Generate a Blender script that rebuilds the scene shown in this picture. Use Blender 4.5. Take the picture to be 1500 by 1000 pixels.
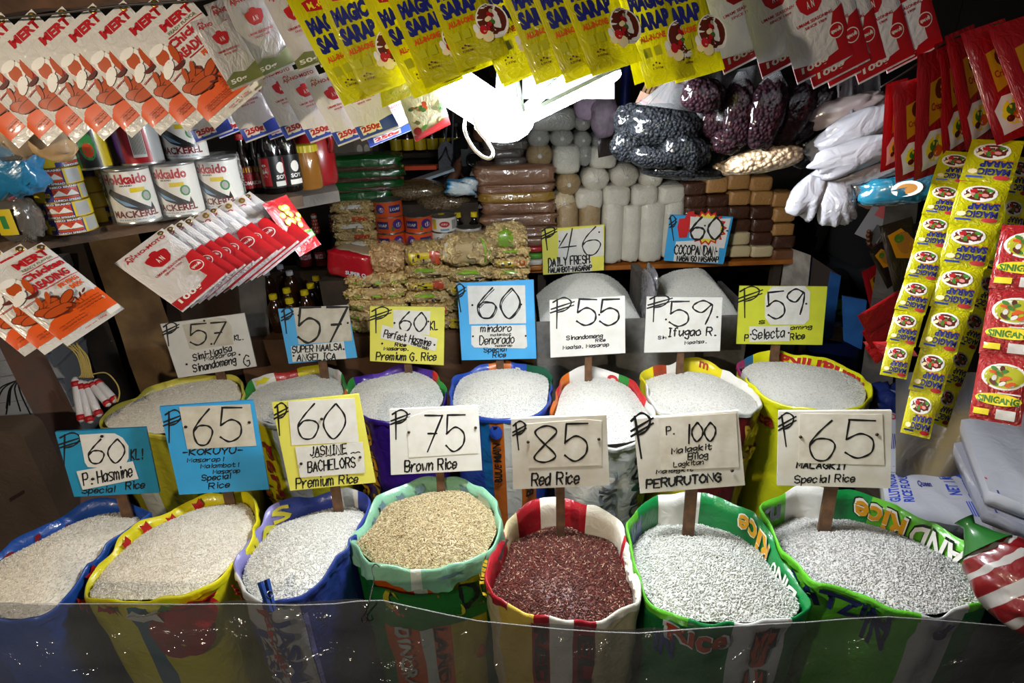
import bpy, bmesh, math, random
import numpy as np
from mathutils import Vector, Matrix
for _o in list(bpy.data.objects): bpy.data.objects.remove(_o, do_unlink=True)
SC = bpy.context.scene
COL = SC.collection
R_ = math.radians
# ------------------------------------------------------------------ camera
FPX, PITCH, ROLL = 850.0, R_(25), R_(2.0)
CAM = Vector((0, 0, 1.75))
_R0 = Vector((1, 0, 0)); _F0 = Vector((0, math.cos(PITCH), -math.sin(PITCH))); _U0 = Vector((0, math.sin(PITCH), math.cos(PITCH)))
CR = _R0*math.cos(ROLL) - _U0*math.sin(ROLL); CU = _U0*math.cos(ROLL) + _R0*math.sin(ROLL); CF = _F0
cd = bpy.data.cameras.new('camera'); cam = bpy.data.objects.new('camera', cd); COL.objects.link(cam)
cd.sensor_width = 36; cd.lens = FPX/1500*36; cd.clip_start = 0.02; cd.clip_end = 60
cam.matrix_world = Matrix(((CR.x, CU.x, -CF.x, CAM.x), (CR.y, CU.y, -CF.y, CAM.y), (CR.z, CU.z, -CF.z, CAM.z), (0, 0, 0, 1)))
SC.camera = cam
# ------------------------------------------------------------------ light and exposure
SC.view_settings.view_transform = 'Standard'; SC.view_settings.look = 'None'
SC.view_settings.gamma = 1.0; SC.view_settings.use_curve_mapping = False
SC.view_settings.exposure = 0.0
wd = bpy.data.worlds.new('world'); SC.world = wd; wd.use_nodes = True
wd.node_tree.nodes['Background'].inputs[0].default_value = (0.75, 0.85, 1.0, 1)
wd.node_tree.nodes['Background'].inputs[1].default_value = 0.035
def lamp(name, loc, power, color, radius=0.03, kind='POINT', target=None, spot=None):
    l = bpy.data.lights.new(name, kind); l.energy = power; l.color = color; l.shadow_soft_size = radius
    o = bpy.data.objects.new(name, l); COL.objects.link(o); o.location = loc
    if spot: l.spot_size = R_(spot); l.spot_blend = 0.6
    if target is not None: o.rotation_euler = (Vector(target)-Vector(loc)).to_track_quat('-Z', 'Y').to_euler()
    return o
# a warm bulb of the aisle, high to the left of the customer; the stall's own lamp hangs in the picture
lamp('aisle_bulb', (-1.15, -0.45, 1.95), 76, (1.0, 0.86, 0.66), 0.03)
# weak unseen frontal light, up behind the customer
lamp('front_light', (0.25, -0.9, 2.7), 9, (1.0, 0.95, 0.88), 0.15)
LAMP_STRENGTH = 255.0
# ------------------------------------------------------------------ geometry helpers
def ray(px, py): return CF + CR*((px-750)/FPX) + CU*((500-py)/FPX)
def P(px, py, d): return CAM + ray(px, py)*d
def onz(px, py, z):
    r = ray(px, py); return CAM + r*((z-CAM.z)/r.z)
def ony(px, py, y):
    r = ray(px, py); return CAM + r*(y/r.y)
def onpl(px, py, o, n):
    r = ray(px, py); return CAM + r*((o-CAM).dot(n)/r.dot(n))
def dep(p): return (p-CAM).dot(CF)
def mpp(p): return dep(p)/FPX
def TM(loc, rz=0, s=1.0, rx=0, ry=0):
    return Matrix.Translation(loc) @ Matrix.Rotation(rz, 4, 'Z') @ Matrix.Rotation(ry, 4, 'Y') @ Matrix.Rotation(rx, 4, 'X') @ Matrix.Scale(s, 4)
def basis(o, x, y, z, s=1.0):
    return Matrix(((x.x*s, y.x*s, z.x*s, o.x), (x.y*s, y.y*s, z.y*s, o.y), (x.z*s, y.z*s, z.z*s, o.z), (0, 0, 0, 1)))
def frame3(TL, TR, BL, d, w, h, s=1):
    """rigid frame of a w x h rectangle whose corners show at these pixels, its top left at depth d; s>0: right edge farther"""
    r0, r1, r2 = ray(*TL), ray(*TR), ray(*BL); p0 = r0*d; best = None
    for i in range(0, 260):
        x = s*d*0.0012*i; p1 = r1*(d+x); A = p1-p0
        den = A.dot(r2)
        if abs(den) < 1e-9: continue
        y = A.dot(p0)/den - d
        if abs(y) > 0.35*d: continue
        B = r2*(d+y)-p0
        e = abs(math.log((A.length/B.length)/(w/h))) + 0.15*abs(x)/d + 0.15*abs(y)/d
        if best is None or e < best[0]: best = (e, A, B)
    if best is None:
        best = (0, r1*d-p0, r2*d-p0)
    A, B = best[1], best[2]
    X = A.normalized(); Z = -(B - X*B.dot(X)).normalized(); Y = Z.cross(X)
    sc = 0.5*(A.length/w + B.length/h)
    o = CAM + p0 + A*0.5
    return basis(o, X, Y, Z, sc)
def facing(px, py, d, roll=0, yaw=0, pitch=0, s=1.0):
    """frame looking back at the viewer's place: X right, Z up, Y away"""
    o = P(px, py, d); Yv = (o-CAM).normalized(); X = (CR - Yv*CR.dot(Yv)).normalized(); Z = X.cross(Yv)
    m = basis(o, X, Yv, Z)
    return m @ Matrix.Rotation(-R_(roll), 4, 'Y') @ Matrix.Rotation(R_(yaw), 4, 'Z') @ Matrix.Rotation(R_(pitch), 4, 'X') @ Matrix.Scale(s, 4)
def catmull(pts, n=8, closed=False):
    m = len(pts); out = []
    D = len(pts[0])
    rng = range(m) if closed else range(m-1)
    for i in rng:
        if closed: a, b, c, d = pts[(i-1) % m], pts[i], pts[(i+1) % m], pts[(i+2) % m]
        else: a, b, c, d = pts[max(i-1, 0)], pts[i], pts[i+1], pts[min(i+2, m-1)]
        for k in range(n):
            t = k/n
            out.append(tuple(0.5*((2*b[j]) + (-a[j]+c[j])*t + (2*a[j]-5*b[j]+4*c[j]-d[j])*t*t + (-a[j]+3*b[j]-3*c[j]+d[j])*t**3) for j in range(D)))
    if not closed: out.append(tuple(pts[-1]))
    return out
class MB:
    def __init__(s): s.V = []; s.F = []; s.M = []; s.S = []
    def add(s, vs, fs, mat=0, smooth=False):
        o = len(s.V); s.V += [tuple(v) for v in vs]
        for i, f in enumerate(fs):
            s.F.append([o+k for k in f]); s.M.append(mat[i] if isinstance(mat, (list, tuple)) else mat); s.S.append(smooth)
    def box(s, lo, hi, mat=0, M=None):
        (x0, y0, z0), (x1, y1, z1) = lo, hi
        vs = [Vector(p) for p in ((x0,y0,z0),(x1,y0,z0),(x1,y1,z0),(x0,y1,z0),(x0,y0,z1),(x1,y0,z1),(x1,y1,z1),(x0,y1,z1))]
        if M is not None: vs = [M @ v for v in vs]
        s.add(vs, [(0,3,2,1),(4,5,6,7),(0,1,5,4),(1,2,6,5),(2,3,7,6),(3,0,4,7)], mat)
    def prism(s, front, back, mat=0, side=None):
        n = len(front); side = mat if side is None else side
        s.add(list(front)+list(back), [list(range(n))] + [list(range(2*n-1, n-1, -1))] + [(i, n+i, n+(i+1) % n, (i+1) % n) for i in range(n)], [mat, side]+[side]*n)
    def grid(s, fn, nu, nv, mat=0, cu=False, smooth=True):
        vs = [fn(i/nu, j/nv) for j in range(nv+1) for i in range(nu if cu else nu+1)]
        W = nu if cu else nu+1; fs = []; ms = []
        for j in range(nv):
            for i in range(nu):
                fs.append((j*W+i, j*W+(i+1) % W, (j+1)*W+(i+1) % W, (j+1)*W+i))
                ms.append(mat((i+.5)/nu, (j+.5)/nv) if callable(mat) else mat)
        s.add(vs, fs, ms, smooth)
    def lathe(s, prof, n=24, mat=0, M=None, smooth=True, cap=True):
        vs = []
        for (r, z) in prof:
            for i in range(n):
                a = 2*math.pi*i/n; v = Vector((r*math.cos(a), r*math.sin(a), z)); vs.append(M @ v if M is not None else v)
        fs = []; ms = []
        for j in range(len(prof)-1):
            for i in range(n):
                fs.append((j*n+i, j*n+(i+1) % n, (j+1)*n+(i+1) % n, (j+1)*n+i)); ms.append(mat[j] if isinstance(mat, (list, tuple)) else mat)
        s.add(vs, fs, ms, smooth)
        if cap:
            m0 = mat[0] if isinstance(mat, (list, tuple)) else mat; m1 = mat[-1] if isinstance(mat, (list, tuple)) else mat
            s.add(vs[:n], [list(range(n-1, -1, -1))], m0); s.add(vs[-n:], [list(range(n))], m1)
    def tube(s, pts, r, n=8, mat=0, closed=False):
        pts = [Vector(p) for p in pts]; m = len(pts); vs = []; up = None
        for i, p in enumerate(pts):
            t = (pts[(i+1) % m]-pts[i-1]) if closed else (pts[min(i+1, m-1)]-pts[max(i-1, 0)])
            t.normalize()
            if up is None: up = t.orthogonal().normalized()
            up = (up - t*up.dot(t)).normalized(); w = t.cross(up)
            rr = r[i] if isinstance(r, (list, tuple)) else r
            for k in range(n):
                a = 2*math.pi*k/n; vs.append(p + up*rr*math.cos(a) + w*rr*math.sin(a))
        fs = [(i*n+k, i*n+(k+1) % n, ((i+1) % m)*n+(k+1) % n, ((i+1) % m)*n+k) for i in range(m if closed else m-1) for k in range(n)]
        if not closed: fs += [list(range(n-1, -1, -1)), list(range((m-1)*n, m*n))]
        s.add(vs, fs, mat, True)
    def build(s, name, mats, parent=None, M=None):
        me = bpy.data.meshes.new(name)
        vs = s.V
        me.from_pydata(vs, [], s.F)
        if not isinstance(mats, (list, tuple)): mats = [mats]
        for m in mats: me.materials.append(m)
        me.polygons.foreach_set('material_index', s.M); me.polygons.foreach_set('use_smooth', s.S)
        me.update()
        return link(name, me, parent, M)
def link(name, me, parent=None, M=None):
    o = bpy.data.objects.new(name, me); COL.objects.link(o)
    if parent is not None: o.parent = parent
    if M is not None:
        if parent is None: o.matrix_world = M
        else: o.matrix_local = M
    return o
def tag(o, label, cat, group=None, kind=None):
    o['label'] = label; o['category'] = cat
    if group: o['group'] = group
    if kind: o['kind'] = kind
    return o
def thing(name, label, cat, M, group=None):
    o = bpy.data.objects.new(name, None); COL.objects.link(o); o.matrix_world = M; o.empty_display_size = 0.02
    return tag(o, label, cat, group)
def string(root, px, py, d, r=.0015):
    """the string a thing hangs by, up to the ceiling"""
    q = P(px, py, d); I = root.matrix_world.inverted(); b = MB(); b.tube([I @ q, I @ Vector((q.x, q.y, 2.61))], r*(I.to_scale().x), 6)
    return b.build('string', mat('string', '6a665e', .7), root)
def struct(o): o['kind'] = 'structure'; return o
def dup(o, M, label, parent=None):
    """copy of a thing with copies of its parts and sub-parts"""
    c = o.copy(); COL.objects.link(c)
    if parent is None: c.matrix_world = M; c['label'] = label
    else: c.parent = parent
    for ch in o.children: dup(ch, None, None, c)
    return c
ORD = ['first', 'second', 'third', 'fourth', 'fifth', 'sixth', 'seventh', 'eighth', 'ninth', 'tenth', 'eleventh', 'twelfth', 'thirteenth', 'fourteenth']
# ------------------------------------------------------------------ materials
def lin(h):
    h = h.lstrip('#'); c = [int(h[i:i+2], 16)/255 for i in (0, 2, 4)]
    return tuple((x/12.92 if x <= 0.04045 else ((x+0.055)/1.055)**2.4) for x in c) + (1,)
_MATS = {}
def mat(name, hexc, rough=0.5, coat=0.0, bump=None, var=None, metal=0.0, vor=None, emit=0.0, tl=0.0, alpha=None, spec=0.5, island=None, coord='Object', trans=0.0):
    if name in _MATS: return _MATS[name]
    m = bpy.data.materials.new(name); m.use_nodes = True; nt = m.node_tree; N = nt.nodes; L = nt.links
    b = N['Principled BSDF']; b.inputs['Base Color'].default_value = lin(hexc); b.inputs['Roughness'].default_value = rough
    b.inputs['Metallic'].default_value = metal; b.inputs['Coat Weight'].default_value = coat; b.inputs['Coat Roughness'].default_value = 0.08
    b.inputs['Specular IOR Level'].default_value = spec
    if trans: b.inputs['Transmission Weight'].default_value = trans
    if emit: b.inputs['Emission Color'].default_value = lin(hexc); b.inputs['Emission Strength'].default_value = emit
    tc = N.new('ShaderNodeTexCoord')
    if var:                                   # (scale, second colour[, contrast]) - stains and mottling
        nz = N.new('ShaderNodeTexNoise'); nz.inputs['Scale'].default_value = var[0]; nz.inputs['Detail'].default_value = 5
        L.new(tc.outputs[coord], nz.inputs['Vector'])
        cr = N.new('ShaderNodeValToRGB'); c = var[2] if len(var) > 2 else 0.15
        cr.color_ramp.elements[0].position = 0.5-c; cr.color_ramp.elements[1].position = 0.5+c
        cr.color_ramp.elements[0].color = lin(hexc); cr.color_ramp.elements[1].color = lin(var[1])
        L.new(nz.outputs['Fac'], cr.inputs['Fac']); L.new(cr.outputs['Color'], b.inputs['Base Color'])
    if island:                                # each grain takes one of these colours
        g = N.new('ShaderNodeNewGeometry'); cr = N.new('ShaderNodeValToRGB'); e = cr.color_ramp.elements
        e[0].position = island[0][0]; e[0].color = lin(island[0][1]); e[1].position = island[1][0]; e[1].color = lin(island[1][1])
        for p_, h_ in island[2:]:
            x = e.new(p_); x.color = lin(h_)
        L.new(g.outputs['Random Per Island'], cr.inputs['Fac']); L.new(cr.outputs['Color'], b.inputs['Base Color'])
    last = None
    if vor:                                   # (scale, strength[, crack colour]) - cells
        v = N.new('ShaderNodeTexVoronoi'); v.inputs['Scale'].default_value = vor[0]; L.new(tc.outputs[coord], v.inputs['Vector'])
        bp = N.new('ShaderNodeBump'); bp.inputs['Strength'].default_value = vor[1]; bp.inputs['Distance'].default_value = 0.01; bp.invert = True
        L.new(v.outputs['Distance'], bp.inputs['Height']); last = bp
        if len(vor) > 2:
            cr = N.new('ShaderNodeValToRGB'); cr.color_ramp.elements[0].position = 0.25; cr.color_ramp.elements[1].position = 0.75
            cr.color_ramp.elements[0].color = lin(hexc); cr.color_ramp.elements[1].color = lin(vor[2])
            L.new(v.outputs['Distance'], cr.inputs['Fac']); L.new(cr.outputs['Color'], b.inputs['Base Color'])
        L.new(bp.outputs['Normal'], b.inputs['Normal'])
    if bump:                                  # (scale, strength) - creases; on the coat only where there are cells below
        nz = N.new('ShaderNodeTexNoise'); nz.inputs['Scale'].default_value = bump[0]; nz.inputs['Detail'].default_value = 3; nz.inputs['Distortion'].default_value = 1.2
        L.new(tc.outputs[coord], nz.inputs['Vector'])
        bp = N.new('ShaderNodeBump'); bp.inputs['Strength'].default_value = bump[1]; bp.inputs['Distance'].default_value = bump[2] if len(bump) > 2 else 0.01
        L.new(nz.outputs['Fac'], bp.inputs['Height'])
        if coat: L.new(bp.outputs['Normal'], b.inputs['Coat Normal'])
        if not last: L.new(bp.outputs['Normal'], b.inputs['Normal'])
    out = N['Material Output']
    if tl:                                    # thin film lets some light through
        t = N.new('ShaderNodeBsdfTranslucent'); t.inputs['Color'].default_value = lin(hexc); mx = N.new('ShaderNodeMixShader'); mx.inputs[0].default_value = tl
        L.new(b.outputs[0], mx.inputs[1]); L.new(t.outputs[0], mx.inputs[2]); L.new(mx.outputs[0], out.inputs['Surface'])
    if alpha is not None:
        t = N.new('ShaderNodeBsdfTransparent'); mx = N.new('ShaderNodeMixShader'); mx.inputs[0].default_value = alpha
        L.new(t.outputs[0], mx.inputs[1]); L.new(b.outputs[0], mx.inputs[2]); L.new(mx.outputs[0], out.inputs['Surface'])
    _MATS[name] = m
    return m
def film(name, hexc, tl=0.12, coat=0.7, rough=0.35):
    return mat('film_'+name, hexc, rough, coat=coat, bump=(6.0, 0.32, 0.010), tl=tl, coord='Generated')
def clearfilm(name, tint='ffffff', clear=0.92, rough=0.08, bumps=(9.0, 0.6, 0.02), coord='Object', gloss=None):
    """clear plastic: mostly see-through, with creased glints"""
    if name in _MATS: return _MATS[name]
    m = bpy.data.materials.new(name); m.use_nodes = True; nt = m.node_tree; N = nt.nodes; L = nt.links
    N.remove(N['Principled BSDF']); out = N['Material Output']
    t = N.new('ShaderNodeBsdfTransparent'); t.inputs[0].default_value = lin(tint)
    g = N.new('ShaderNodeBsdfGlossy'); g.inputs['Roughness'].default_value = rough
    f = N.new('ShaderNodeLayerWeight'); f.inputs['Blend'].default_value = 0.10
    tc = N.new('ShaderNodeTexCoord'); nz = N.new('ShaderNodeTexNoise'); nz.inputs['Scale'].default_value = bumps[0]; nz.inputs['Detail'].default_value = 3; nz.inputs['Distortion'].default_value = 1.5
    bp = N.new('ShaderNodeBump'); bp.inputs['Strength'].default_value = bumps[1]; bp.inputs['Distance'].default_value = bumps[2]
    L.new(tc.outputs[coord], nz.inputs['Vector']); L.new(nz.outputs['Fac'], bp.inputs['Height']); L.new(bp.outputs['Normal'], g.inputs['Normal'])
    d = N.new('ShaderNodeBsdfDiffuse'); d.inputs[0].default_value = lin('d8d8d8'); mx0 = N.new('ShaderNodeMixShader'); mx0.inputs[0].default_value = 1-clear
    L.new(t.outputs[0], mx0.inputs[1]); L.new(d.outputs[0], mx0.inputs[2])
    mx = N.new('ShaderNodeMixShader'); (L.new(f.outputs['Fresnel'], mx.inputs[0]) if gloss is None else None); mx.inputs[0].default_value = gloss or .1; L.new(mx0.outputs[0], mx.inputs[1]); L.new(g.outputs[0], mx.inputs[2])
    L.new(mx.outputs[0], out.inputs['Surface'])
    _MATS[name] = m
    return m
# ------------------------------------------------------------------ handwriting: one marker stroke per line
GL = dict(l.split(':', 1) for l in '''A:022842 1434
B:0802 ~0838473505 ~0535443202
C:~472806042243
D:0802 ~082846442202
E:48080242 0535
F:480802 0535
G:~47280604223243 434525
H:0802 4842 0545
I:1838 2822 1232
J:~4844322213
K:0802 480542
L:080242
M:0208244842
N:02084248
O:~28060422444628
P:0802 ~083847463505
R:0802 ~083847463505 2542
S:~4728071535432203
T:0848 2822
U:~0804224448
V:082248
W:0812253248
Y:082548 2522
Z:08480242
a:~352605031234 3632
b:0802 ~042635331202
c:~352605031233
d:~352605031234 3832
e:~0434352605031233
f:~38281712 0626
g:~352605041334 ~36312001
h:0802 ~04263532
i:1612 1817
j:~26211001 2827
k:0802 360432
l:1812
m:0602 ~05162522 ~25364542
n:0602 ~04263532
o:~26050312333526
p:0600 ~052635331203
r:0602 ~042636
s:~361605332202
t:~18132233 0636
u:~0603122334 3632
v:062236
w:0612243246
y:0623 3600
z:06360232
0:~28060422444628
1:2822
4:270444 3822
5:0848 0805 ~052645432203
6:~381604123244351504
7:0848 4812 1535
8:~250728472503224325
9:~4728070625474532
$:1810 ~0838473515 0747 0646
.:1222
-:0535
!:2824 2322
~:~0415243544'''.split('\n'))
PESO = [[(1, 6.2), (1.1, -1)], [(0.2, 5.6), (2.6, 6.5), (4.3, 5.2), (3.2, 3.5), (1, 2.9)], [(-.2, 3.9), (4.9, 5.3)], [(-.3, 3.1), (4.8, 4.4)]]
def glyphs(txt, seed=0):
    """polylines in units of cap height (baseline 0, cap 1); returns lines, length"""
    rnd = random.Random(seed); out = []; x = 0.0
    for ch in txt:
        if ch == ' ': x += 3.2; continue
        g = GL.get(ch)
        if g is None: x += 3; continue
        wmax = 0
        jx, jy = rnd.uniform(-.15, .15), rnd.uniform(-.2, .2)
        for st in (PESO if ch == '$' else g.split()):
            if ch == '$': sm = len(st) > 2; pts = list(st)
            else:
                sm = st[0] == '~'; st = st.lstrip('~')
                pts = [(float(st[i]), float(st[i+1])-2) for i in range(0, len(st)-1, 2)]
            wmax = max(wmax, max(p[0] for p in pts))
            pts = [(x+p[0]+jx+0.12*p[1]+rnd.uniform(-.1, .1), p[1]+jy+rnd.uniform(-.12, .12)) for p in pts]
            if sm and len(pts) > 2: pts = catmull(pts, 6)
            out.append([(p[0]/6, p[1]/6) for p in pts])
        x += wmax + 1.35
    return out, max((x-1.35), 1)/6
def stroke(mb, pts2, w, to3, mat):
    n = len(pts2)
    if n < 2: return
    vs = []
    for i in range(n):
        a = pts2[max(i-1, 0)]; b = pts2[min(i+1, n-1)]
        tx, ty = b[0]-a[0], b[1]-a[1]; l = math.hypot(tx, ty) or 1; tx /= l; ty /= l
        p = pts2[i]
        if i == 0: p = (p[0]-tx*w*.6, p[1]-ty*w*.6)
        if i == n-1: p = (p[0]+tx*w*.6, p[1]+ty*w*.6)
        k = w*(1.0 + 0.22*math.sin(i*1.3))
        vs.append(to3(p[0]-ty*k, p[1]+tx*k)); vs.append(to3(p[0]+ty*k, p[1]-tx*k))
    mb.add(vs, [(2*i, 2*i+1, 2*i+3, 2*i+2) for i in range(n-1)], mat)
def handwrite(mb, txt, x0, y0, x1, y1, h, w, to3, mat, seed=0):
    """text on pixel baseline (x0,y0)->(x1,y1) with cap height h (pixel y grows downwards)"""
    ls, ln = glyphs(txt, seed); L = math.hypot(x1-x0, y1-y0); c, s = (x1-x0)/L, (y1-y0)/L; k = L/ln
    for l in ls:
        pp = []
        last = None
        for (gx, gy) in l:
            q = (x0 + gx*k*c + gy*h*s, y0 + gx*k*s - gy*h*c)
            if last is not None and len(l) < 4:
                for t in (0.25, .5, .75): pp.append((last[0]+(q[0]-last[0])*t, last[1]+(q[1]-last[1])*t))
            pp.append(q); last = q
        stroke(mb, pp, w, to3, mat)
# ------------------------------------------------------------------ printed lettering
_TX = {}
def textmesh(txt, bold=0.02):
    """printed text as (verts2d, faces) with bounding box scaled to 1 x 1, and its aspect"""
    k = (txt, bold)
    if k in _TX: return _TX[k]
    cu = bpy.data.curves.new('t', 'FONT'); cu.body = txt; cu.offset = bold; cu.resolution_u = 2; cu.space_line = 0.85
    o = bpy.data.objects.new('t', cu)
    me = bpy.data.meshes.new_from_object(o)
    v = np.array([(p.co.x, p.co.y) for p in me.vertices]) if len(me.vertices) else np.zeros((0, 2))
    f = [list(p.vertices) for p in me.polygons]
    bpy.data.objects.remove(o); bpy.data.curves.remove(cu); bpy.data.meshes.remove(me)
    lo, hi = v.min(0), v.max(0); asp = (hi[0]-lo[0])/(hi[1]-lo[1])
    v = (v-lo)/(hi-lo)
    _TX[k] = (v, f, asp)
    return _TX[k]
def refine(vs, fs, L, times=3):
    """split long edges of flat 2-D faces so they can follow a curved surface"""
    bm = bmesh.new(); bv = [bm.verts.new((p[0], p[1], 0)) for p in vs]
    for f in fs:
        try: bm.faces.new([bv[i] for i in f])
        except ValueError: pass
    bmesh.ops.triangulate(bm, faces=bm.faces[:])
    for _ in range(times):
        es = [e for e in bm.edges if e.calc_length() > L]
        if not es: break
        bmesh.ops.subdivide_edges(bm, edges=es, cuts=1)
        bmesh.ops.triangulate(bm, faces=bm.faces[:])
    bm.verts.index_update()
    v = [(x.co.x, x.co.y) for x in bm.verts]; f = [[x.index for x in g.verts] for g in bm.faces]
    bm.free()
    return v, f
def ell(cx, cy, rx, ry, n=18, a0=0, a1=360, rot=0):
    o = []
    for i in range(n + (0 if a1-a0 >= 360 else 1)):
        a = R_(a0+(a1-a0)*i/n); x, y = rx*math.cos(a), ry*math.sin(a); c, s = math.cos(R_(rot)), math.sin(R_(rot))
        o.append((cx+x*c-y*s, cy+x*s+y*c))
    return o
def rect(x0, y0, x1, y1): return [(x0, y0), (x1, y0), (x1, y1), (x0, y1)]
class Pack:
    """a flat sealed packet, w x h in its own units, top centre at the origin, front towards -Y; decals follow the bulging front"""
    def __init__(s, w, h, t, seed=0, crimp=0.05, base=0, n=(14, 18), notch=False):
        s.w, s.h, s.t, s.crimp = w, h, t, crimp; s.mb = MB(); s.layer = 1
        rnd = random.Random(seed); s.wr = [(rnd.uniform(2, 7), rnd.uniform(2, 7), rnd.uniform(0, 6), rnd.uniform(.02, .06)) for _ in range(5)]
        W, H = w, h
        def P3(u, v, side):
            b = s.bulge(u, v); return ((u-.5)*W, -b*side if side > 0 else b*0.8, -v*H)
        fb = (lambda u, v: base(1-u, v)) if callable(base) else base
        s.mb.grid(lambda u, v: P3(1-u, v, 1), n[0], n[1], fb)
        s.mb.grid(lambda u, v: P3(u, v, -1), n[0], n[1], base)
    def bulge(s, u, v):
        e = min(max((v-s.crimp)/(1-2*s.crimp), 0), 1); a = max(0, 1-(2*u-1)**4)**.6 * max(0, 1-(2*e-1)**6)**.7
        k = 0
        for (p, q, r, am) in s.wr: k += am*math.sin(p*u*3+q*v*4+r)
        edge = 0.012*s.t*math.sin(v*40)*(1-a)
        return s.t*.5*(a*(1+k)) + edge + 0.02*s.t
    def at(s, x, y, lay):
        u, v = min(max(x/s.w, 0), 1), min(max(y/s.h, 0), 1)
        return (x-s.w/2, -s.bulge(u, v)-0.004*s.w*lay, -y)
    def poly(s, pts, mat, grow=True):
        v, f = refine(pts, [list(range(len(pts)))], s.w/6)
        s.layer += 0.25
        s.mb.add([s.at(x, y, s.layer) for x, y in v], f, mat, True)
        return s
    def text(s, txt, x, y, w, h, mat, ang=0, bold=0.02):
        """(x,y) lower left of the text box, y downwards"""
        tv, tf, _ = textmesh(txt, bold); c, sn = math.cos(R_(ang)), math.sin(R_(ang))
        q = [(x + a*w*c - b*h*(sn), y - a*w*sn - b*h*c) for a, b in tv]
        q, tf = refine(q, tf, s.w/5, 2); s.layer += 0.25
        s.mb.add([s.at(a, b, s.layer) for a, b in q], tf, mat, True)
        return s
    def mesh(s, name, mats):
        o = s.mb.build(name, mats); me = o.data; bpy.data.objects.remove(o); return me
# ================================================================== the setting
ZR, ZB = 0.65, 0.62                       # mouths of the front and of the back sacks
mWoodDk = mat('wood_dark', '3a2c20', 0.8, bump=(14, 0.5), var=(6, '1f1812'))
mWoodTan = mat('wood_tan', '9a7a52', 0.8, bump=(20, 0.5), var=(7, '5e452a', .2))
mWoodGrey = mat('wood_grey', '5d5650', 0.85, bump=(18, 0.5), var=(9, '3c3834'))
mShelf = mat('wood_shelf', '5a4330', 0.75, bump=(24, 0.5), var=(10, '33251a'))
mConc = mat('concrete_floor', '4a4845', 0.9, bump=(8, 0.4), var=(4, '33312f'))
mDark = mat('wall_boards', '2a2522', 0.9, bump=(10, 0.4), var=(3, '17130f'))
mCeil = mat('ceiling_boards', '3b2a1c', 0.85, bump=(10, 0.4), var=(5, '241910'))
mTan = mat('planed_wood', 'a5764c', 0.6, bump=(18, 0.2), var=(12, '7d5633'))
def setting(name, lo, hi, m):
    b = MB(); b.box(lo, hi); return struct(b.build(name, m))
setting('floor', (-3.2, -1.5, -0.05), (3.2, 4.2, 0), mConc)
b = MB()
for i in range(16): b.box((-3.2+i*0.4, 4.0, 0), (-3.2+i*0.4+0.39, 4.06+0.01*(i % 2), 2.9))
struct(b.build('wall_back', mDark))
setting('wall_left', (-3.2, 0.9, 0), (-3.12, 4.06, 2.9), mDark)
setting('wall_right', (3.12, 0.9, 0), (3.2, 4.06, 2.9), mDark)
b = MB()
for i in range(12): b.box((-3.2, 0.75+i*0.28, 2.6), (3.2, 0.75+i*0.28+0.275, 2.63))
struct(b.build('ceiling', mCeil))
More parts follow.
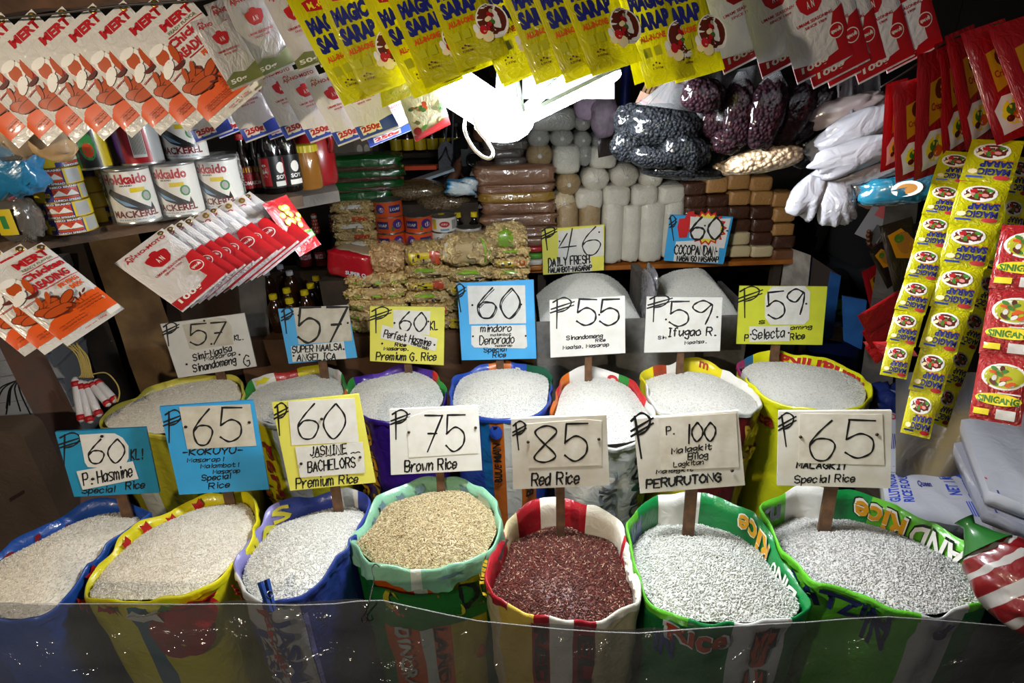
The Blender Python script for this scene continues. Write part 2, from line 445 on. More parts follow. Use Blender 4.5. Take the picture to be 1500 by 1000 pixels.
# ================================================================== rice sacks
def rim_world(px, z):
    pts = [onz(x, y, z) for x, y in px]
    pts = [(p.x, p.y) for p in catmull([(p.x, p.y) for p in pts], 6, True) for p in [Vector((p[0], p[1]))]]
    c = Vector((sum(p[0] for p in pts)/len(pts), sum(p[1] for p in pts)/len(pts)))
    a = sorted(((math.atan2(p[1]-c.y, p[0]-c.x), math.hypot(p[0]-c.x, p[1]-c.y)) for p in pts))
    aa = np.array([q[0] for q in a]); rr = np.array([q[1] for q in a])
    aa = np.concatenate([aa-2*math.pi, aa, aa+2*math.pi]); rr = np.concatenate([rr, rr, rr])
    return c, (lambda t: float(np.interp((t+math.pi) % (2*math.pi)-math.pi, aa, rr)))
class Sack:
    def __init__(s, px, z, body, rim, cuff=0.0, seed=0, taper=0.86, zwob=0.006):
        """body / rim: lists of (from_deg, to_deg, colour index) round the mouth; 0 right, 90 back, 180 left, 270 front"""
        s.z = z; s.c, s.rad = rim_world(px, z); s.seed = seed; s.cuff = cuff; s.taper = taper; s.body, s.rim = body, rim
        r = random.Random(seed); s.ph = [r.uniform(0, 6) for _ in range(6)]
        tri = lambda x: abs((x/math.pi) % 2 - 1)*2-1
        nn = [r.choice((5, 6, 7)), r.choice((9, 10, 11)), r.choice((15, 17, 19))]
        s.cr = lambda t: .0045*tri(nn[0]*t+s.ph[0])+.003*tri(nn[1]*t+s.ph[2])+.0018*tri(nn[2]*t+s.ph[4])
        s.zw = lambda t: zwob*(math.sin(3*t+s.ph[0])+.8*tri(7*t+s.ph[3])+.5*tri(13*t+s.ph[5])+.7*math.sin(5*t+s.ph[1])+.5*math.sin(9*t+s.ph[2]))
    def out(s, t, dz, extra=0.0):
        """point on the outside, dz below the mouth"""
        k = dz/s.z; sc = 1.0 + 0.012*math.sin(min(k*3.2, 3.14)) - (1-s.taper)*k
        w = 0.004*math.sin(11*t+dz*30+s.ph[3])*min(1, dz*12) + 0.003*math.sin(23*t-dz*55+s.ph[4])*min(1, dz*12) + 0.0022*math.sin(dz*90+4*math.sin(3*t))*min(1, dz*9)
        R = s.rad(t)*sc + w + extra + s.cr(t)*(1 - min(1, dz*2.5)*.5)
        return Vector((s.c.x+R*math.cos(t), s.c.y+R*math.sin(t), s.z - dz + s.zw(t)*max(0, 1-dz*4)))
    def inn(s, t, dz, extra=0.0):
        R = s.rad(t)-0.006-0.10*dz-extra + s.cr(t)
        return Vector((s.c.x+R*math.cos(t), s.c.y+R*math.sin(t), s.z - dz + s.zw(t)))
    def pick(s, segs):
        def f(t):
            d = math.degrees(t) % 360
            for a, b_, m in segs:
                if a <= d < b_: return m
            return segs[0][2]
        return f
    def build(s, name, label, mats, group, marks=()):
        M = Matrix.Translation((s.c.x, s.c.y, 0)); I = M.inverted()
        root = thing(name, label, 'rice sack', M, group); s.root = root; s.I = I; s.mats = mats
        pb, pr = s.pick(s.body), s.pick(s.rim); n = 120; tw = 2*math.pi
        hs = [0, .006, .02, .05, .09, .14, .2, .28, .36, .44, .52, .58, .62, s.z-.002]
        b = MB()
        b.grid(lambda u, v: I @ s.out(u*tw, hs[int(round(v*13))]), n, 13, lambda u, v: pb(u*tw), cu=True)
        b.add([I @ s.out(i*tw/n, s.z-.002) for i in range(n)], [list(range(n))], 0)
        s.mark(b, [m for m in marks if m[6] == 'out' and m[3] >= (s.cuff or .016)])
        b.build('sack_body', mats, root)
        # the mouth: folded-over edge, inside lining
        b = MB(); L = 0.13
        prof = []
        cuff = s.cuff or 0.016
        low = lambda t: cuff*(1+0.18*math.sin(4*t+s.ph[1])+.1*math.sin(9*t))
        def f(u, v):
            t = u*tw; k = int(round(v*9))
            if k <= 3:
                q = s.out(t, low(t)*(1-k/3)+0.002*(k == 3), 0.004+0.006*(1-k/3)*(s.cuff > 0)+.002*math.sin(31*t+s.ph[1])*(1-k/3)); 
            elif k == 4: q = s.out(t, 0, 0.001); q.z += 0.003
            elif k == 5: q = s.inn(t, -0.004, -0.004)
            else: q = s.inn(t, L*(k-5)/4)
            return I @ q
        b.grid(f, n, 9, lambda u, v: pr(u*tw), cu=True)
        s.mark(b, [m for m in marks if not (m[6] == 'out' and m[3] >= (s.cuff or .016))])
        b.build('folded_rim', mats, root)
        return root
    def mark(s, b, items):
        """items: (text or polygon, t0, t1, d0, d1, colour, side, rotated)"""
        for li, (tx, t0, t1, d0, d1, m, side, rot) in enumerate(items):
            if isinstance(tx, str): v, f, _ = textmesh(tx, 0.03)
            else: v, f = tx, [list(range(len(tx)))]
            q, f = refine([(p[0], p[1]) for p in v], f, 0.12)
            o = []
            for (u, w) in q:
                if rot == 1: u, w = 1-w, u        # reads upward
                elif rot == -1: u, w = w, 1-u     # reads downward
                elif rot == 2: u, w = 1-u, 1-w
                t = R_(t0+(t1-t0)*u); d = d1+(d0-d1)*w
                if side == 'in': p = s.inn(t, d, 0.003+.0007*li)
                else: p = s.out(t, d, 0.007 + .0007*li + (0.010 if d < (s.cuff or 0.016)*1.3 else 0))
                o.append(s.I @ p)
            b.add(o, f, m, True)
def rice(s, label, material, drop=0.02, back=0.03, h=0.05, n=12000, gl=0.0076, gw=0.0025, seed=1, dimp=None, group=None, shift=(0, 0.0), round_=False):
    """heap of loose grains: the mound and the grains lying on it, one object"""
    rs = np.random.RandomState(seed); c = s.c
    ph = rs.uniform(0, 6, 8)
    def zfun(x, y, r):
        z = s.z - drop - back*np.clip(0.5+0.5*(y)/0.2, 0, 1) + h*(1-np.clip(r, 0, 1)**1.9)
        z = z + 0.004*np.sin(18*x+ph[0]+2*np.sin(14*y))*(1-r) + 0.003*np.sin(27*y+ph[1]+9*x)*(1-r)
        if dimp:
            for (dx, dy, rad, am) in dimp:
                z = z + am*np.exp(-((x-dx)**2+(y-dy)**2)/rad**2)
        return z
    ang = np.linspace(0, 2*np.pi, 97)[:-1]; Rr = np.array([s.rad(a) for a in ang])*0.985-0.010
    sx, sy = shift
    nr = 26; V = []; F = []
    for j in range(nr+1):
        r = j/nr
        x = sx*(1-r) + r*Rr*np.cos(ang); y = sy*(1-r) + r*Rr*np.sin(ang)
        V.append(np.stack([x, y, zfun(x, y, np.full_like(x, r))], 1))
    V = np.concatenate(V); k = np.arange(96); quads = []
    for j in range(nr):
        quads.append(np.stack([j*96+k, (j+1)*96+k, (j+1)*96+(k+1) % 96, j*96+(k+1) % 96], 1))
    quads = np.concatenate(quads)
    # grains
    th = rs.uniform(0, 2*np.pi, n); r = np.sqrt(rs.uniform(0, 1, n)); RR = np.interp(th, np.append(ang, 2*np.pi), np.append(Rr, Rr[0]))
    # even out the area of an irregular mouth
    keep = rs.uniform(0, 1, n) < (RR/RR.max())**2; th, r, RR = th[keep], r[keep], RR[keep]; n = len(th)
    x = sx*(1-r)+r*RR*np.cos(th); y = sy*(1-r)+r*RR*np.sin(th)
    z = zfun(x, y, r); e = 0.002
    nx = -(zfun(x+e, y, r)-zfun(x-e, y, r))/(2*e) + 2*h*0.9*x/RR**1.0*0; ny = -(zfun(x, y+e, r)-zfun(x, y-e, r))/(2*e)
    a = rs.uniform(0, np.pi, n); tilt = rs.normal(0, 0.36, n)
    d = np.stack([np.cos(a)*np.cos(tilt), np.sin(a)*np.cos(tilt), np.sin(tilt)], 1)
    w = np.stack([-np.sin(a), np.cos(a), np.zeros(n)], 1); up = np.cross(d, w)
    L = gl*.5*rs.uniform(.8, 1.15, n)[:, None]; W = gw*.5*rs.uniform(.85, 1.2, n)[:, None]
    o = np.stack([x, y, z+gw*0.25+rs.uniform(-.6, .6, n)*gw], 1)
    # eight-point grain: blunt ends, fat middle
    q = []
    for (l_, s_) in ((-1, .35), (0, 1), (1, .35)):
        for (cw, cu_) in ((1, 0), (0, 1), (-1, 0), (0, -1)):
            q.append(o + d*L*l_ + w*W*s_*cw + up*W*s_*cu_)
    G = np.stack(q, 1).reshape(-1, 3)
    base = len(V) + 12*np.arange(n)[:, None]
    fq = []
    for j in range(2):
        for kk in range(4): fq.append([j*4+kk, j*4+(kk+1) % 4, (j+1)*4+(kk+1) % 4, (j+1)*4+kk])
    fq.append([3, 2, 1, 0]); fq.append([8, 9, 10, 11])
    FQ = (base[:, None, :] + np.array(fq)[None]).reshape(-1, 4)
    verts = np.concatenate([V, G]); faces = np.concatenate([quads, FQ]).astype(np.int32)
    verts[:, 2] -= (s.z-drop)
    me = bpy.data.meshes.new('rice_heap'); me.vertices.add(len(verts)); me.vertices.foreach_set('co', verts.astype(np.float32).ravel())
    me.loops.add(faces.size); me.loops.foreach_set('vertex_index', faces.ravel())
    me.polygons.add(len(faces)); me.polygons.foreach_set('loop_start', np.arange(0, faces.size, 4, dtype=np.int32))
    me.polygons.foreach_set('use_smooth', np.ones(len(faces), dtype=bool))
    me.materials.append(material); me.update(calc_edges=True); me.validate()
    ob = link('rice_heap', me, None, Matrix.Translation((c.x, c.y, s.z-drop)))
    return tag(ob, label, 'rice', group, 'stuff')
def M_(*hx): return [mat('woven_'+h, h, 0.38, coat=0.35, bump=(26, 0.55, .006)) for h in hx]
ricem = lambda nm, *c: mat('rice_'+nm, c[0][1], 0.45, island=c, spec=0.3)
rWhite = ricem('white', (0, 'b9b6ac'), (1, 'efede8'), (.25, 'd6d3ca'), (.8, 'e3e1da'))
rWarm = ricem('warm', (0, 'cabfab'), (1, 'fbf6ec'), (.22, 'e9e0d0'), (.8, 'f3ecdf'))
rBrown = ricem('brown', (0, '3f2d1c'), (1, 'ddd0b0'), (.05, '7a6040'), (.12, 'a08b62'), (.6, 'c0ae86'))
rRed = ricem('red', (0, '2e120d'), (1, 'c2a68c'), (.45, '4e2019'), (.88, '6a3227'), (.94, 'a5826c'))
rPearl = ricem('pearl', (0, '9a9a92'), (1, 'd6d6d0'), (.004, '3a2f26'), (.01, 'a6a69e'), (.6, 'c0c0b8'))
rSticky = ricem('sticky', (0, '94918c'), (1, 'd6d4d1'), (.5, 'b9b6b2'))
GF, GB = 'rice sacks of the front row', 'rice sacks of the back row'
# ---- front row
FR = {}
def sack(key, name, px, z, mats, body, rim, label, group, marks=None, **k):
    s = Sack(px, z, body, rim, **k); s.build(name, label, M_(*mats), group, marks or ()); FR[key] = s
    return s
ALL = lambda m: [(0, 360, m)]
B11 = rect(0, 0, 1, 1)
sack('f1', 'rice_sack', [(216,752),(203,768),(140,818),(101,868),(76,892),(45,906),(0,908),(-50,900),(-85,878),(-50,836),(0,806),(60,775),(128,738),(186,731)], ZR,
     ('1f4fa6', '8c1f2a', '173a86'), ALL(0), ALL(0), 'bright blue rice sack at the far left of the front row', GF,
     [('Perfect', 168, 112, .008, .075, 1, 'in', 0)], seed=1)
BOW = [(0, .5), (.35, .1), (.7, .3), (1, 0), (.85, .5), (1, .9), (.6, .75), (.3, 1)]
sack('f2', 'rice_sack', [(121,871),(147,826),(180,790),(210,766),(246,748),(288,730),(324,722),(360,721),(378,751),(369,784),(345,820),(300,862),(255,878),(180,882),(144,880)], ZR,
     ('e9dc14', 'c01f22', '2f6f86', 'e8e4d8', 'a3122c', '3f8a2a'), [(0, 262, 0), (262, 272, 2), (272, 360, 0)], ALL(0), 'yellow rice sack with red marks on its rim in the front row', GF,
     [(BOW, 196+24*i, 208+24*i, -.004, .045, 1, 'out', 0) for i in range(3)] + [(BOW, 96+24*i, 106+24*i, -.004, .045, 1, 'in', 0) for i in range(4)] + [(BOW, 40, 48, .0, .03, 1, 'in', 0)] +
     [(ell(.5, .5, .5, .5, 14), 268, 312, .03, .2, 4, 'out', 0), (BOW, 283, 300, .0, .045, 5, 'out', 0), (BOW, 296, 318, .0, .05, 1, 'out', 0), (BOW, 262, 285, .0, .06, 3, 'out', 0), (ell(.5, .5, .5, .5, 10), 285, 316, .0, .12, 1, 'out', 0)], seed=2)
sack('f3', 'rice_sack', [(541,736),(528,770),(504,806),(484,830),(458,858),(434,875),(405,884),(372,878),(350,856),(346,830),(360,795),(380,768),(398,748),(452,727),(485,718),(518,717)], ZR,
     ('34459c', '8b86c4', 'd9d6d0', 'd8cf3a', '2b3f86', 'b8242c'), [(0, 238, 0), (238, 285, 2), (285, 330, 4), (330, 360, 0)], [(0, 62, 0), (62, 82, 2), (82, 125, 0), (125, 215, 1), (215, 262, 2), (262, 360, 4)],
     'violet blue rice sack with a white front panel in the front row', GF,
     [('JAS', 176, 118, .006, .07, 3, 'in', 0), ('JASMINE', 242, 256, .1, .5, 4, 'out', -1), ('JASMINE', 262, 278, .04, .44, 4, 'out', -1), ('Bangkur', 256, 266, .0, .3, 5, 'out', -1), (B11, 286, 289, .05, .55, 1, 'out', 0), ('3R', 222, 236, .004, .07, 5, 'out', 0)], seed=3)
sack('f4', 'rice_sack', [(512,787),(536,760),(560,724),(599,709),(638,700),(680,700),(710,718),(725,733),(732,754),(731,775),(710,811),(680,823),(635,832),(590,836),(557,832),(536,817),(518,799)], ZR+.01,
     ('84b898', '1f7d2a', 'd8621c', 'c9b82a', 'cfd6c8', '6f8fa0', '161616', 'b9cfbf'), [(0, 228, 1), (228, 262, 2), (262, 272, 4), (272, 290, 2), (290, 325, 3), (325, 360, 1)], [(0, 262, 0), (262, 271, 4), (271, 360, 0)],
     'green rice sack with a folded pale green cuff holding brown rice', GF,
     [(BOW, 60+20*i, 70+20*i, .01, .05, 5, 'in', 0) for i in range(6)] + [(BOW, 282, 300, .002, .016, 5, 'out', 0), (BOW, 330, 350, .004, .04, 5, 'out', 0), (BOW, 25, 50, .004, .04, 7, 'in', 0),
      (B11, 224, 330, .062, .20, 1, 'out', 0), ('DO', 300, 334, .055, .15, 6, 'out', 0), (ell(.5, .5, .5, .5), 236, 248, .07, .13, 3, 'out', 0), (ell(.5, .5, .3, .5), 239, 245, .08, .12, 6, 'out', 0), (ell(.5, .5, .5, .5), 295, 303, .13, .17, 3, 'out', 0),
      ('DINORADO', 240, 252, .2, .55, 4, 'out', -1), ('LANDO', 274, 284, .2, .5, 6, 'out', -1), (ell(.5, .5, .5, .5), 310, 318, .3, .36, 2, 'out', 0)], cuff=.055, seed=4)
sack('f5', 'rice_sack', [(739,763),(751,754),(796,733),(835,731),(862,742),(904,760),(916,787),(928,820),(935,856),(934,880),(922,892),(898,902),(862,910),(814,907),(772,895),(736,881),(718,874),(712,850),(718,826),(727,805),(733,787)], ZR,
     ('d8c79a', '9c1420', 'e2dccb', '2a2420', 'd9b84a', 'c2a02a'), [(0, 215, 0), (215, 244, 4), (244, 258, 1), (258, 276, 2), (276, 291, 1), (291, 360, 0)],
     [(0, 18, 2), (18, 24, 1), (24, 62, 2), (62, 80, 1), (80, 100, 2), (100, 120, 1), (120, 140, 0), (140, 225, 1), (225, 246, 4), (246, 258, 1), (258, 276, 2), (276, 291, 1), (291, 330, 2), (330, 360, 2)],
     'red and cream striped rice sack holding dark red rice', GF,
     [('RED RICE', 246, 256, .03, .5, 3, 'out', -1), ('ELISA', 279, 289, .04, .4, 3, 'out', -1), ('DINO', 165, 205, .002, .04, 5, 'out', 0), (ell(.5, .5, .5, .5), 8, 16, .03, .07, 1, 'in', 0)], seed=5)
RI = [(0, 'e')]
sack('f6', 'rice_sack', [(922,766),(934,745),(958,727),(970,724),(1024,724),(1036,725),(1084,743),(1120,772),(1135,796),(1150,826),(1164,844),(1179,868),(1182,886),(1170,904),(1146,911),(1060,913),(1003,907),(970,895),(955,880),(940,856),(928,820),(919,787)], ZR,
     ('0c7436', 'd4d2cc', 'c24a1c', '1b1a1a', '55a528', 'e0a21c', '1d3c8c', 'efece6'), [(0, 268, 0), (268, 300, 1), (300, 360, 0)], [(0, 78, 0), (78, 108, 1), (108, 130, 0), (130, 240, 4), (240, 268, 0), (268, 300, 1), (300, 360, 0)],
     'deep green rice sack with orange lettering and a white front stripe', GF,
     [('Rice', 272, 294, .0, .55, 3, 'out', 1), ('Rice', 274, 292, .012, .54, 2, 'out', 1), ('Rice', 50, 12, .006, .08, 7, 'in', 2), ('Rice', 49, 13, .01, .072, 5, 'in', 2), ('FARM', 155, 128, .006, .07, 6, 'in', 0),
      ('Rice', 228, 266, .0, .075, 7, 'out', 0), ('Rice', 230, 264, .006, .07, 2, 'out', 0), ('ARMY', 172, 212, .0, .05, 7, 'out', 0), ('IN', 222, 234, .06, .14, 6, 'out', 0), ('DINO', 356, 325, .004, .05, 7, 'in', 2)], seed=6)
sack('f7', 'rice_sack', [(1113,745),(1137,730),(1170,716),(1230,718),(1254,719),(1305,736),(1365,766),(1386,781),(1425,805),(1443,829),(1452,859),(1449,880),(1410,892),(1374,900),(1320,896),(1272,881),(1224,865),(1194,853),(1179,835),(1149,802),(1125,769)], ZR,
     ('0f7c38', 'd0cec8', 'b8421c', '1b1a1a', '5fb52c', 'd99a1c', '1a2350', 'efece6'), [(0, 268, 4), (268, 300, 1), (300, 360, 0)], [(0, 60, 4), (60, 90, 0), (90, 120, 1), (120, 268, 4), (268, 300, 1), (300, 360, 4)],
     'light green rice sack with big Rice lettering at the right end of the front row', GF,
     [('Rice', 72, 33, .004, .095, 3, 'in', 2), ('Rice', 71, 34, .008, .09, 7, 'in', 2), ('Rice', 70, 35, .016, .082, 5, 'in', 2), ('LAND', 31, -14, .004, .09, 3, 'in', 2), ('LAND', 30, -13, .012, .08, 7, 'in', 2), ('ru', 146, 128, .01, .06, 6, 'in', 0),
      ('RATZIN', 192, 250, .0, .06, 6, 'out', 0), ('IN', 238, 252, .03, .12, 6, 'out', 0), (ell(.5, .5, .5, .5), 275, 288, .0, .06, 6, 'out', 0)], seed=7)
GR, GRB = 'rice heaped in the front sacks', 'rice heaped in the back sacks'
rice(FR['f1'], 'long white rice heaped in the bright blue front sack', rWarm, .006, .035, .06, 15000, seed=11)
rice(FR['f2'], 'creamy white rice heaped in the yellow front sack with red marks', rWarm, .004, .03, .055, 15000, seed=12)
rice(FR['f3'], 'white jasmine rice heaped in the violet blue sack', rWhite, .008, .05, .05, 14000, seed=13)
rice(FR['f4'], 'tan brown rice heaped in the sack with a pale green cuff', rBrown, .012, .03, .05, 15000, seed=14)
rice(FR['f5'], 'dark red rice heaped in the red and cream sack', rRed, .02, .07, .05, 15000, gl=.0085, gw=.0026, seed=15)
rice(FR['f6'], 'round pearly glutinous rice in the deep green sack with white stripe', rPearl, .008, .09, .05, 15000, gl=.0054, gw=.0038, seed=16)
rice(FR['f7'], 'short sticky white rice in the light green sack at the right end', rSticky, .010, .085, .05, 18000, gl=.0064, gw=.0033, seed=17, dimp=[(.12, .0, .05, .012)])
# ---- back row
sack('b1', 'rice_sack', [(357,569),(350,592),(320,618),(270,634),(200,638),(160,632),(147,614),(174,593),(204,577),(240,563),(290,551),(339,548)], ZB,
     ('b9b02c', 'd8cc50', 'd9d9cc', '3d7a30', '7a7426'), [(0, 240, 0), (240, 262, 2), (262, 360, 0)], ALL(1), 'olive yellow rice sack at the far left of the back row', GB, [('RICE', 300, 320, .1, .4, 3, 'out', -1)], seed=21)
sack('b2', 'rice_sack', [(353,582),(380,555),(428,541),(464,534),(479,537),(500,549),(507,567),(503,576),(495,600),(460,618),(410,622),(370,612),(355,597)], ZB,
     ('e5e2da', '2f8f3c', 'b8322c', 'e6d81e', 'c8bf28', '8a1d24'), [(0, 200, 0), (200, 262, 3), (262, 284, 0), (284, 340, 4), (340, 360, 0)], [(0, 45, 1), (45, 80, 0), (80, 112, 3), (112, 135, 2), (135, 160, 0), (160, 185, 1), (185, 360, 0)],
     'patchwork white, green, red and yellow rice sack in the back row', GB, [('Bachelors', 214, 232, .06, .5, 5, 'out', -1), ('Perlita', 240, 256, .1, .5, 5, 'out', -1), (BOW, 38, 60, .0, .05, 0, 'in', 0), (BOW, 140, 158, .0, .03, 3, 'in', 0)], seed=22)
sack('b3', 'rice_sack', [(653,582),(644,597),(620,612),(580,618),(545,616),(516,602),(506,585),(508,570),(524,553),(560,543),(596,535),(614,537),(638,549),(650,567)], ZB,
     ('3d1a86', '2f8f3c', 'c62a2a', 'd99a28', 'e06a1c', '5b3aa6'), ALL(0), [(0, 35, 1), (35, 50, 2), (50, 130, 5), (130, 150, 0), (150, 175, 1), (175, 195, 4), (195, 360, 0)],
     'purple rice sack with orange lettering in the back row', GB, [('JUMBIRD', 234, 254, .02, .42, 3, 'out', 1), ('UMBRA', 208, 224, .1, .5, 3, 'out', -1)], seed=23)
sack('b4', 'rice_sack', [(659,579),(668,552),(686,540),(710,534),(749,531),(757,532),(784,538),(802,544),(808,556),(806,583),(802,595),(781,610),(740,614),(707,612),(665,600)], ZB,
     ('2a4cab', 'cf6a1e', '17513a', 'e0dcd2', '151515', '1f6fb0'), [(0, 246, 0), (246, 254, 5), (254, 267, 1), (267, 282, 3), (282, 296, 1), (296, 360, 0)], [(0, 62, 2), (62, 84, 0), (84, 112, 1), (112, 360, 0)],
     'blue rice sack with orange bands behind the brown rice sign', GB, [('BLUE MAIN', 257, 264, .10, .28, 4, 'out', 1), ('BLU', 285, 293, .24, .36, 4, 'out', 1), (ell(.5, .5, .5, .5), 255, 266, .02, .08, 0, 'out', 0), ('B', 78, 70, .01, .04, 3, 'in', 0)], seed=24)
sack('b5', 'rice_sack', [(955,601),(958,625),(935,645),(890,652),(845,648),(815,630),(808,610),(810,595),(817,568),(829,550),(856,541),(880,539),(910,547),(928,559),(943,580)], ZB-.005,
     ('dcd9d2', 'c2272c', '2f7d34', 'd06a20', '1d3a2a', '8c8f96'), [(0, 278, 0), (278, 300, 0), (300, 330, 2), (330, 360, 0)], [(0, 50, 1), (50, 62, 2), (62, 112, 0), (112, 130, 3), (130, 150, 1), (150, 210, 3), (210, 360, 0)],
     'white rice sack with green lettering in the middle of the back row', GB, [('DINORADO', 287, 303, .04, .5, 4, 'out', 1), ('CLASSIC', 262, 276, .1, .5, 5, 'out', 1), (ell(.5, .5, .5, .5), 74, 62, .004, .05, 1, 'in', 0), (ell(.5, .5, .3, .3), 73, 63, .01, .045, 0, 'in', 0)], seed=25)
sack('b6', 'rice_sack', [(940,550),(949,540),(988,529),(1018,529),(1048,535),(1075,550),(1105,571),(1115,589),(1108,598),(1090,607),(1030,612),(970,604),(958,592),(949,574)], ZB,
     ('6b1a1c', 'e8d826', 'e9e5dc', 'b0482c', 'c8a030'), [(0, 250, 1), (250, 360, 0)], [(0, 45, 2), (45, 95, 1), (95, 108, 2), (108, 125, 3), (125, 170, 1), (170, 230, 2), (230, 262, 1), (262, 300, 2), (300, 360, 2)],
     'maroon rice sack with a white and yellow rim in the back row', GB, [('Marci', 300, 345, .05, .12, 4, 'out', 0), ('Sari', 300, 340, .15, .22, 4, 'out', 0), ('m', 72, 62, .004, .035, 3, 'in', 0)], seed=26)
sack('b7', 'rice_sack', [(1083,538),(1089,526),(1110,517),(1146,517),(1185,523),(1230,532),(1260,547),(1273,562),(1273,586),(1254,598),(1200,601),(1149,592),(1110,574),(1092,556)], ZB,
     ('e3e016', 'c02a26', 'c8c4bc', 'a32a6a', '2f6f9c', '8f8a14'), [(0, 300, 0), (300, 360, 5)], [(0, 118, 0), (118, 132, 4), (132, 165, 3), (165, 180, 2), (180, 360, 0)],
     'bright yellow rice sack with red script at the right end of the back row', GB, [('Maharlika', 88, -14, .004, .07, 1, 'in', 2), ('Inca', 196, 226, .05, .11, 1, 'out', 0)], seed=27)
rice(FR['b1'], 'white rice heaped in the olive yellow back sack', rWarm, .0, .02, .05, 9000, seed=31)
rice(FR['b2'], 'white rice heaped in the patchwork back sack', rWhite, .006, .03, .04, 8000, seed=32)
rice(FR['b3'], 'bright white rice heaped in the purple back sack', rWhite, .004, .02, .045, 8000, seed=33)
rice(FR['b4'], 'bright white rice in the blue back sack with orange bands', rWhite, .004, .02, .045, 8000, seed=34)
rice(FR['b5'], 'bright white rice heaped in the white back sack with green lettering', rWhite, .006, .03, .05, 9000, seed=35)
rice(FR['b6'], 'white rice heaped in the maroon back sack with white rim', rWhite, .01, .035, .045, 9000, seed=36)
rice(FR['b7'], 'white rice heaped in the bright yellow back sack', rWhite, .008, .03, .045, 10000, seed=37)
# ================================================================== price signs
mInk = mat('marker_ink', '0a0a0c', 0.5)
mRedInk = mat('red_marker', 'c2201c', 0.5)
mCard = mat('card_white', 'e9e7e2', 0.55, coat=.15, var=(30, 'd6d1c6', .3))
mCardOld = mat('card_worn', 'dcd6c8', 0.5, coat=.3, var=(20, 'b9ad98', .25))
mTack = mat('tack_bronze', '3c2c1e', 0.35, metal=0.7)
mStake = mat('stake_wood', '6d4c30', 0.75, var=(40, '4a3220'))
BRD = {'blue': mat('board_blue', '37a6e2', 0.5, coat=.1, var=(14, '2f98d2', .3)), 'teal': mat('board_teal', '1a93bd', 0.5, coat=.1, var=(14, '1783aa', .3)), 'sky': mat('board_sky', '52b3ee', 0.5, coat=.1, var=(14, '46a5e0', .3)),
       'yellow': mat('board_yellow', 'ebe466', 0.5, coat=.1, var=(14, 'ddd552', .3)), 'lime': mat('board_lime', 'd8dc38', 0.5, coat=.1, var=(14, 'c6ca34', .3)), 'white': mat('board_white', 'e6e4df', 0.5, coat=.1, var=(14, 'd2cec6', .3)),
       'grime': mat('board_grimy', 'd9d5cc', 0.5, coat=.2, var=(9, 'b5aa94', .22))}
GS = 'handwritten price signs standing in the rice'
def sign(label, crop, board, color, cards, inks, tacks, stake=None, sw=42, tilt=12, base=None, thick=0.012, extra=None, edge=None):
    ox, oy, k = crop; px = lambda p: (ox+p[0]*k, oy+p[1]*k)
    if stake is not None:
        q = px(stake); o = onz(q[0], q[1], ZR if stake[1]*k+oy > 660 else ZB)
    else: o = base
    hd = math.atan2(-o.x*0.45, o.y)                    # turned a little towards the customer
    n = Vector((math.sin(hd)*math.cos(R_(tilt)), -math.cos(hd)*math.cos(R_(tilt)), math.sin(R_(tilt))))
    X = Vector((0, 0, 1)).cross(n)*1; X = -X if X.x < 0 else X; X.normalize(); Y = -n; Z = X.cross(Y)
    M = basis(o, X, Y, Z); I = M.inverted()
    root = thing('price_sign', label, 'price sign', M, GS)
    def at(p, off): 
        q = px(p); w = onpl(q[0], q[1], o, n); v = I @ w; return Vector((v.x, -off, v.z))
    b = MB(); fr = [at(p, 0) for p in board]; bk = [v+Vector((0, thick, 0)) for v in fr]
    b.prism(fr, bk, 0)
    for it in inks:
        if len(it) > 7 and it[7] == 'b': handwrite(b, it[0], *it[1:6], it[6], lambda x, y: at((x, y), 0.0006), 1, seed=hash_(it[0]))
    b.build('board', [BRD[color], mInk], root)
    for i, c in enumerate(cards):
        poly, cm = c[0], c[1]; lay = 0.0016*(i+1)
        b = MB(); f = [at(p, lay) for p in poly]; b.prism(f, [v+Vector((0, 0.0012, 0)) for v in f], 0)
        for it in inks:
            if it[7] == i: handwrite(b, it[0], *it[1:6], it[6], lambda x, y: at((x, y), lay+0.0006), 1, seed=hash_(it[0]))
        b.build(c[2] if len(c) > 2 else ('price_card' if i == 0 else 'name_card'), [cm, c[3] if len(c) > 3 else mInk], root)
    for t in tacks:
        c = at(t, 0.0018*(len(cards))+.001); r = 0.0042
        b = MB(); MM = Matrix.Translation(c) @ Matrix.Rotation(R_(90), 4, 'X')
        b.lathe([(r, 0), (r, .001), (r*.8, .0025), (r*.3, .0034)], 10, 0, MM); b.build('thumbtack', mTack, root)
    if stake is not None:
        u = sw*k*mpp(o)*.5; top = max(v.z for v in fr)*0.75; s_ = at(stake, 0)
        b = MB(); b.box((s_.x-u, thick+.0005, -0.07), (s_.x+u, thick+.014, top)); b.build('stake', mStake, root)
    return root
def hash_(t): return sum((i+1)*ord(c) for i, c in enumerate(t)) % 9973
CA, CB, CC, CD = (0, 500, .3), (350, 450, .3), (700, 400, .3), (1050, 400, .3)
W3, W2, W1 = 3.6, 2.6, 2.0
sign('blue price sign reading 60 P. Hasmine at the far left of the front row', CA, [(268,443),(712,420),(780,738),(362,758)], 'teal',
     [([(388,455),(500,448),(560,448),(600,470),(628,510),(628,570),(610,605),(585,620),(430,612),(415,590),(400,510)], mCard), ([(375,632),(650,583),(678,668),(405,722)], mCard)],
     [('$',288,588,405,575,120,4,'b'),('60',430,595,602,588,115,4,0),('KL!',640,578,695,575,52,3.4,'b'),('P. Hasmine',412,702,648,655,58,3.6,1),('Special',400,742,560,735,30,3,'b'),('Rice',615,722,705,715,36,3.4,'b')], [(500,460),(455,668)], (605,830), 45)
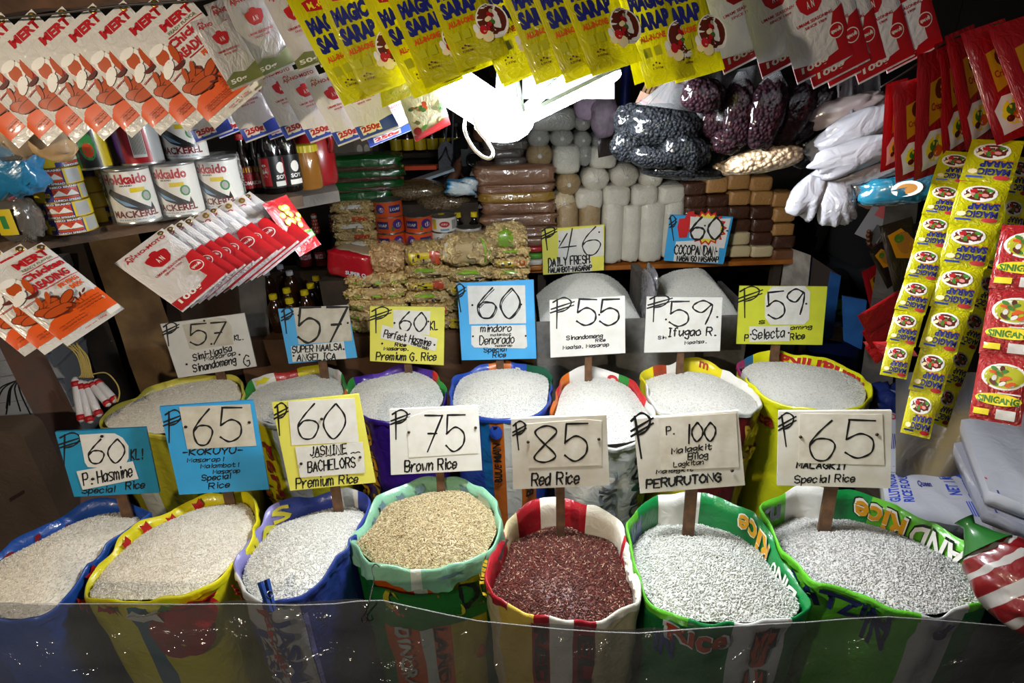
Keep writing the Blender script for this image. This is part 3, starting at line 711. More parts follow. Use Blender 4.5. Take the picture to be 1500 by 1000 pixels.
sign('blue price sign reading 65 Kokuyu in the front row', CA, [(778,320),(1235,288),(1315,722),(875,748)], 'blue',
     [([(875,318),(1222,305),(1252,508),(915,525)], mCardOld)],
     [('$',806,480,898,470,125,4,'b'),('65',945,497,1165,490,168,4.4,0),('-KOKUYU-',892,556,1182,545,30,3.4,'b'),('Masarap!',915,590,1090,583,20,2.2,'b'),('Malambot!',980,618,1165,610,20,2.2,'b'),('Masarap',1040,646,1170,639,20,2.2,'b'),('Special',985,680,1125,669,28,2.8,'b'),('Rice',1020,720,1120,710,28,2.8,'b')], [(908,415),(1218,393)], (1115,785), 45)
sign('yellow price sign reading 60 Jasmine Premium Rice in the front row', CB, [(160,468),(585,425),(667,855),(250,895)], 'yellow',
     [([(240,458),(565,442),(585,655),(258,672)], mCard), ([(275,680),(605,655),(617,805),(300,828)], mCard)],
     [('$',183,612,250,602,125,4,'b'),('60',285,642,510,635,168,4,0),('JASMINE',345,724,525,708,44,3.2,1),('~~~~',360,740,590,715,26,2.4,1),('BACHELORS',338,802,568,777,50,3.4,1),('Premium',280,884,460,866,50,3.4,'b'),('Rice',490,862,580,855,42,3.4,'b')], [(405,542),(305,760),(592,728)], (478,972), 45)
sign('white price sign reading 75 Brown Rice', CB, [(735,500),(1168,482),(1188,795),(742,818)], 'white',
     [([(820,540),(920,505),(1165,495),(1170,710),(830,732)], mCard)],
     [('$',748,632,835,622,112,4,'b'),('75',898,705,1095,700,175,4.2,0),('Brown Rice',810,802,1062,786,52,4,'b')], [(830,608),(1155,585)], (985,880), 40)
sign('white price sign reading 85 Red Rice', CC, [(162,712),(628,692),(643,1035),(172,1055)], 'grime',
     [([(238,735),(525,712),(605,720),(605,935),(248,950)], mCardOld)],
     [('$',183,852,252,838,110,4,'b'),('85',275,930,522,917,180,4.6,0),('Red Rice',262,1038,492,1026,58,4.4,'b')], [(245,822),(590,808)], (405,1228), 42)
sign('grimy white price sign reading P. 100 with taped card', CC, [(758,712),(1270,672),(1305,1035),(792,1075)], 'grime',
     [([(880,705),(1260,680),(1275,945),(895,960)], mCardOld)],
     [('$',772,888,878,862,172,5.5,'b'),('P.',920,787,960,782,38,3,0),('100',1005,828,1158,816,92,4.4,0),('Malagkit',945,880,1140,858,28,3,0),('Bilog',1025,910,1122,900,30,3,0),('Lagkitan',955,945,1100,930,24,2.4,0),('Malagkit',870,978,1050,964,18,2.6,'b'),('PERURUTONG',822,1050,1185,1014,40,5,'b')], [(1240,962)], (1035,1235), 55)
sign('grey white price sign reading 65 Malagkit Special Rice at the right end', CD, [(303,675),(855,672),(848,1050),(295,1035)], 'grime',
     [([(405,685),(808,688),(818,935),(398,925)], mCardOld)],
     [('$',318,835,402,815,128,4,'b'),('65',448,902,742,906,188,4.4,0),('MALAGKIT',388,950,632,956,28,4,'b'),('Special Rice',378,1024,672,1018,36,3.4,'b')], [(408,797),(780,785)], (540,1215), 55)
CE = (0, 270, .3)
sign('white price sign reading 57 Sinandomeng at the far left of the back row', CE, [(782,682),(1193,628),(1253,888),(870,945)], 'white',
     [([(890,685),(1060,650),(1100,655),(1130,690),(1140,780),(950,808),(925,800)], mCardOld)],
     [('$',806,782,882,764,88,3.6,'b'),('57',930,786,1098,770,102,4,0),('KL.',1145,762,1188,756,25,2.6,'b'),('Simi-Maalsa',945,862,1132,812,32,3,'b'),('Masarap',1000,862,1150,832,20,2.4,'b'),('Sinandomeng',945,918,1152,872,36,3.2,'b'),('G',1195,890,1222,884,52,3,'b')], [(998,665),(1033,778),(1170,830),(912,877)], (1075,945), 42)
sign('blue price sign reading 57 Super Maalsa in the back row', CB, [(190,8),(530,-10),(577,245),(243,275)], 'sky',
     [([(265,2),(535,-12),(553,162),(292,180)], mCardOld), ([(255,190),(512,165),(525,250),(262,265)], mCard)],
     [('$',218,118,278,106,98,3.6,'b'),('57',288,172,515,165,172,5.4,0),('SUPER MAALSA',262,222,502,206,32,3,1),('ANGELICA',285,262,472,253,33,3,1)], [(292,38),(532,75),(268,235),(512,203)], (415,338), 40)
sign('yellow price sign reading 60 Perfect Hasmine Premium G. Rice', CB, [(640,-5),(1005,-2),(1000,283),(640,262)], 'yellow',
     [([(755,12),(935,18),(930,135),(752,120)], mCard), ([(700,85),(970,152),(960,213),(690,150)], mCard)],
     [('$',648,116,745,102,98,3.4,'b'),('60',780,114,908,116,92,3.6,0),('KL',935,112,970,109,42,3,'b'),('Perfect Hasmine',706,143,932,190,36,2.8,1),('Denorado',840,178,922,207,14,2,1),('Rice',762,190,815,191,17,2.6,'b'),('Masarap.',708,208,828,210,15,2.4,'b'),('Premium G. Rice',670,258,962,260,38,3.2,'b')], [(700,175),(955,182),(760,75),(925,68)], (828,326), 36)
sign('sky blue price sign reading 60 Mindoro Denorado', CB, [(1064,-118),(1439,-135),(1452,250),(1088,258)], 'sky',
     [([(1115,-105),(1397,-108),(1402,77),(1125,82)], mCard), ([(1135,90),(1400,85),(1408,190),(1395,200),(1150,195),(1135,180)], mCard)],
     [('$',1070,12,1122,0,108,3.4,'b'),('60',1160,52,1360,50,145,3.8,0),('60',1168,54,1364,54,140,2,0),('mindoro',1180,120,1328,116,34,2.8,1),('malambot',1228,140,1328,137,13,1.6,1),('Denorado',1175,182,1342,174,42,2.8,1),('masarap',1250,192,1332,190,12,1.6,1),('Special',1195,220,1305,214,24,2.4,'b'),('Rice',1240,245,1302,242,24,2.4,'b')], [(1140,-12),(1378,-15),(1143,140),(1400,138)], (1275,292), 36)
sign('white price sign reading 55 Sinandomeng Rice', CC, [(350,132),(718,110),(720,390),(355,412)], 'white',
     [([(490,125),(680,132),(668,270),(485,262)], mCard)],
     [('$',362,258,468,247,118,3.6,'b'),('55',482,257,680,254,128,4.4,0),('Sinandomeng',432,327,608,314,20,2.4,'b'),('Rice',575,336,622,332,15,2,'b'),('Maalsa. Masarap',416,372,638,356,17,2.2,'b')], [(592,202)], (540,513), 34)
sign('white price sign reading 59 Ifugao R.', CC, [(825,115),(1195,118),(1182,380),(812,388)], 'white',
     [([(920,150),(950,135),(1190,130),(1180,320),(910,310)], mCard)],
     [('$',833,227,944,216,102,3.6,'b'),('59',935,256,1135,250,118,4,0),('Ifugao R.',925,308,1162,303,40,3.6,0),('Sin',880,322,918,320,15,2.2,'b'),('Maalsa.',1010,347,1116,340,15,2.2,'b')], [(918,225),(1168,213)], (988,476), 34)
sign('lime yellow price sign reading 59 at the right end of the back row', CD, [(112,62),(540,65),(515,350),(95,345)], 'lime',
     [([(235,110),(270,65),(430,62),(455,90),(450,225),(425,250),(260,250),(235,215)], mCard), ([(158,260),(358,255),(355,330),(158,335)], mCard)],
     [('$',112,206,224,190,118,3.6,'b'),('59',253,222,428,200,128,4.2,0),('S',205,248,232,246,15,2.6,'b'),('amng',360,276,462,269,18,2.6,'b'),('P',135,331,152,331,30,3,'b'),('Selecta',172,323,328,312,48,3.2,1),('Rice',358,326,428,319,30,3.2,'b')], [(245,160),(435,148),(165,298),(350,290)], (285,413), 40)
CF_ = (780, 200, .3)
YL = 2.72                                              # front edge of the flour ledge
b46 = ony(840, 398, YL-.05); b60 = ony(1018, 384, YL-.05)
sign('yellow price sign reading 46 leaning on the wooden ledge', CF_, [(45,452),(352,430),(348,652),(52,675)], 'yellow',
     [([(125,462),(345,435),(348,580),(125,600)], mCard), ([(75,605),(285,585),(290,655),(80,668)], mCard)],
     [('$',55,547,128,530,88,3.4,'b'),('46',128,586,332,565,132,3,0),('DAILY FRESH',78,634,278,616,40,3.2,1),('MALAMBOT-MASARAP',78,664,288,650,24,2.8,1)], [(132,510),(325,465),(280,610)], base=b46, tilt=2)
STAR = []
for i in range(34):
    a = 2*math.pi*i/34; r = 1.0 if i % 2 == 0 else .8; STAR.append((850+r*100*math.cos(a), 445+r*86*math.sin(a)))
sign('blue price sign reading 60 Cocopandan with a red thumb and starburst', CF_, [(672,382),(980,392),(932,622),(642,605)], 'blue',
     [([(700,512),(915,500),(905,615),(688,608)], mCard, 'name_card'), ([(905,400),(968,398),(935,545),(895,540)], mCard, 'white_strip'),
      (STAR, mat('star_red', 'd01f1c', .5), 'starburst_edge'), ([(850+(p[0]-850)*.86, 445+(p[1]-445)*.86) for p in STAR], mat('star_yellow', 'e8d93a', .5), 'starburst'),
      ([(715,400),(742,397),(760,366),(788,362),(790,380),(783,402),(768,420),(762,440),(752,490),(715,493),(706,440)], mat('thumb_red', 'c8191c', .5), 'thumb_up'),
      ([(770,388),(920,400),(910,500),(765,492)], mCard, 'price_card')],
     [('60',768,500,920,496,106,5,5),('COCOPANDAN',692,572,892,580,44,3.4,0),('MABANGO MASARAP',705,606,905,612,26,2.8,0),('$',680,497,716,490,98,3,'b')], [(840,432),(948,457),(897,557)], base=b60, tilt=2)
# ================================================================== packets hanging round the stall
mEye = mat('eyelet_brass', 'a8873c', 0.3, metal=0.9)
mWire = mat('hanging_wire', '3a3632', 0.5, metal=0.6)
INK = lambda n, h: mat('print_'+n, h, 0.45, coat=0.12)
F_MERT = [film('cream', 'dedad4'), INK('red', 'b3141c'), INK('orange', 'd8520a'), INK('brown', '5a1c06'), INK('white', 'e9e5de'), INK('olive', '7d7a4a'), INK('rust', 'b5480c')]
def chick(p, x, y, s, m0, m1):
    for (dx, dy, rx, ry, ro) in ((0, 0, 15, 7, -20), (10, 7, 17, 6, 10), (-9, 8, 13, 6, 30), (22, 4, 12, 5, -25), (2, 14, 18, 6, 5)):
        p.poly(ell(x+dx*s, y+dy*s, (rx+1.2)*s, (ry+1.2)*s, 12, rot=ro), m1); p.poly(ell(x+dx*s, y+dy*s, rx*s, ry*s, 12, rot=ro), m0)
    for (dx, dy, ro) in ((-6, -8, -70), (6, -9, -60)): p.poly(ell(x+dx*s, y+dy*s, 9*s, 3*s, 10, rot=ro), m0)
p = Pack(93, 156, 9, 3)
p.poly([(0, 122), (10, 115), (30, 110), (52, 108), (70, 104), (93, 104), (93, 143), (0, 143)], 2)
p.text('MERT', 38, 24, 50, 14, 1, bold=.05).text('READY FLAVOR', 40, 31, 46, 4.5, 5)
p.poly(rect(36, 33, 92, 34.2), 1).text('Chicken', 30, 48, 60, 12, 1, 0, .04).text('BREADING', 24, 66, 60, 13, 1, 0, .04).poly(rect(40, 68.5, 92, 69.7), 1)
p.text('FRYING', 56, 80, 30, 8, 2, 0, .04).text('MIX', 66, 90, 20, 8, 2, 0, .04)
p.poly(ell(16, 44, 13, 14, 14), 4).poly(ell(14, 46, 9, 11, 12, rot=20), 6).poly(ell(9, 62, 13, 7, 12, rot=-30), 4).poly(ell(29, 52, 5, 13, 10, rot=12), 6).poly(ell(23, 66, 10, 6, 10, a0=0, a1=180), 3)
p.poly(ell(14, 34, 12, 6, 12), 4).poly(rect(2, 76, 22, 77.2), 1)
chick(p, 27, 92, 1.1, 6, 3)
for i in range(6): p.poly(ell(34+8*i, 116-3*i, 5, 1.6, 8, rot=30*i), 3)
for i in range(5): p.text('crispy taste for the family', 10 if i > 2 else 46, 118+5*i, 40, 3.4, 3)
p.text('net wt 100g', 34, 152, 34, 3.5, 1).poly(rect(72, 145.5, 90, 153), 4)
ME_MERT = p.mesh('packet', F_MERT)
def eyelet(mb, x, z, r, m): mb.lathe([(r, -1), (r*1.25, 0), (r, 1), (r*.5, .6)], 14, m, Matrix.Translation((x, -1, z)) @ Matrix.Rotation(R_(90), 4, 'X'), cap=False)
b = MB(); eyelet(b, 40, -7, 4.4, 0); o = b.build('e', mEye); ME_EYE = o.data; bpy.data.objects.remove(o)
def hang(name, me, label, cat, M, group, eye=None):
    """one packet: body with its print, and its eyelet where it has one"""
    if eye is None:
        o = link(name, me, None, M); return tag(o, label, cat, group)
    r = thing(name, label, cat, M, group)
    link('pouch', me, r); link('eyelet', eye, r); return r
G = 'orange and white chicken breading packets'
for i in range(8):
    k = 6-i
    TR = (271-45*i, -9+4.5*i); BR = (393-42*i, 123+4*i); BL = (316-41*i, 190+4*i)
    TL = (TR[0]+BL[0]-BR[0], TR[1]+BL[1]-BR[1])
    nm = ORD[7-i]
    hang('breading_packet', ME_MERT, f'orange and white breading packet, {nm} from the left in the top row', 'packet', frame3(TL, TR, BL, .86+.004*i, 93, 156, 1), G, ME_EYE)
for i, (TL, TR, BL) in enumerate([((-32,404),(61,355),(99,507)), ((-66,409),(30,357),(66,520)), ((-98,414),(-4,363),(36,522))]):
    hang('breading_packet', ME_MERT, 'chicken breading packet, ' + ('frontmost of the low bunch beside the wooden post', 'middle one of the low bunch at the left edge', 'rearmost of the low bunch, cut by the left edge')[i], 'packet', frame3(TL, TR, BL, .80+.012*i, 93, 156, 1), 'low bunch of breading packets at the left edge', ME_EYE)
# white seasoning packets with a red bowl
F_A = [film('white', 'e4e0e2'), INK('red', 'b3141c'), INK('white', 'e9e5de'), INK('blue', '1f3fa8'), INK('green', '6f7446')]
def bowl(p, x, y, s, m, m2):
    p.poly([(x-14*s, y-6*s), (x+14*s, y-6*s), (x+12*s, y+3*s), (x+6*s, y+9*s), (x-6*s, y+9*s), (x-12*s, y+3*s)], m); p.poly(ell(x, y-7*s, 14*s, 3.4*s, 14), m)
    p.poly(ell(x, y-11*s, 5*s, 2.5*s, 10), m); p.text('A', x-4*s, y+4*s, 3*s, 7*s, m2).text('N', x+1*s, y+4*s, 3*s, 7*s, m2)
def fl(name, wedge, wmat, txt, w=66, h=120, t=7, seed=5, fm=None, big=None):
    p = Pack(w, h, t, seed)
    p.text('AJINOMOTO' if False else 'AJI-NO-MOTO', w*.1, h*.15, w*.8, h*.07, 1, bold=.03)
    p.text('Aj', w*.12, h*.08, w*.16, h*.045, 1)
    bowl(p, w*.5, h*.33, w/66*1.0, 1, 2)
    p.text('UMAMI SEASONING', w*.2, h*.5, w*.6, h*.03, 1).text('SINCE 1909', w*.32, h*.545, w*.36, h*.025, 1)
    p.poly(wedge, wmat)
    if big: p.poly(big, 1)
    p.text(txt, w*.10, h*.945, w*.46, h*.08, 2, bold=.03)
    return p
w, h = 66, 120
p = fl('50', [(0, h*.86), (w*.3, h*.78), (w*.6, h*.82), (w, h*.74), (w, h*.97), (0, h*.97)], 4, '50g', seed=6)
ME_A50 = p.mesh('packet', [film('milky', 'ccc6c6', tl=.2)] + F_A[1:])
p = fl('250', [(0, h*.80), (w*.4, h*.86), (w, h*.80), (w, h*.98), (0, h*.98)], 3, '250g', seed=7); p.poly(rect(w*.1, h*.835, w*.6, h*.945), 2).text('250g', w*.12, h*.94, w*.46, h*.1, 1, bold=.06)
ME_A250 = p.mesh('packet', F_A)
w, h = 100, 150
p = fl('100', [(0, h*.84), (w*.45, h*.9), (w*.75, h*.86), (w, h*.7), (w, h*.98), (0, h*.98)], 1, '100g', w, h, 9, 8, big=[(w*.72, h*.62), (w*.8, h*.5), (w, h*.46), (w, h*.72), (w*.75, h*.87)])
p.poly(ell(w*.78, h*.68, w*.13, h*.075, 16), 2).poly(ell(w*.78, h*.68, w*.115, h*.065, 16), 1).text('UMAMI', w*.69, h*.695, w*.18, h*.03, 2)
ME_A100 = p.mesh('packet', F_A)
G = 'small milky seasoning packets with a red bowl'
A50 = [((278,33),(330,14),(340,134)), ((298,8),(352,-12),(357,126)), ((322,-8),(384,-31),(378,118)), ((378,-14),(445,-38),(438,104)), ((414,-20),(476,-44),(470,98)), ((448,-24),(506,-48),(500,94))]
for i, (a, b_, c) in enumerate(A50):
    hang('seasoning_packet', ME_A50, f'milky 50g seasoning packet with a green foot, {ORD[i]} from the left', 'packet', frame3(a, b_, c, .79-.003*i, 66, 120, 1), G)
G = 'white and blue seasoning packets'
for i, (x, y) in enumerate([(288,210),(322,203),(360,209),(396,205),(420,206),(455,210),(496,215),(530,207)]):
    TL = (x-52, y-98)
    hang('seasoning_packet', ME_A250, f'white packet with a blue 250g foot, {ORD[i]} from the left in its row', 'packet', frame3(TL, (TL[0]+56, TL[1]-19), (x, y), 1.0-.004*i, 66, 120, 1), G)
hang('seasoning_packet', ME_A250, 'white and blue 250g seasoning packet turned aside, right end of its row by the lamp', 'packet', frame3((505,120),(596,84),(535,196), .97, 66, 90, 1), G)
# noodle-topping packet beside it
p = Pack(60, 90, 7, 9); rnd = random.Random(4)
for i in range(26):
    p.poly(ell(rnd.uniform(6, 54), rnd.uniform(25, 72), rnd.uniform(3, 7), rnd.uniform(2, 4), 8, rot=rnd.uniform(0, 180)), rnd.choice([1, 2, 3, 4]))
p.poly([(0, 78), (60, 70), (60, 90), (0, 90)], 5); p.poly(ell(8, 70, 6, 8, 12), 5)
o = p.mb.build('vegetable_mix_packet', [film('pale', 'd8d4b8'), INK('leaf', '3f7a24'), INK('orange', 'cf4a0c'), INK('cream', 'ead9a8'), INK('olive', '7d7a4a'), INK('red', 'b3141c')], None, frame3((583,140),(640,112),(604,196), 1.02, 60, 75, 1))
tag(o, 'red and green noodle topping packet hanging left of the lamp', 'packet')
# big yellow seasoning pouches
F_Y = [film('yellow', 'd3cc00', tl=.35), INK('navy', '141c6e'), INK('red', 'b3141c'), INK('orange', 'cf4a0c'), INK('gold', 'f2dc1a'), INK('moss', 'b4b20e'), INK('cream', 'ead9a8'), INK('leaf', '3f7a24'), INK('brown', '7d2407'), INK('white', 'e9e5de')]
def maggi(w, h, t, seed, flip=False):
    p = Pack(w, h, t, seed, notch=True)
    p.poly([(w*.2, h*.15), (w*.5, h*.125), (w*.8, h*.15), (w*.78, h*.23), (w*.5, h*.255), (w*.22, h*.23)], 2); p.text('MAGGI', w*.28, h*.225, w*.44, h*.06, 4, bold=.04)
    p.text('MAGIC', w*.1, h*.43, w*.66, h*.145, 1, bold=.07).text('SARAP', w*.1, h*.59, w*.68, h*.145, 1, bold=.07).text('ALL-IN-ONE', w*.12, h*.665, w*.5, h*.05, 3, bold=.05)
    p.poly(rect(w*.65, h*.64, w*.8, h*.665), 3)
    for i in range(2): p.poly(rect(w*(.12+.2*i), h*.71, w*(.26+.2*i), h*.785), 5)
    p.poly(ell(w*.92, h*.71, w*.3, h*.15, 20), 9).poly(ell(w*.92, h*.70, w*.27, h*.13, 20), 8)
    r = random.Random(2)
    for i in range(16):
        a, q = r.uniform(0, 6.3), r.uniform(0, .9); x = w*.92+math.cos(a)*q*w*.25; y = h*.70+math.sin(a)*q*h*.11
        if x < w*.97: p.poly(ell(x, y, w*.05, h*.02, 8, rot=r.uniform(0, 180)), r.choice([3, 7, 6, 2]))
    p.poly(ell(w*.62, h*.79, w*.09, h*.045, 10, rot=30), 6).poly(ell(w*.74, h*.83, w*.11, h*.045, 10, rot=-20), 6).poly(ell(w*.58, h*.74, w*.05, h*.04, 10), 9).poly(ell(w*.7, h*.77, w*.07, h*.04, 10), 2)
    p.text('120g', w*.2, h*.89, w*.2, h*.02, 8)
    for i in range(3): p.poly(ell(w*(.22+.06*i), h*(.85-.012*(i % 2)), w*.02, h*.008, 6), 8)
    return p
ME_Y = maggi(80, 186, 10, 11).mesh('pouch', F_Y); ME_Y2 = maggi(80, 186, 12, 19).mesh('pouch', F_Y)
G = 'yellow seasoning pouches across the top'
YB = [((505,156),.55), ((530,146),.43), ((608,145),.52), ((624,131),.42), ((652,122),.45), ((672,106),.4), ((735,124),.42), ((786,124),.38), ((829,122),.4), ((868,112),.39), ((947,130),.3), ((990,122),.28)]
for i, (BL, sl) in enumerate(YB):
    l = math.hypot(1, sl); H = 192 if i not in (3, 5) else 178; TL = (BL[0]-H*sl/l, BL[1]-H/l); wd_ = 78
    TR = (TL[0]+wd_*.945, TL[1]-wd_*(.33 if i < 9 else .25))
    hang('seasoning_pouch', (ME_Y, ME_Y2)[i % 2], f'yellow lettered seasoning pouch, {ORD[i]} from the left in the top row', 'pouch', frame3(TL, TR, BL, .755-.003*i if i < 10 else .74+.006*(i-9), 80, 186, 1), G)
# plain yellow backs seen behind them, bent over
p = Pack(70, 150, 9, 23); ME_YB = p.mesh('pouch', [film('yellow', 'd3cc00', tl=.35)])
for i, (TL, TR, BL, t) in enumerate([((540,10),(600,-10),(560,158),'behind the second of the front pouches'), ((735,-5),(790,-25),(738,128),'hanging before the lamp stem'), ((900,-15),(950,-30),(930,125),'between two printed pouches right of the lamp'), ((975,-20),(1020,-32),(968,100),'behind the last printed pouch on the right')]):
    hang('seasoning_pouch', ME_YB, 'plain yellow pouch back, ' + t, 'pouch', frame3(TL, TR, BL, .785, 70, 150, 1), 'yellow pouch backs')
# white and red packets at upper right
G = 'white and red seasoning packets at upper right'
RB = [(1056,103), (1112,109), (1163,117), (1186,123), (1209,121), (1251,115), (1292,98)]
for i, (x, y) in enumerate(RB):
    TL = (x-40, y-140+2*i); TR = (TL[0]+93, TL[1]-48)
    hang('seasoning_packet', ME_A100, f'white and red 100g seasoning packet, {ORD[i]} from the left at upper right', 'packet', frame3(TL, TR, (x, y), .90+.011*i, 100, 150, 1), G)
# the bunch nailed to the left shelf
G = 'white and red seasoning packets on the left shelf'
for i in range(12):
    dx, dy = 14.5*i*(1-.018*i), -6.2*i+0.12*i*i
    TL = (167+dx*1.0, 386+dy); TR = (238+dx, 334+dy); BL = (267+dx*.93, 457+dy)
    hang('seasoning_packet', ME_A100, f'white and red packet nailed to the left shelf, {ORD[i]} from the front', 'packet', frame3(TL, TR, BL, .93+.022*i, 100, 150, 1 if i == 0 else 1), G, ME_EYE)
p = Pack(60, 90, 7, 31)
for i in range(20): p.poly(ell(random.Random(i).uniform(14, 50), random.Random(i+50).uniform(14, 66), 6, 5, 9), 1).poly(ell(random.Random(i).uniform(14, 50), random.Random(i+50).uniform(14, 66), 4, 3, 9), 2)
p.poly(rect(30, 62, 56, 74), 3).text('POWDER', 32, 72, 22, 6, 4)
o = p.mb.build('garlic_packet', [film('red', 'a8131a'), INK('moss', 'b4b20e'), INK('cream', 'ead9a8'), INK('leaf', '3f7a24'), INK('white', 'e9e5de')], None, frame3((392,296),(412,288),(432,352), 1.16, 34, 66, 1))
tag(o, 'red garlic powder packet at the right end of the shelf bunch', 'packet')
# red packets at right
def redpack(w, h, seed):
    p = Pack(w, h, 9, seed)
    p.poly([(w*.3, h*.24), (w*.75, h*.2), (w*.85, h*.5), (w*.3, h*.58)], 1).poly(ell(w*.62, h*.3, w*.16, h*.08, 12), 5)
    p.poly([(w*.12, h*.72), (w*.35, h*.62), (w*.9, h*.62), (w*.97, h*.74), (w*.9, h*.9), (w*.2, h*.94)], 2)
    p.poly(ell(w*.56, h*.77, w*.32, h*.11, 16), 3).poly(ell(w*.5, h*.75, w*.15, h*.05, 12), 4).poly(ell(w*.62, h*.8, w*.14, h*.05, 12), 6).poly(ell(w*.4, h*.82, w*.1, h*.03, 12), 5)
    p.text('Crispy', w*.35, h*.48, w*.4, h*.08, 0)
    return p
F_R = [film('red', 'a8131a'), INK('amber', 'c98a10'), INK('white', 'e9e5de'), INK('gold', 'f2dc1a'), INK('leaf', '3f7a24'), INK('brown', '7d2407'), INK('orange', 'cf4a0c')]
ME_R = redpack(60, 150, 41).mesh('packet', F_R)
G = 'red food packets hanging at upper right'
for i, (TL, TR, BL, d) in enumerate([((1306,120),(1322,116),(1297,250),1.0), ((1316,122),(1350,112),(1320,266),.985), ((1352,78),(1384,70),(1346,262),.965), ((1376,62),(1406,50),(1389,230),.975), ((1391,50),(1420,38),(1422,219),.965), ((1416,46),(1462,30),(1466,200),.95), ((1455,38),(1505,22),(1512,190),.935)]):
    hang('food_packet', ME_R, f'red food packet, {ORD[i]} from the left of the bunch at upper right', 'packet', frame3(TL, TR, BL, d, 40 if i else 30, 150, 1), G)
# strips of small yellow sachets, upside down
def sachet(seed):
    w, h = 50, 60; p = Pack(w, h, 5, seed, crimp=.09, n=(8, 10))
    p.poly(ell(w*.46, h*.3, w*.36, h*.2, 16), 9).poly(ell(w*.46, h*.3, w*.31, h*.16, 16), 8)
    r = random.Random(seed)
    for i in range(10): p.poly(ell(w*r.uniform(.22, .7), h*r.uniform(.2, .4), 4, 2.4, 7, rot=r.uniform(0, 180)), r.choice([3, 7, 6, 2, 10]))
    p.text('ALL-IN-ONE', w*.92, h*.5, w*.5, h*.05, 3, ang=180)
    p.text('SARAP', w*.92, h*.52, w*.62, h*.16, 1, ang=180, bold=.05).text('MAGIC', w*.92, h*.7, w*.62, h*.16, 1, ang=180, bold=.05)
    p.poly(ell(w*.78, h*.9, w*.16, h*.05, 12), 2).poly(rect(w*.1, h*.88, w*.42, h*.92), 11).poly(ell(w*.2, h*.78, w*.1, h*.06, 8), 6)
    return p
ME_S = sachet(3).mesh('sachet', F_Y[:1] + F_Y[1:] + [INK('pink', 'd88a86'), INK('blue', '1f3fa8')])
def strip(name, label, path, widths, d0, d1, me, sw, sh, n, yaw=0, group=None):
    pts = catmull([(x, y, w_) for (x, y), w_ in zip(path, widths)], 10)
    ln = [0]
    for a, b_ in zip(pts, pts[1:]): ln.append(ln[-1]+math.hypot(b_[0]-a[0], b_[1]-a[1]))
    def at(s):
        s *= ln[-1]
        k = max(i for i in range(len(ln)) if ln[i] <= s+1e-6); k = min(k, len(pts)-2); t = (s-ln[k])/(ln[k+1]-ln[k])
        return [pts[k][j]+(pts[k+1][j]-pts[k][j])*t for j in range(3)]
    root = thing(name, label, 'sachet strip', Matrix.Translation(P(path[0][0], path[0][1], d0)), group); I = root.matrix_world.inverted()
    for i in range(n):
        a = at(i/n); c = at(min((i+1)/n, .9999)); d = d0+(d1-d0)*i/n
        p0, p1 = P(a[0], a[1], d), P(c[0], c[1], d0+(d1-d0)*(i+1)/n)
        Zv = (p0-p1).normalized(); Yv = ((p0+p1)/2-CAM).normalized(); Yv = (Yv - Zv*Yv.dot(Zv)).normalized(); Yv = (Matrix.Rotation(R_(yaw), 3, Zv) @ Yv); X = Yv.cross(Zv)
        wv = .5*(a[2]+c[2])*d/FPX; hv = (p0-p1).length
        M = Matrix(((X.x*wv/sw, Yv.x*hv/sh, Zv.x*hv/sh, p0.x), (X.y*wv/sw, Yv.y*hv/sh, Zv.y*hv/sh, p0.y), (X.z*wv/sw, Yv.z*hv/sh, Zv.z*hv/sh, p0.z), (0, 0, 0, 1)))
        link('sachet', me, root, I @ M)
    return root
strip('sachet_strip', 'leftmost hanging strip of yellow seasoning sachets at the right', [(1405,222),(1374,320),(1353,395),(1328,470),(1308,552)], [44, 42, 40, 37, 32], 1.02, 1.0, ME_S, 50, 60, 7, group='hanging sachet strips')
strip('sachet_strip', 'middle hanging strip of yellow seasoning sachets, widest and lowest of three', [(1462,205),(1440,275),(1420,350),(1400,425),(1384,480),(1360,555),(1340,638)], [62, 60, 58, 52, 46, 40, 34], .98, .98, ME_S, 50, 60, 7, group='hanging sachet strips')
strip('sachet_strip', 'rear strip of yellow seasoning sachets, rightmost of the three', [(1497,230),(1478,340),(1450,410),(1424,480),(1398,550),(1374,622)], [34, 34, 33, 32, 30, 26], 1.03, 1.03, ME_S, 50, 60, 7, yaw=35, group='hanging sachet strips')
p = Pack(60, 110, 6, 51)
p.poly(rect(0, 4, 60, 108), 0).poly(ell(32, 34, 26, 22, 20), 1).poly(ell(32, 34, 23, 19, 20), 2)
r = random.Random(8)
for i in range(16): p.poly(ell(r.uniform(16, 48), r.uniform(20, 48), 5, 3, 8, rot=r.uniform(0, 180)), r.choice([3, 4, 1, 5]))
p.poly(ell(30, 72, 27, 10, 16), 6).text('SINIGANG', 6, 79, 48, 12, 3, bold=.05).poly(rect(4, 90, 22, 100), 6).poly(rect(30, 88, 52, 104), 1).poly(rect(28, 60, 54, 62), 1)
ME_K = p.mesh('sachet', [film('red', 'a8131a'), INK('white', 'e9e5de'), INK('moss', 'b4b20e'), INK('leaf', '3f7a24'), INK('orange', 'cf4a0c'), INK('brown', '7d2407'), INK('gold', 'f2dc1a')])
strip('sachet_strip', 'red soup-mix sachet strip hanging at the right edge', [(1512,330),(1490,430),(1474,520),(1456,618)], [70, 66, 62, 58], .9, .92, ME_K, 60, 110, 3)
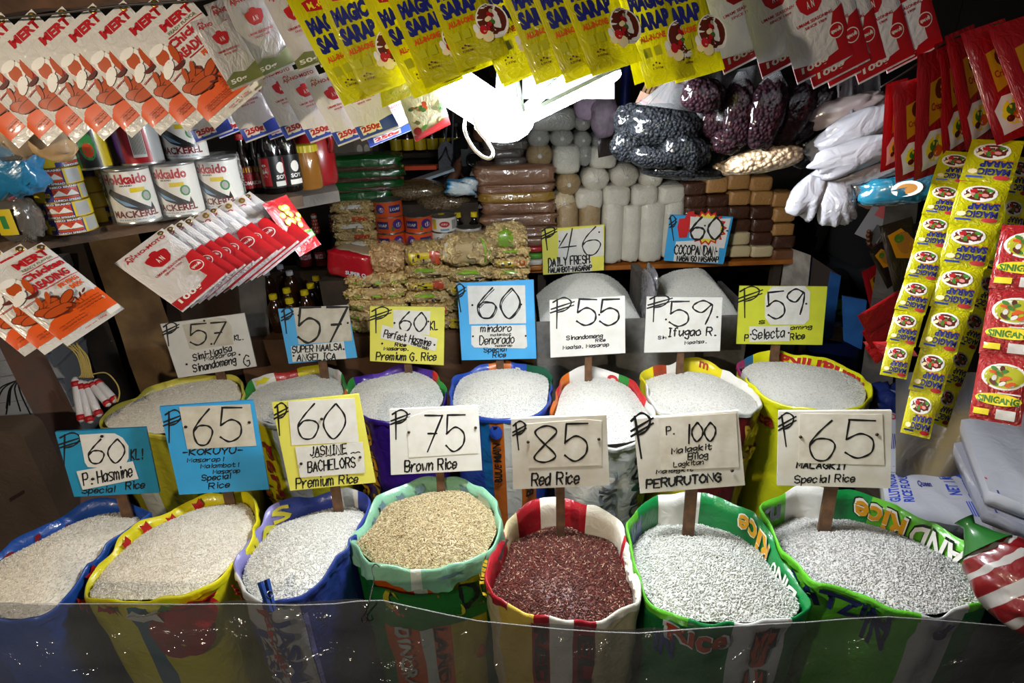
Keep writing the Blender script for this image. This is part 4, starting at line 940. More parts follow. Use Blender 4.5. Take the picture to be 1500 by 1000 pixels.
# fanned red and black packets lower right
G = 'dark red packets fanned by the post'
for i, (TL, TR, BL) in enumerate([((1256,462),(1270,490),(1318,424)), ((1262,486),(1276,512),(1322,446)), ((1266,508),(1284,534),(1322,470)), ((1264,500),(1278,520),(1330,500))]):
    hang('food_packet', ME_R, f'dark red food packet, {ORD[i]} from the top of the fan beside the rear post', 'packet', frame3(TL, TR, BL, 1.22+.012*i, 60, 150, 1), G)
p = Pack(60, 120, 9, 61); p.poly([(8, 20), (34, 14), (52, 40), (40, 70), (14, 62)], 1).poly(ell(34, 40, 14, 20, 14), 2).poly(ell(26, 30, 9, 8, 12), 3).text('CRISPIER', 50, 112, 44, 9, 4, ang=75, bold=.05)
ME_B = p.mesh('packet', [film('black', '1c1210'), INK('amber', 'c98a10'), INK('tan', 'a8702a'), INK('leaf', '3f7a24'), INK('gold', 'f2dc1a')])
G = 'black fried-chicken packets by the post'
for i, (TL, TR, BL) in enumerate([((1292,330),(1332,318),(1312,420)), ((1274,366),(1294,352),(1300,418)), ((1324,334),(1352,322),(1338,400))]):
    hang('food_packet', ME_B, f'black and gold fried food packet, {ORD[i]} of the bunch left of the yellow strips', 'packet', frame3(TL, TR, BL, 1.18+.02*i, 50, 112, 1), G)
# small white and red sachets tied with straw at left
SB = 2.12
root = thing('sachet_bundle', 'white and red stick sachets tied with yellow straw below the breading packets', 'sachet bundle', Matrix.Translation(P(130, 553, .98*SB)))
I = root.matrix_world.inverted()
mStraw = mat('yellow_straw', 'b9a257', .6)
for i, (a, c) in enumerate([((110,552),(120,618)), ((118,556),(133,620)), ((124,558),(146,610)), ((132,558),(160,594)), ((140,556),(170,588))]):
    bb = MB(); p0, p1 = P(a[0], a[1], .98*SB+.004*i), P(c[0], c[1], .97*SB+.004*i); X = (p1-p0).normalized(); W = X.cross(ray(*a)).normalized(); 
    pts = [I @ (p0+(p1-p0)*t) for t in (0, .06, .5, .94, 1)]
    bb.tube(pts, [x*SB for x in (.0025, .006, .0068, .006, .0025)], 10, 0); bb.F; 
    bb.tube([I @ (p0+(p1-p0)*t) for t in (.84, .96)], [.0069*SB, .0065*SB], 10, 1); bb.tube([I @ (p0+(p1-p0)*t) for t in (.1, .22)], [.0069*SB, .007*SB], 10, 1)
    bb.build('stick_sachet', [film('white', 'e4e0e2'), INK('red', 'b3141c')], root)
bb = MB(); r = random.Random(3)
for i in range(8):
    x = 96+i*3
    bb.tube([I @ P(*q, .975*SB) for q in catmull([(x+r.uniform(-6, 6), 500+r.uniform(-4, 8)), (112+i*2.2, 520+r.uniform(-4, 4)), (120+i*2, 545), (116+i*3, 553)], 4)], .0012*SB, 5)
bb.tube([I @ P(*q, .975*SB) for q in catmull([(135, 548), (155, 546), (170, 560), (175, 575), (172, 588), (168, 580)], 5)], .0012*SB, 5)
bb.build('straw_tie', mStraw, root)
# wires that carry the rows
def wire(label, pts, rad=.0016):
    bb = MB(); q = [P(*x) for x in pts]; bb.tube([Vector(v) for v in catmull([tuple(v) for v in q], 6)], rad, 6)
    c = q[0]; bb.V = [tuple(Vector(v)-c) for v in bb.V]
    o = bb.build('hanging_wire', mWire, None, Matrix.Translation(c)); return tag(o, label, 'wire')
wire('thin steel wire along the top left carrying the breading packets', [(-70,32,.87),(60,22,.86),(180,8,.86),(290,0,.855),(360,-18,.85),(470,-40,.86)])
a_, c_ = P(-90, 8, 1.02), P(360, -34, 1.0); X = (c_-a_).normalized(); Yv = Vector((0, 1, 0)); Yv = (Yv-X*Yv.dot(X)).normalized(); Zv = X.cross(Yv); b = MB(); Lb = (c_-a_).length
b.grid(lambda u, v: ((Lb*u), (0, 0, .04, .04, 0)[int(round(v*4))], (-.02, .03, .03, -.02, -.02)[int(round(v*4))]+.002*math.sin(25*u)), 20, 4, 0, smooth=False)
tag(b.build('wooden_beam', mat('beam_brown', '5a3a22', .8, bump=(24, .4), var=(12, '38230f')), None, basis(a_, X, Yv, Zv)), 'brown wooden beam above the breading packets at top left', 'beam')
wire('thin steel wire above the yellow seasoning pouches', [(420,-34,.775),(560,-46,.77),(760,-62,.762),(900,-62,.755),(1010,-62,.76)])
wire('thin steel wire above the white and red packets at upper right', [(1010,-44,.90),(1110,-46,.915),(1200,-48,.935),(1350,-60,.965)])
wire('thin wire through the tops of the red food packets at right', [(1290,128,1.0),(1335,100,.985),(1385,62,.972),(1440,40,.955),(1520,26,.93)])
# ================================================================== the lamp
mGlow = mat('lamp_panel', 'f4faff', 0.4, emit=LAMP_STRENGTH)
mLampBody = mat('lamp_body', 'c9d6cc', 0.45, coat=.2)
mSocket = mat('socket_black', '151515', 0.5)
LD = 1.2
o_ = P(742, 178, LD)
root = thing('hanging_lamp', 'white folding three-panel lamp glowing over the sacks', 'lamp', Matrix.Translation(o_))
def lampx(px, py, d): return P(px, py, d)-o_
b = MB(); k = LD/FPX
b.lathe([(2*k, -24*k), (20*k, -21*k), (34*k, -13*k), (42*k, -3*k), (44*k, 5*k), (38*k, 12*k)], 36, 0); b.build('hub', mGlow, root, Matrix.Translation(lampx(738, 184, LD)) @ Matrix.Rotation(R_(-8), 4, 'X'))
b = MB(); pr = [(13*k, 84*k), (14*k, 80*k), (16*k, 60*k), (21*k, 30*k), (27*k, 14*k)]
vs = []
b.grid(lambda u, v: ((lambda r, z: (r*(1+.05*math.cos(20*2*math.pi*u))*math.cos(2*math.pi*u), r*(1+.05*math.cos(20*2*math.pi*u))*math.sin(2*math.pi*u), z))(*pr[int(round(v*4))])), 120, 4, 0, cu=True)
b.lathe([(0.001, 84*k), (13*k, 84*k)], 24, 0, cap=False); b.build('heat_sink', mLampBody, root, Matrix.Translation(lampx(746, 186, LD)))
b = MB(); b.lathe([(8*k, 84*k), (8*k, 100*k), (4*k, 104*k), (4*k, 130*k)], 16, 0); b.build('socket', mSocket, root, Matrix.Translation(lampx(745, 186, LD)))
def blade(p0, p1, d0, d1, w0, w1, th, face):
    """one light panel: glowing face on the `face` side, pale housing behind it"""
    a, c = lampx(*p0, d0), lampx(*p1, d1); X = (c-a); Ln = X.length; X.normalize()
    Zv = (face - X*face.dot(X)).normalized(); Yv = Zv.cross(X); n = 10; prof = []
    for i in range(n+1): prof.append((Ln*i/n*.84, (w0+(w1-w0)*i/n)*k*.5))
    for i in range(1, 8): q = R_(90*i/7); prof.append((Ln*.84+Ln*.16*math.sin(q), w1*k*.5*math.cos(q)**.5 if i < 7 else .002))
    top = [(x, y) for x, y in prof]+[(x, -y) for x, y in reversed(prof)]
    L3 = lambda sc, z: [a + X*(Ln*.5+(x-Ln*.5)*sc) + Yv*y*sc + Zv*z for x, y in top]
    b = MB(); b.prism(L3(.98, th*.5), L3(.98, th*.1), 0, 0); b.build('light_panel', [mGlow], root)
    b = MB(); b.prism(L3(1.0, th*.1), L3(1.0, -th*.5), 0, 0); b.build('panel_housing', [mLampBody], root)
down = -CF*0.55 + Vector((0, 0, -1))*.75
blade((742,178), (624,100), LD-.015, LD-.05, 56, 58, .012, -CF*.8+Vector((0.1, 0, -.45)))
blade((758,180), (908,106), LD-.01, LD+.0, 36, 38, .014, Vector((0.15, -.42, -1)))
blade((752,176), (838,100), LD+.04, LD+.18, 44, 48, .012, down)
b = MB()
lp = [(690,150),(680,185),(690,212),(705,228),(718,232),(722,222),(712,205),(700,190),(694,172)]
pts = [lampx(x, y, LD-.045) for x, y in lp]; pts = [Vector(v) for v in catmull([tuple(v) for v in pts], 5)]
b.tube(pts, .0035, 6); b.build('strap_loop', mat('strap_white', 'e4e2e6', .6), root)
# the cord up to the ceiling
q = P(745, 60, LD); b = MB(); b.tube([q-o_, Vector((q.x-o_.x, q.y-o_.y, 2.62-o_.z))], .004, 8); b.build('cord', mSocket, root)
# white plastic sheet hung behind the lamp
b = MB()
b.grid(lambda u, v: P(765+135*u, 40+105*v, 1.62+.02*math.sin(u*23)+.01*math.sin(v*9)), 30, 10, 0)
c = b.V[0]; b.V = [tuple(Vector(v)-Vector(c)) for v in b.V]
tag(b.build('plastic_sheet', mat('milky_sheet', 'e2e2e6', .4, coat=.3), None, Matrix.Translation(c)), 'white plastic sheet hanging behind the lamp', 'sheet'); string(COL.objects['plastic_sheet'], 800, 45, 1.62)
# ================================================================== left shelf with cans and bottles
ZS = 1.47
sA, sB = onz(-70, 366, ZS), onz(432, 288, ZS)
dirS = (sB-sA); dirS.z = 0; dirS.normalize(); nS = Vector((-dirS.y, dirS.x, 0))      # nS points away from the customer
if nS.y < 0: nS = -nS
MS = basis(Vector((sA.x, sA.y, 0)), dirS, nS, Vector((0, 0, 1)))
LS = (sB-sA).length
b = MB(); b.box((-.1, 0, ZS-.028), (LS+.02, .34, ZS)); tag(b.build('wooden_shelf', mShelf, None, MS), 'worn brown wooden shelf at left carrying the cans', 'shelf')
m_ = MS
mTin = mat('tin_metal', 'a9a8a4', .28, metal=.9)
mTinGold = mat('tin_gold', 'a38a4c', .3, metal=.8)
class Can:
    """a tin with its wrap-round label: r radius, h height; label decals by angle (0 = facing front, degrees) and height fraction"""
    def __init__(s, r, h, n=40, flat=False): s.r, s.h = r, h; s.lab = MB(); s.n = n
    def base(s, segs):
        f = lambda u, v: next((m for a, c, m in segs if a <= ((u*360+90+180) % 360)-180 < c), segs[0][2])
        rr = s.r*.985
        s.lab.grid(lambda u, v: (rr*math.cos(u*6.28318), rr*math.sin(u*6.28318), s.h*(.05+.9*v)), s.n, 3, f, cu=True)
    def put(s, pts, m, txt=None, lay=1):
        if isinstance(pts, tuple): a0, a1, z0, z1, tx = pts; v, f, _ = textmesh(tx, .04); v = [(a0+(a1-a0)*p[0], z0+(z1-z0)*p[1]) for p in v]
        else: v, f = pts, [list(range(len(pts)))]
        q, f = refine([(p[0]/100, p[1]) for p in v], f, .15)
        R2 = s.r*(.985+.004*lay)
        s.lab.add([(R2*math.sin(R_(x*100)), -R2*math.cos(R_(x*100)), s.h*y) for x, y in q], f, m, True); return s
    def build(s, name, label, M, group, mats, metal=None, lid='rim'):
        root = thing(name, label, 'can', M, group); metal = metal or mTin; r, h = s.r, s.h; b = MB()
        b.lathe([(r*.96, 0), (r, .004*h), (r, .03*h), (r*.972, .05*h), (r*.972, .95*h), (r, .97*h), (r, .995*h), (r*.94, h), (r*.93, h*.975), (r*.5, h*.975), (r*.45, h*.985), (.0005, h*.985)], s.n)
        b.build('tin', metal, root); s.lab.build('paper_label', mats, root); return root
mB = lambda n, h: mat('label_'+n, h, .35, coat=.35)
LB = [mB('navy', '23246a'), mB('yellow', 'c9b018'), mB('red', 'b8401c'), mB('white', 'd8d4cc'), mB('black', '161616'), mB('green', '2f7a3c'), mB('crimson', 'a3131c'), mB('skyblue', '6a93b8'), mB('purple', '4a2a7a'), mB('grey', '9a9a98'), mB('orange', 'd0501c'), mB('maroon', '6a1218')]
def upright(px, py, z, s=1, rz=0):
    q = onz(px, py, z); return TM(q, rz+math.atan2(-q.x, q.y)*1.0, s)
# flat corned-beef tins, stack of five
fh, fr = .033, .047
c = Can(fr, fh); c.base([(-180, -60, 1), (-60, 20, 0), (20, 100, 1), (100, 180, 0)])
c.put(rect(-42, .18, 14, .82), 2); c.put([(-42, .32), (-28, .62), (-14, .32), (0, .62), (14, .32), (14, .40), (0, .70), (-14, .40), (-28, .70), (-42, .40)], 3, lay=2)
c.put((-44, 16, .83, .95, 'NIKO BRAND'), 3).put((-44, 16, .04, .16, 'LUNCH SPREAD'), 3).put(rect(24, .1, 62, .9), 9).put((-70, -48, .3, .7, 'niko'), 1)
FC = c.build('flat_tin', 'navy and yellow flat tin, bottom of the front stack on the left shelf', upright(108, 337, ZS, 1, R_(10)), 'flat tins stacked on the left shelf', LB, mTinGold)
q0 = FC.matrix_world.translation.copy()
for i, (nm, rz) in enumerate([('second from the bottom', -14), ('third from the bottom', 16), ('fourth from the bottom', -12), ('topmost', 60)]):
    dup(FC, TM(q0+Vector((0.001*(-1)**i, .001*i, fh*(i+1))), FC.rotation_euler.z+R_(rz)), f'navy and yellow flat tin, {nm} of the front left-shelf stack')
q1 = onz(152, 326, ZS) + nS*.05
for i in range(5):
    dup(FC, TM(q1+Vector((0, 0, fh*i)), FC.rotation_euler.z+R_(70+40*i)), f'yellow flat tin, {["bottom","second","third","fourth","top"][i]} of the stack behind the wrapped tins').__setitem__('group', 'flat tins of the rear stack')
# tall fish tins wrapped in plastic
th, tr = .118, .0455
def fish(seed):
    c = Can(tr, th); c.base([(-180, 180, 3)])
    c.put((-66, 54, .73, .91, 'Hokkaido'), 6).put((-20, 10, .69, .72, 'BRAND'), 4).put((-64, 64, .13, .26, 'MACKEREL'), 11).put((-50, 50, .08, .105, 'IN NATURAL OIL'), 7)
    c.put([(-64, .58), (-50, .66), (-10, .52), (20, .38), (44, .28), (50, .38), (56, .25), (40, .24), (10, .25), (-20, .33), (-50, .5)], 4).put([(-46, .52), (-10, .40), (10, .31), (-20, .36), (-40, .47)], 7, lay=2)
    c.put(rect(2, .58, 40, .66), 1).put(ell(40, .5, 14, .1, 12), 5).put(ell(40, .5, 9, .07, 12), 9, lay=2)
    return c
GH = 'white mackerel tins on the left shelf'
at_ = lambda q, a: TM(q, R_(a)+math.atan2(-q.x, q.y))
c1 = onz(206, 323, ZS); c2 = c1+dirS*.093; c3 = c1+dirS*.186
FH = fish(0).build('fish_tin', 'white mackerel tin with a fish picture, nearest of the wrapped tins', at_(c1, -6), GH, LB)
dup(FH, at_(c2, -24), 'white mackerel tin, middle of the three wrapped tins')
dup(FH, at_(c3, -30), 'white mackerel tin, farthest of the three wrapped tins')
t3 = at_(c1+dirS*.135+nS*.02+Vector((0, 0, th)), -20); dup(FH, t3, 'white mackerel tin standing on top of the wrapped tins')
c = Can(tr, th); c.base([(-180, -50, 8), (-50, 20, 6), (20, 180, 9)]); c.put(rect(-28, .15, 6, .75), 3)
for i in range(9): c.put(rect(-25+3.4*i, .2, -23.4+3.4*i, .7), 4, lay=2)
t3 = at_(c1+dirS*.04+nS*.02+Vector((0, 0, th)), 10); c.build('tall_tin', 'red and purple tin with a barcode above the wrapped tins', t3, 'tins on the upper layer', LB)
c = Can(tr*.9, th*.8); c.base([(-180, -30, 5), (-30, 30, 4), (30, 180, 1)]); c.put(ell(0, .5, 22, .3, 14), 5).put(ell(0, .42, 14, .16, 12), 2, lay=2)
t3 = at_(c1-dirS*.052+nS*.035+Vector((0, 0, th)), 0); c.build('tall_tin', 'dark green and yellow tin at the left of the upper layer', t3, 'tins on the upper layer', LB)
# clear wrap round the mackerel tins
mClear = clearfilm('clear_wrap', clear=.93, bumps=(22.0, .7, .02))
pa, pb = c1, c3; ax = (pb-pa); Lx = ax.length; ax.normalize(); ay = Vector((-ax.y, ax.x, 0)); b = MB()
def wrap(u, v):
    a = 2*math.pi*u; e = .0485+.002*math.sin(9*a+7*v); cx = Lx*.5 + (Lx*.5)*max(-1, min(1, 1.6*math.cos(a)))
    return pa + ax*(cx+e*math.cos(a)*1.05) + ay*e*1.05*math.sin(a) + Vector((0, 0, .001+(th+.006)*v))
b.grid(wrap, 64, 8, 0, cu=True); c0 = pa; b.V = [tuple(Vector(v)-c0) for v in b.V]
tag(b.build('plastic_wrap', mClear, None, Matrix.Translation(c0)), 'creased clear plastic wrap round the three mackerel tins', 'plastic wrap')
# green slim tins
c = Can(.021, .098); c.base([(-180, -60, 5), (-60, 60, 3), (60, 180, 5)]); c.put(rect(-60, .04, 60, .3), 5).put(rect(-44, .36, 44, .56), 1, lay=2).put((-36, 36, .47, .53, 'OIL'), 4, lay=3).put(ell(0, .74, 30, .1, 12), 2, lay=2).put(ell(0, .8, 18, .06, 10), 5, lay=3).put((-36, 36, .12, .2, 'EXTRA'), 3, lay=2)
o1 = c.build('slim_tin', 'slim green and white tin, left of a pair beside the mackerel tins', upright(330, 289, ZS, 1.08), 'slim green tins', LB)
dup(o1, upright(350, 285, ZS, 1.08), 'slim green and white tin, right of a pair beside the mackerel tins')
# bottles
mGlassDk = mat('bottle_dark', '1a0d08', .12, coat=.6)
mSoy = mat('sauce_black', '0d0908', .12, coat=.6)
mOil = mat('bottle_amber', '2c1708', .1, coat=.8)
def cap_m(n, h): return mat('cap_'+n, h, .4, coat=.2)
def bottle(name, label, M, group, prof, glass, capm, caph, capr, lab=None, cat='bottle'):
    """prof: (radius, height); lab: (z0, z1, radius, [(a0,a1,colour)], [(decal)])"""
    root = thing(name, label, cat, M, group); b = MB(); b.lathe(prof, 24); b.build('glass', glass, root)
    zt, rt = prof[-1][1], capr; b = MB(); n = 24
    b.grid(lambda u, v: ((rt*(1+.03*(int(u*n*2) % 2))*math.cos(6.28318*u), rt*(1+.03*(int(u*n*2) % 2))*math.sin(6.28318*u), zt-.002+caph*v)), 48, 2, 0, cu=True, smooth=False)
    b.lathe([(rt*1.01, zt+caph-.002), (rt*.9, zt+caph), (.001, zt+caph)], 24, 0); b.build('cap', capm, root)
    if lab:
        z0, z1, r, segs, dec = lab; c = Can(r/.985, (z1-z0)); c.base(segs)
        for d in dec: c.put(*d)
        o = c.lab.build('label', LB, root, Matrix.Translation((0, 0, z0-(z1-z0)*.0)))
    return root
LABS = (0.012, .075, .0225, [(-180, 180, 11), (-70, 70, 3)], [(rect(-70, .05, 70, .5), 6), (rect(-70, .72, 70, .9), 1), ((-50, 50, .5, .66, 'LUCAS'), 6), ((-50, 50, .2, .36, 'TOMAS'), 3)])
PS = [(.018, 0), (.021, .004), (.0215, .085), (.018, .1), (.010, .122), (.009, .14)]
o1 = bottle('sauce_bottle', 'small dark sauce bottle, left of two behind the slim tins', upright(368, 283, ZS), 'small sauce bottles on the shelf', PS, mGlassDk, cap_m('red', 'a3161a'), .014, .0105, LABS)
dup(o1, upright(384, 281, ZS), 'small dark sauce bottle, right of two behind the slim tins')
LABY = (.01, .085, .029, [(-180, 180, 4), (-75, -5, 1), (-5, 75, 6)], [(rect(-60, .12, -12, .9), 6), (ell(-36, .55, 16, .2, 12), 3), (rect(5, .1, 68, .24), 3), (ell(36, .62, 20, .16, 12), 3), ((10, 62, .3, .42, 'SOY'), 3)])
PY = [(.024, 0), (.0275, .004), (.028, .1), (.022, .12), (.012, .145), (.011, .16)]
for i, (x, y) in enumerate([(406,282),(427,279)]):
    s_ = 1.2
    if i == 0: o2 = bottle('soy_sauce_bottle', 'black soy sauce bottle with yellow and red label, left of two at the shelf end', upright(x, y, ZS, s_), 'soy sauce bottles at the shelf end', PY, mSoy, cap_m('red', 'a3161a'), .018, .013, LABY)
    else: dup(o2, upright(x, y, ZS, s_), 'black soy sauce bottle with yellow and red label, right of two at the shelf end')
# grey plank shelf beyond, with the peanut butter jar and a red jug
ZP = ZS-.012
pl = [onz(398, 296, ZP), onz(496, 279, ZP), onz(486, 258, ZP), onz(440, 262, ZP)]
b = MB(); b.prism([(v.x, v.y, ZP) for v in pl], [(v.x, v.y, ZP-.03) for v in pl], 0); c = pl[0]; b.V = [tuple(Vector(v)-Vector((c.x, c.y, ZP))) for v in b.V]
tag(b.build('plank_shelf', mWoodGrey, None, Matrix.Translation((c.x, c.y, ZP))), 'short grey plank shelf under the peanut butter jar', 'shelf')
q = onz(453, 275, ZP); k = mpp(q)
bottle('peanut_butter_jar', 'jar of tan peanut butter with a yellow lid', Matrix.Translation(q), None, [(20*k, 0), (21*k, 3*k), (21*k, 44*k), (18*k, 50*k), (18*k, 52*k)], mat('peanut_butter', '8a5a22', .15, coat=.7), cap_m('mustard', 'b3a01c'), 9*k, 20*k, None, 'jar')
q = onz(470, 268, ZP); k = mpp(q)
b = MB(); root = thing('plastic_jug', 'dark red plastic jug behind the peanut butter jar', 'jug', Matrix.Translation(q)); b.lathe([(24*k, 0), (26*k, 5*k), (26*k, 60*k), (12*k, 80*k), (11*k, 92*k)], 20); b.build('body', mat('jug_red', '8a1216', .3, coat=.4), root)
b = MB(); b.tube([(16*k, -10*k, 84*k), (26*k, -14*k, 80*k), (28*k, -14*k, 58*k), (24*k, -10*k, 44*k)], 4*k, 8); b.build('handle', mat('jug_red', '8a1216'), root)
# bags at the left end of the shelf
def blob(w, d, h, e1=.6, e2=.6, seed=0, wr=.04, n=(28, 16)):
    """soft cushion: superellipsoid with dents"""
    r = random.Random(seed); ph = [(r.uniform(1, 5), r.uniform(1, 5), r.uniform(0, 6)) for _ in range(5)]
    sg = lambda x, e: math.copysign(abs(x)**e, x)
    def f(u, v):
        a, c = 2*math.pi*u, math.pi*(v-.5); x, y, z = sg(math.cos(c), e1)*sg(math.cos(a), e2), sg(math.cos(c), e1)*sg(math.sin(a), e2), sg(math.sin(c), e1)
        k = 1+sum(wr/3*math.sin(p*3*x+q*3*z+s+q*2*y) for p, q, s in ph)
        return Vector((x*w*.5*k, y*d*.5*k, z*h*.5*k))
    return f, n
def blobmesh(b, w, d, h, mat=0, T=None, **k):
    f, n = blob(w, d, h, **k); g = (lambda u, v: T @ f(u, v)) if T is not None else f
    b.grid(g, n[0], n[1], mat, cu=True)
mChip = clearfilm('cracker_film', clear=.88, bumps=(24, .8, .02))
q = P(30, 170, .97); root = thing('cracker_bag', 'clear bag of pale crackers hanging at the upper left edge', 'bag', Matrix.Translation(q)); b = MB(); blobmesh(b, .16, .08, .13, seed=4, wr=.12); b.build('bag', mChip, root)
b = MB()
for i in range(26): 
    f, n = blob(.065, .009, .055, .9, .9, seed=i, wr=.12); rr = random.Random(i); T = TM(Vector((rr.uniform(-.055, .055), rr.uniform(-.025, .02), rr.uniform(-.045, .045))), rr.uniform(-.6, .6), 1, rr.uniform(-.5, .5), rr.uniform(0, 3)); b.grid(lambda u, v: T @ f(u, v), 14, 8, 0, cu=True)
b.build('crackers', mat('cracker', 'b39468', .6, var=(40, '94734a')), root)['kind'] = 'stuff'
mBlueBag = mat('blue_plastic', '1f6f9c', .35, coat=.6, bump=(14, .8))
q = P(12, 250, 1.08); b = MB(); blobmesh(b, .12, .07, .09, seed=9, wr=.15); tag(b.build('blue_bag', mBlueBag, None, Matrix.Translation(q)), 'crumpled blue plastic bag behind the tins at the left edge', 'bag')
q = onz(40, 352, ZS); root = thing('water_bag', 'clear bag with a yellow label on the left end of the shelf', 'bag', Matrix.Translation(q)); b = MB(); blobmesh(b, .075, .06, .085, T=Matrix.Translation((0, 0, .043)), seed=3, wr=.08); b.build('bag', mat('cloudy_bag', '55504a', .2, coat=1, bump=(20, .6)), root)
b = MB(); b.grid(lambda u, v: (-.018+.036*u, -.034-.003*math.sin(3.1*u), .02+.05*v), 6, 4, lambda u, v: 1 if .3 < u < .7 and .3 < v < .8 else 0); b.build('label', [mB('yellow', 'c9b018'), mB('green', '2f7a3c')], root)
b = MB(); b.lathe([(.006, .08), (.012, .1), (.016, .12)], 10, 0, cap=False); b.build('twisted_neck', mat('neck_pink', '8a4a50', .3, coat=.8), root)
# ================================================================== wooden posts and boards at the left
def beam(label, pts, w, dpt, m, name='wooden_post', cat='post'):
    """straight timber: pts = two (px,py,depth) ends"""
    a, c = P(*pts[0]), P(*pts[1]); Z = (a-c).normalized(); Yv = (c-CAM).normalized(); Yv = (Yv-Z*Yv.dot(Z)).normalized(); X = Yv.cross(Z); b = MB(); L = (a-c).length; n = 12; w *= dep(c)/FPX
    r = random.Random(len(label)); off = [r.uniform(-.02, .02)*w for _ in range(n+1)]
    def f(u, v):
        i = int(round(v*n)); t = u*4; s = [(-.5, 0), (.5, 0), (.5, 1), (-.5, 1), (-.5, 0)][int(round(t))]
        return Vector((s[0]*w+off[i], s[1]*dpt, L*v))
    b.grid(f, 4, n, 0, smooth=False); b.add([f(i/4, 0) for i in range(4)], [(0, 1, 2, 3)], 0); b.add([f(i/4, 1) for i in range(4)], [(0, 1, 2, 3)], 0)
    return tag(b.build(name, m, None, basis(c, X, Yv, Z)), label, cat)
beam('broad tan wooden post standing left of the back row', [(150,300,2.76),(330,830,2.78)], 62, .05, mWoodTan)
beam('narrow dark plank beside the broad tan post', [(88,320,2.74),(232,760,2.74)], 34, .03, mWoodDk)
beam('dark metal-banded post at the left edge below the breading packets', [(-60,330,2.14),(165,775,2.14)], 44, .04, mat('post_dark', '453a33', .7, bump=(12, .4), var=(8, '5f3a2a', .2)))
beam('short grey wooden post left of the cooking oil bottles', [(366,385,dep(ony(376,492,2.37))),(376,492,dep(ony(376,492,2.37)))], 36, .05, mWoodGrey)
beam('vertical brown plank behind the left shelf bunch', [(285,300,3.05),(345,720,3.05)], 110, .03, mat('plank_brown', '4a3322', .8, bump=(16, .5), var=(6, '2a1d14')), 'plank', 'plank')
q = P(84, 650, 2.46); cx_, cy_ = q.x-.33, q.y+.26
for i in range(12):
    z = .30+.063*i; bb = MB()
    bb.grid(lambda u, v: ((u-.5)*.6+.006*math.sin(i*2.1), -.22-.02*math.sin(math.pi*u), .002+.06*v+.003*math.sin(8*u+i)), 14, 3, 0)
    bb.box((-.3, -.219, .002), (.3, .2, .061))
    o = bb.build('bag_bundle', mat('bundle_white', 'a9abb2', .4, coat=.4, bump=(60, .5)), None, TM(Vector((cx_+.006*(i % 2), cy_+.012*(i % 3), z)), R_(14)))
    tag(o, f'folded white bag bundle, {ORD[i]} from the bottom of the pile at left', 'bag bundle', 'pile of white bag bundles')
b = MB(); b.box((-.3, -.2, 0), (.3, .2, .299)); tag(b.build('wooden_crate', mWoodDk, None, TM(Vector((cx_, cy_, 0)), R_(14))), 'dark wooden crate under the pile of white bag bundles', 'crate')
xr = ony(86, 770, 1.56).x; zt = ony(40, 634, 1.56).z
root = thing('carton_box', 'brown cardboard box with a dark smudge at the left edge', 'box', TM(Vector((xr-.2, 1.56, 0)), R_(6)))
b = MB(); n_ = 8; fr = [(-.3, 0, 0), (.2, 0, 0)] + [(.2-.04+.04*math.cos(R_(11*i)), 0, zt-.04+.04*math.sin(R_(11*i))) for i in range(9)] + [(-.3, 0, zt+.01)]
b.prism(fr, [(x, .10, z) for x, y, z in fr], 0); b.build('box', mat('cardboard', '5b4a3c', .85, bump=(30, .25), var=(5, '4a3a2e')), root)
sm = [ony(x, y, 1.555) for x, y in ((10,733),(30,722),(31,727),(12,738))]; I = root.matrix_world.inverted(); f = [I @ v for v in sm]; f = [Vector((v.x, -.002, v.z)) for v in f]
b = MB(); b.prism(f, [v+Vector((0, .001, 0)) for v in f], 0); b.build('smudge', mat('smudge_dark', '2a1512', .9), root)
b = MB(); r = random.Random(7); q = P(30, 560, 2.2)
for i in range(16):
    a = r.uniform(-2.6, -.3); l = r.uniform(.09, .22); pts = [Vector((r.uniform(-.01, .01), 0, .01)), Vector((math.cos(a)*l*.5+r.uniform(-.01, .01), r.uniform(-.02, .0), math.sin(a)*l*.4+.02)), Vector((math.cos(a)*l, r.uniform(-.03, 0), math.sin(a)*l-.01))]
    b.tube([Vector(v) for v in catmull([tuple(p_) for p_ in pts], 5)], .0026, 5)
tag(b.build('twine_tuft', mat('twine_black', '15171a', .5, coat=.3), None, Matrix.Translation(q)), 'tuft of black plastic twine hanging before the white bundles', 'twine')
# ================================================================== counters, ledge and bins at the back
YC = 2.33
def cbox(name, label, cat, x0, x1, y0, y1, z0, z1, m, rz=0):
    cx, cy = (x0+x1)/2, (y0+y1)/2; b = MB(); b.box((x0-cx, y0-cy, 0), (x1-cx, y1-cy, z1-z0)); return tag(b.build(name, m, None, TM(Vector((cx, cy, z0)), rz)), label, cat)
zc = ony(560, 492, YC).z
cbox('wooden_counter', 'brown wooden counter under the pasta bags', 'counter', ony(345, 500, YC).x, ony(783, 490, YC).x, YC, 2.95, 0, zc, mat('counter_brown', '6b4a32', .7, bump=(14, .4), var=(5, '46301f')))
zb_ = ony(860, 471, YC).z; zL = ony(930, 388, YL).z
xa, xm, xb, xe = ony(786, 471, YC).x, ony(946, 468, YC).x, ony(958, 468, YC).x, ony(1092, 466, YC).x
root = thing('rice_bin', 'grey stone-faced double bin with two mounds of rice', 'bin', Matrix.Translation(((xa+xe)/2, YC, 0)))
cx = (xa+xe)/2; mStone = mat('bin_stone', '8c8984', .85, bump=(30, .4), var=(18, '6b6762', .2))
b = MB(); b.box((xa-cx, 0, 0), (xe-cx+.02, .02, zb_)); b.build('front_panel', mStone, root)
b = MB(); b.box((xa-cx, .02, zb_-.25), (xe-cx, .40, zb_-.2)); b.build('bottom', mWoodGrey, root)
b = MB(); b.box((xm-cx, .02, zb_-.2), (xb-cx, .36, zb_+.14)); b.build('divider', mWoodGrey, root)
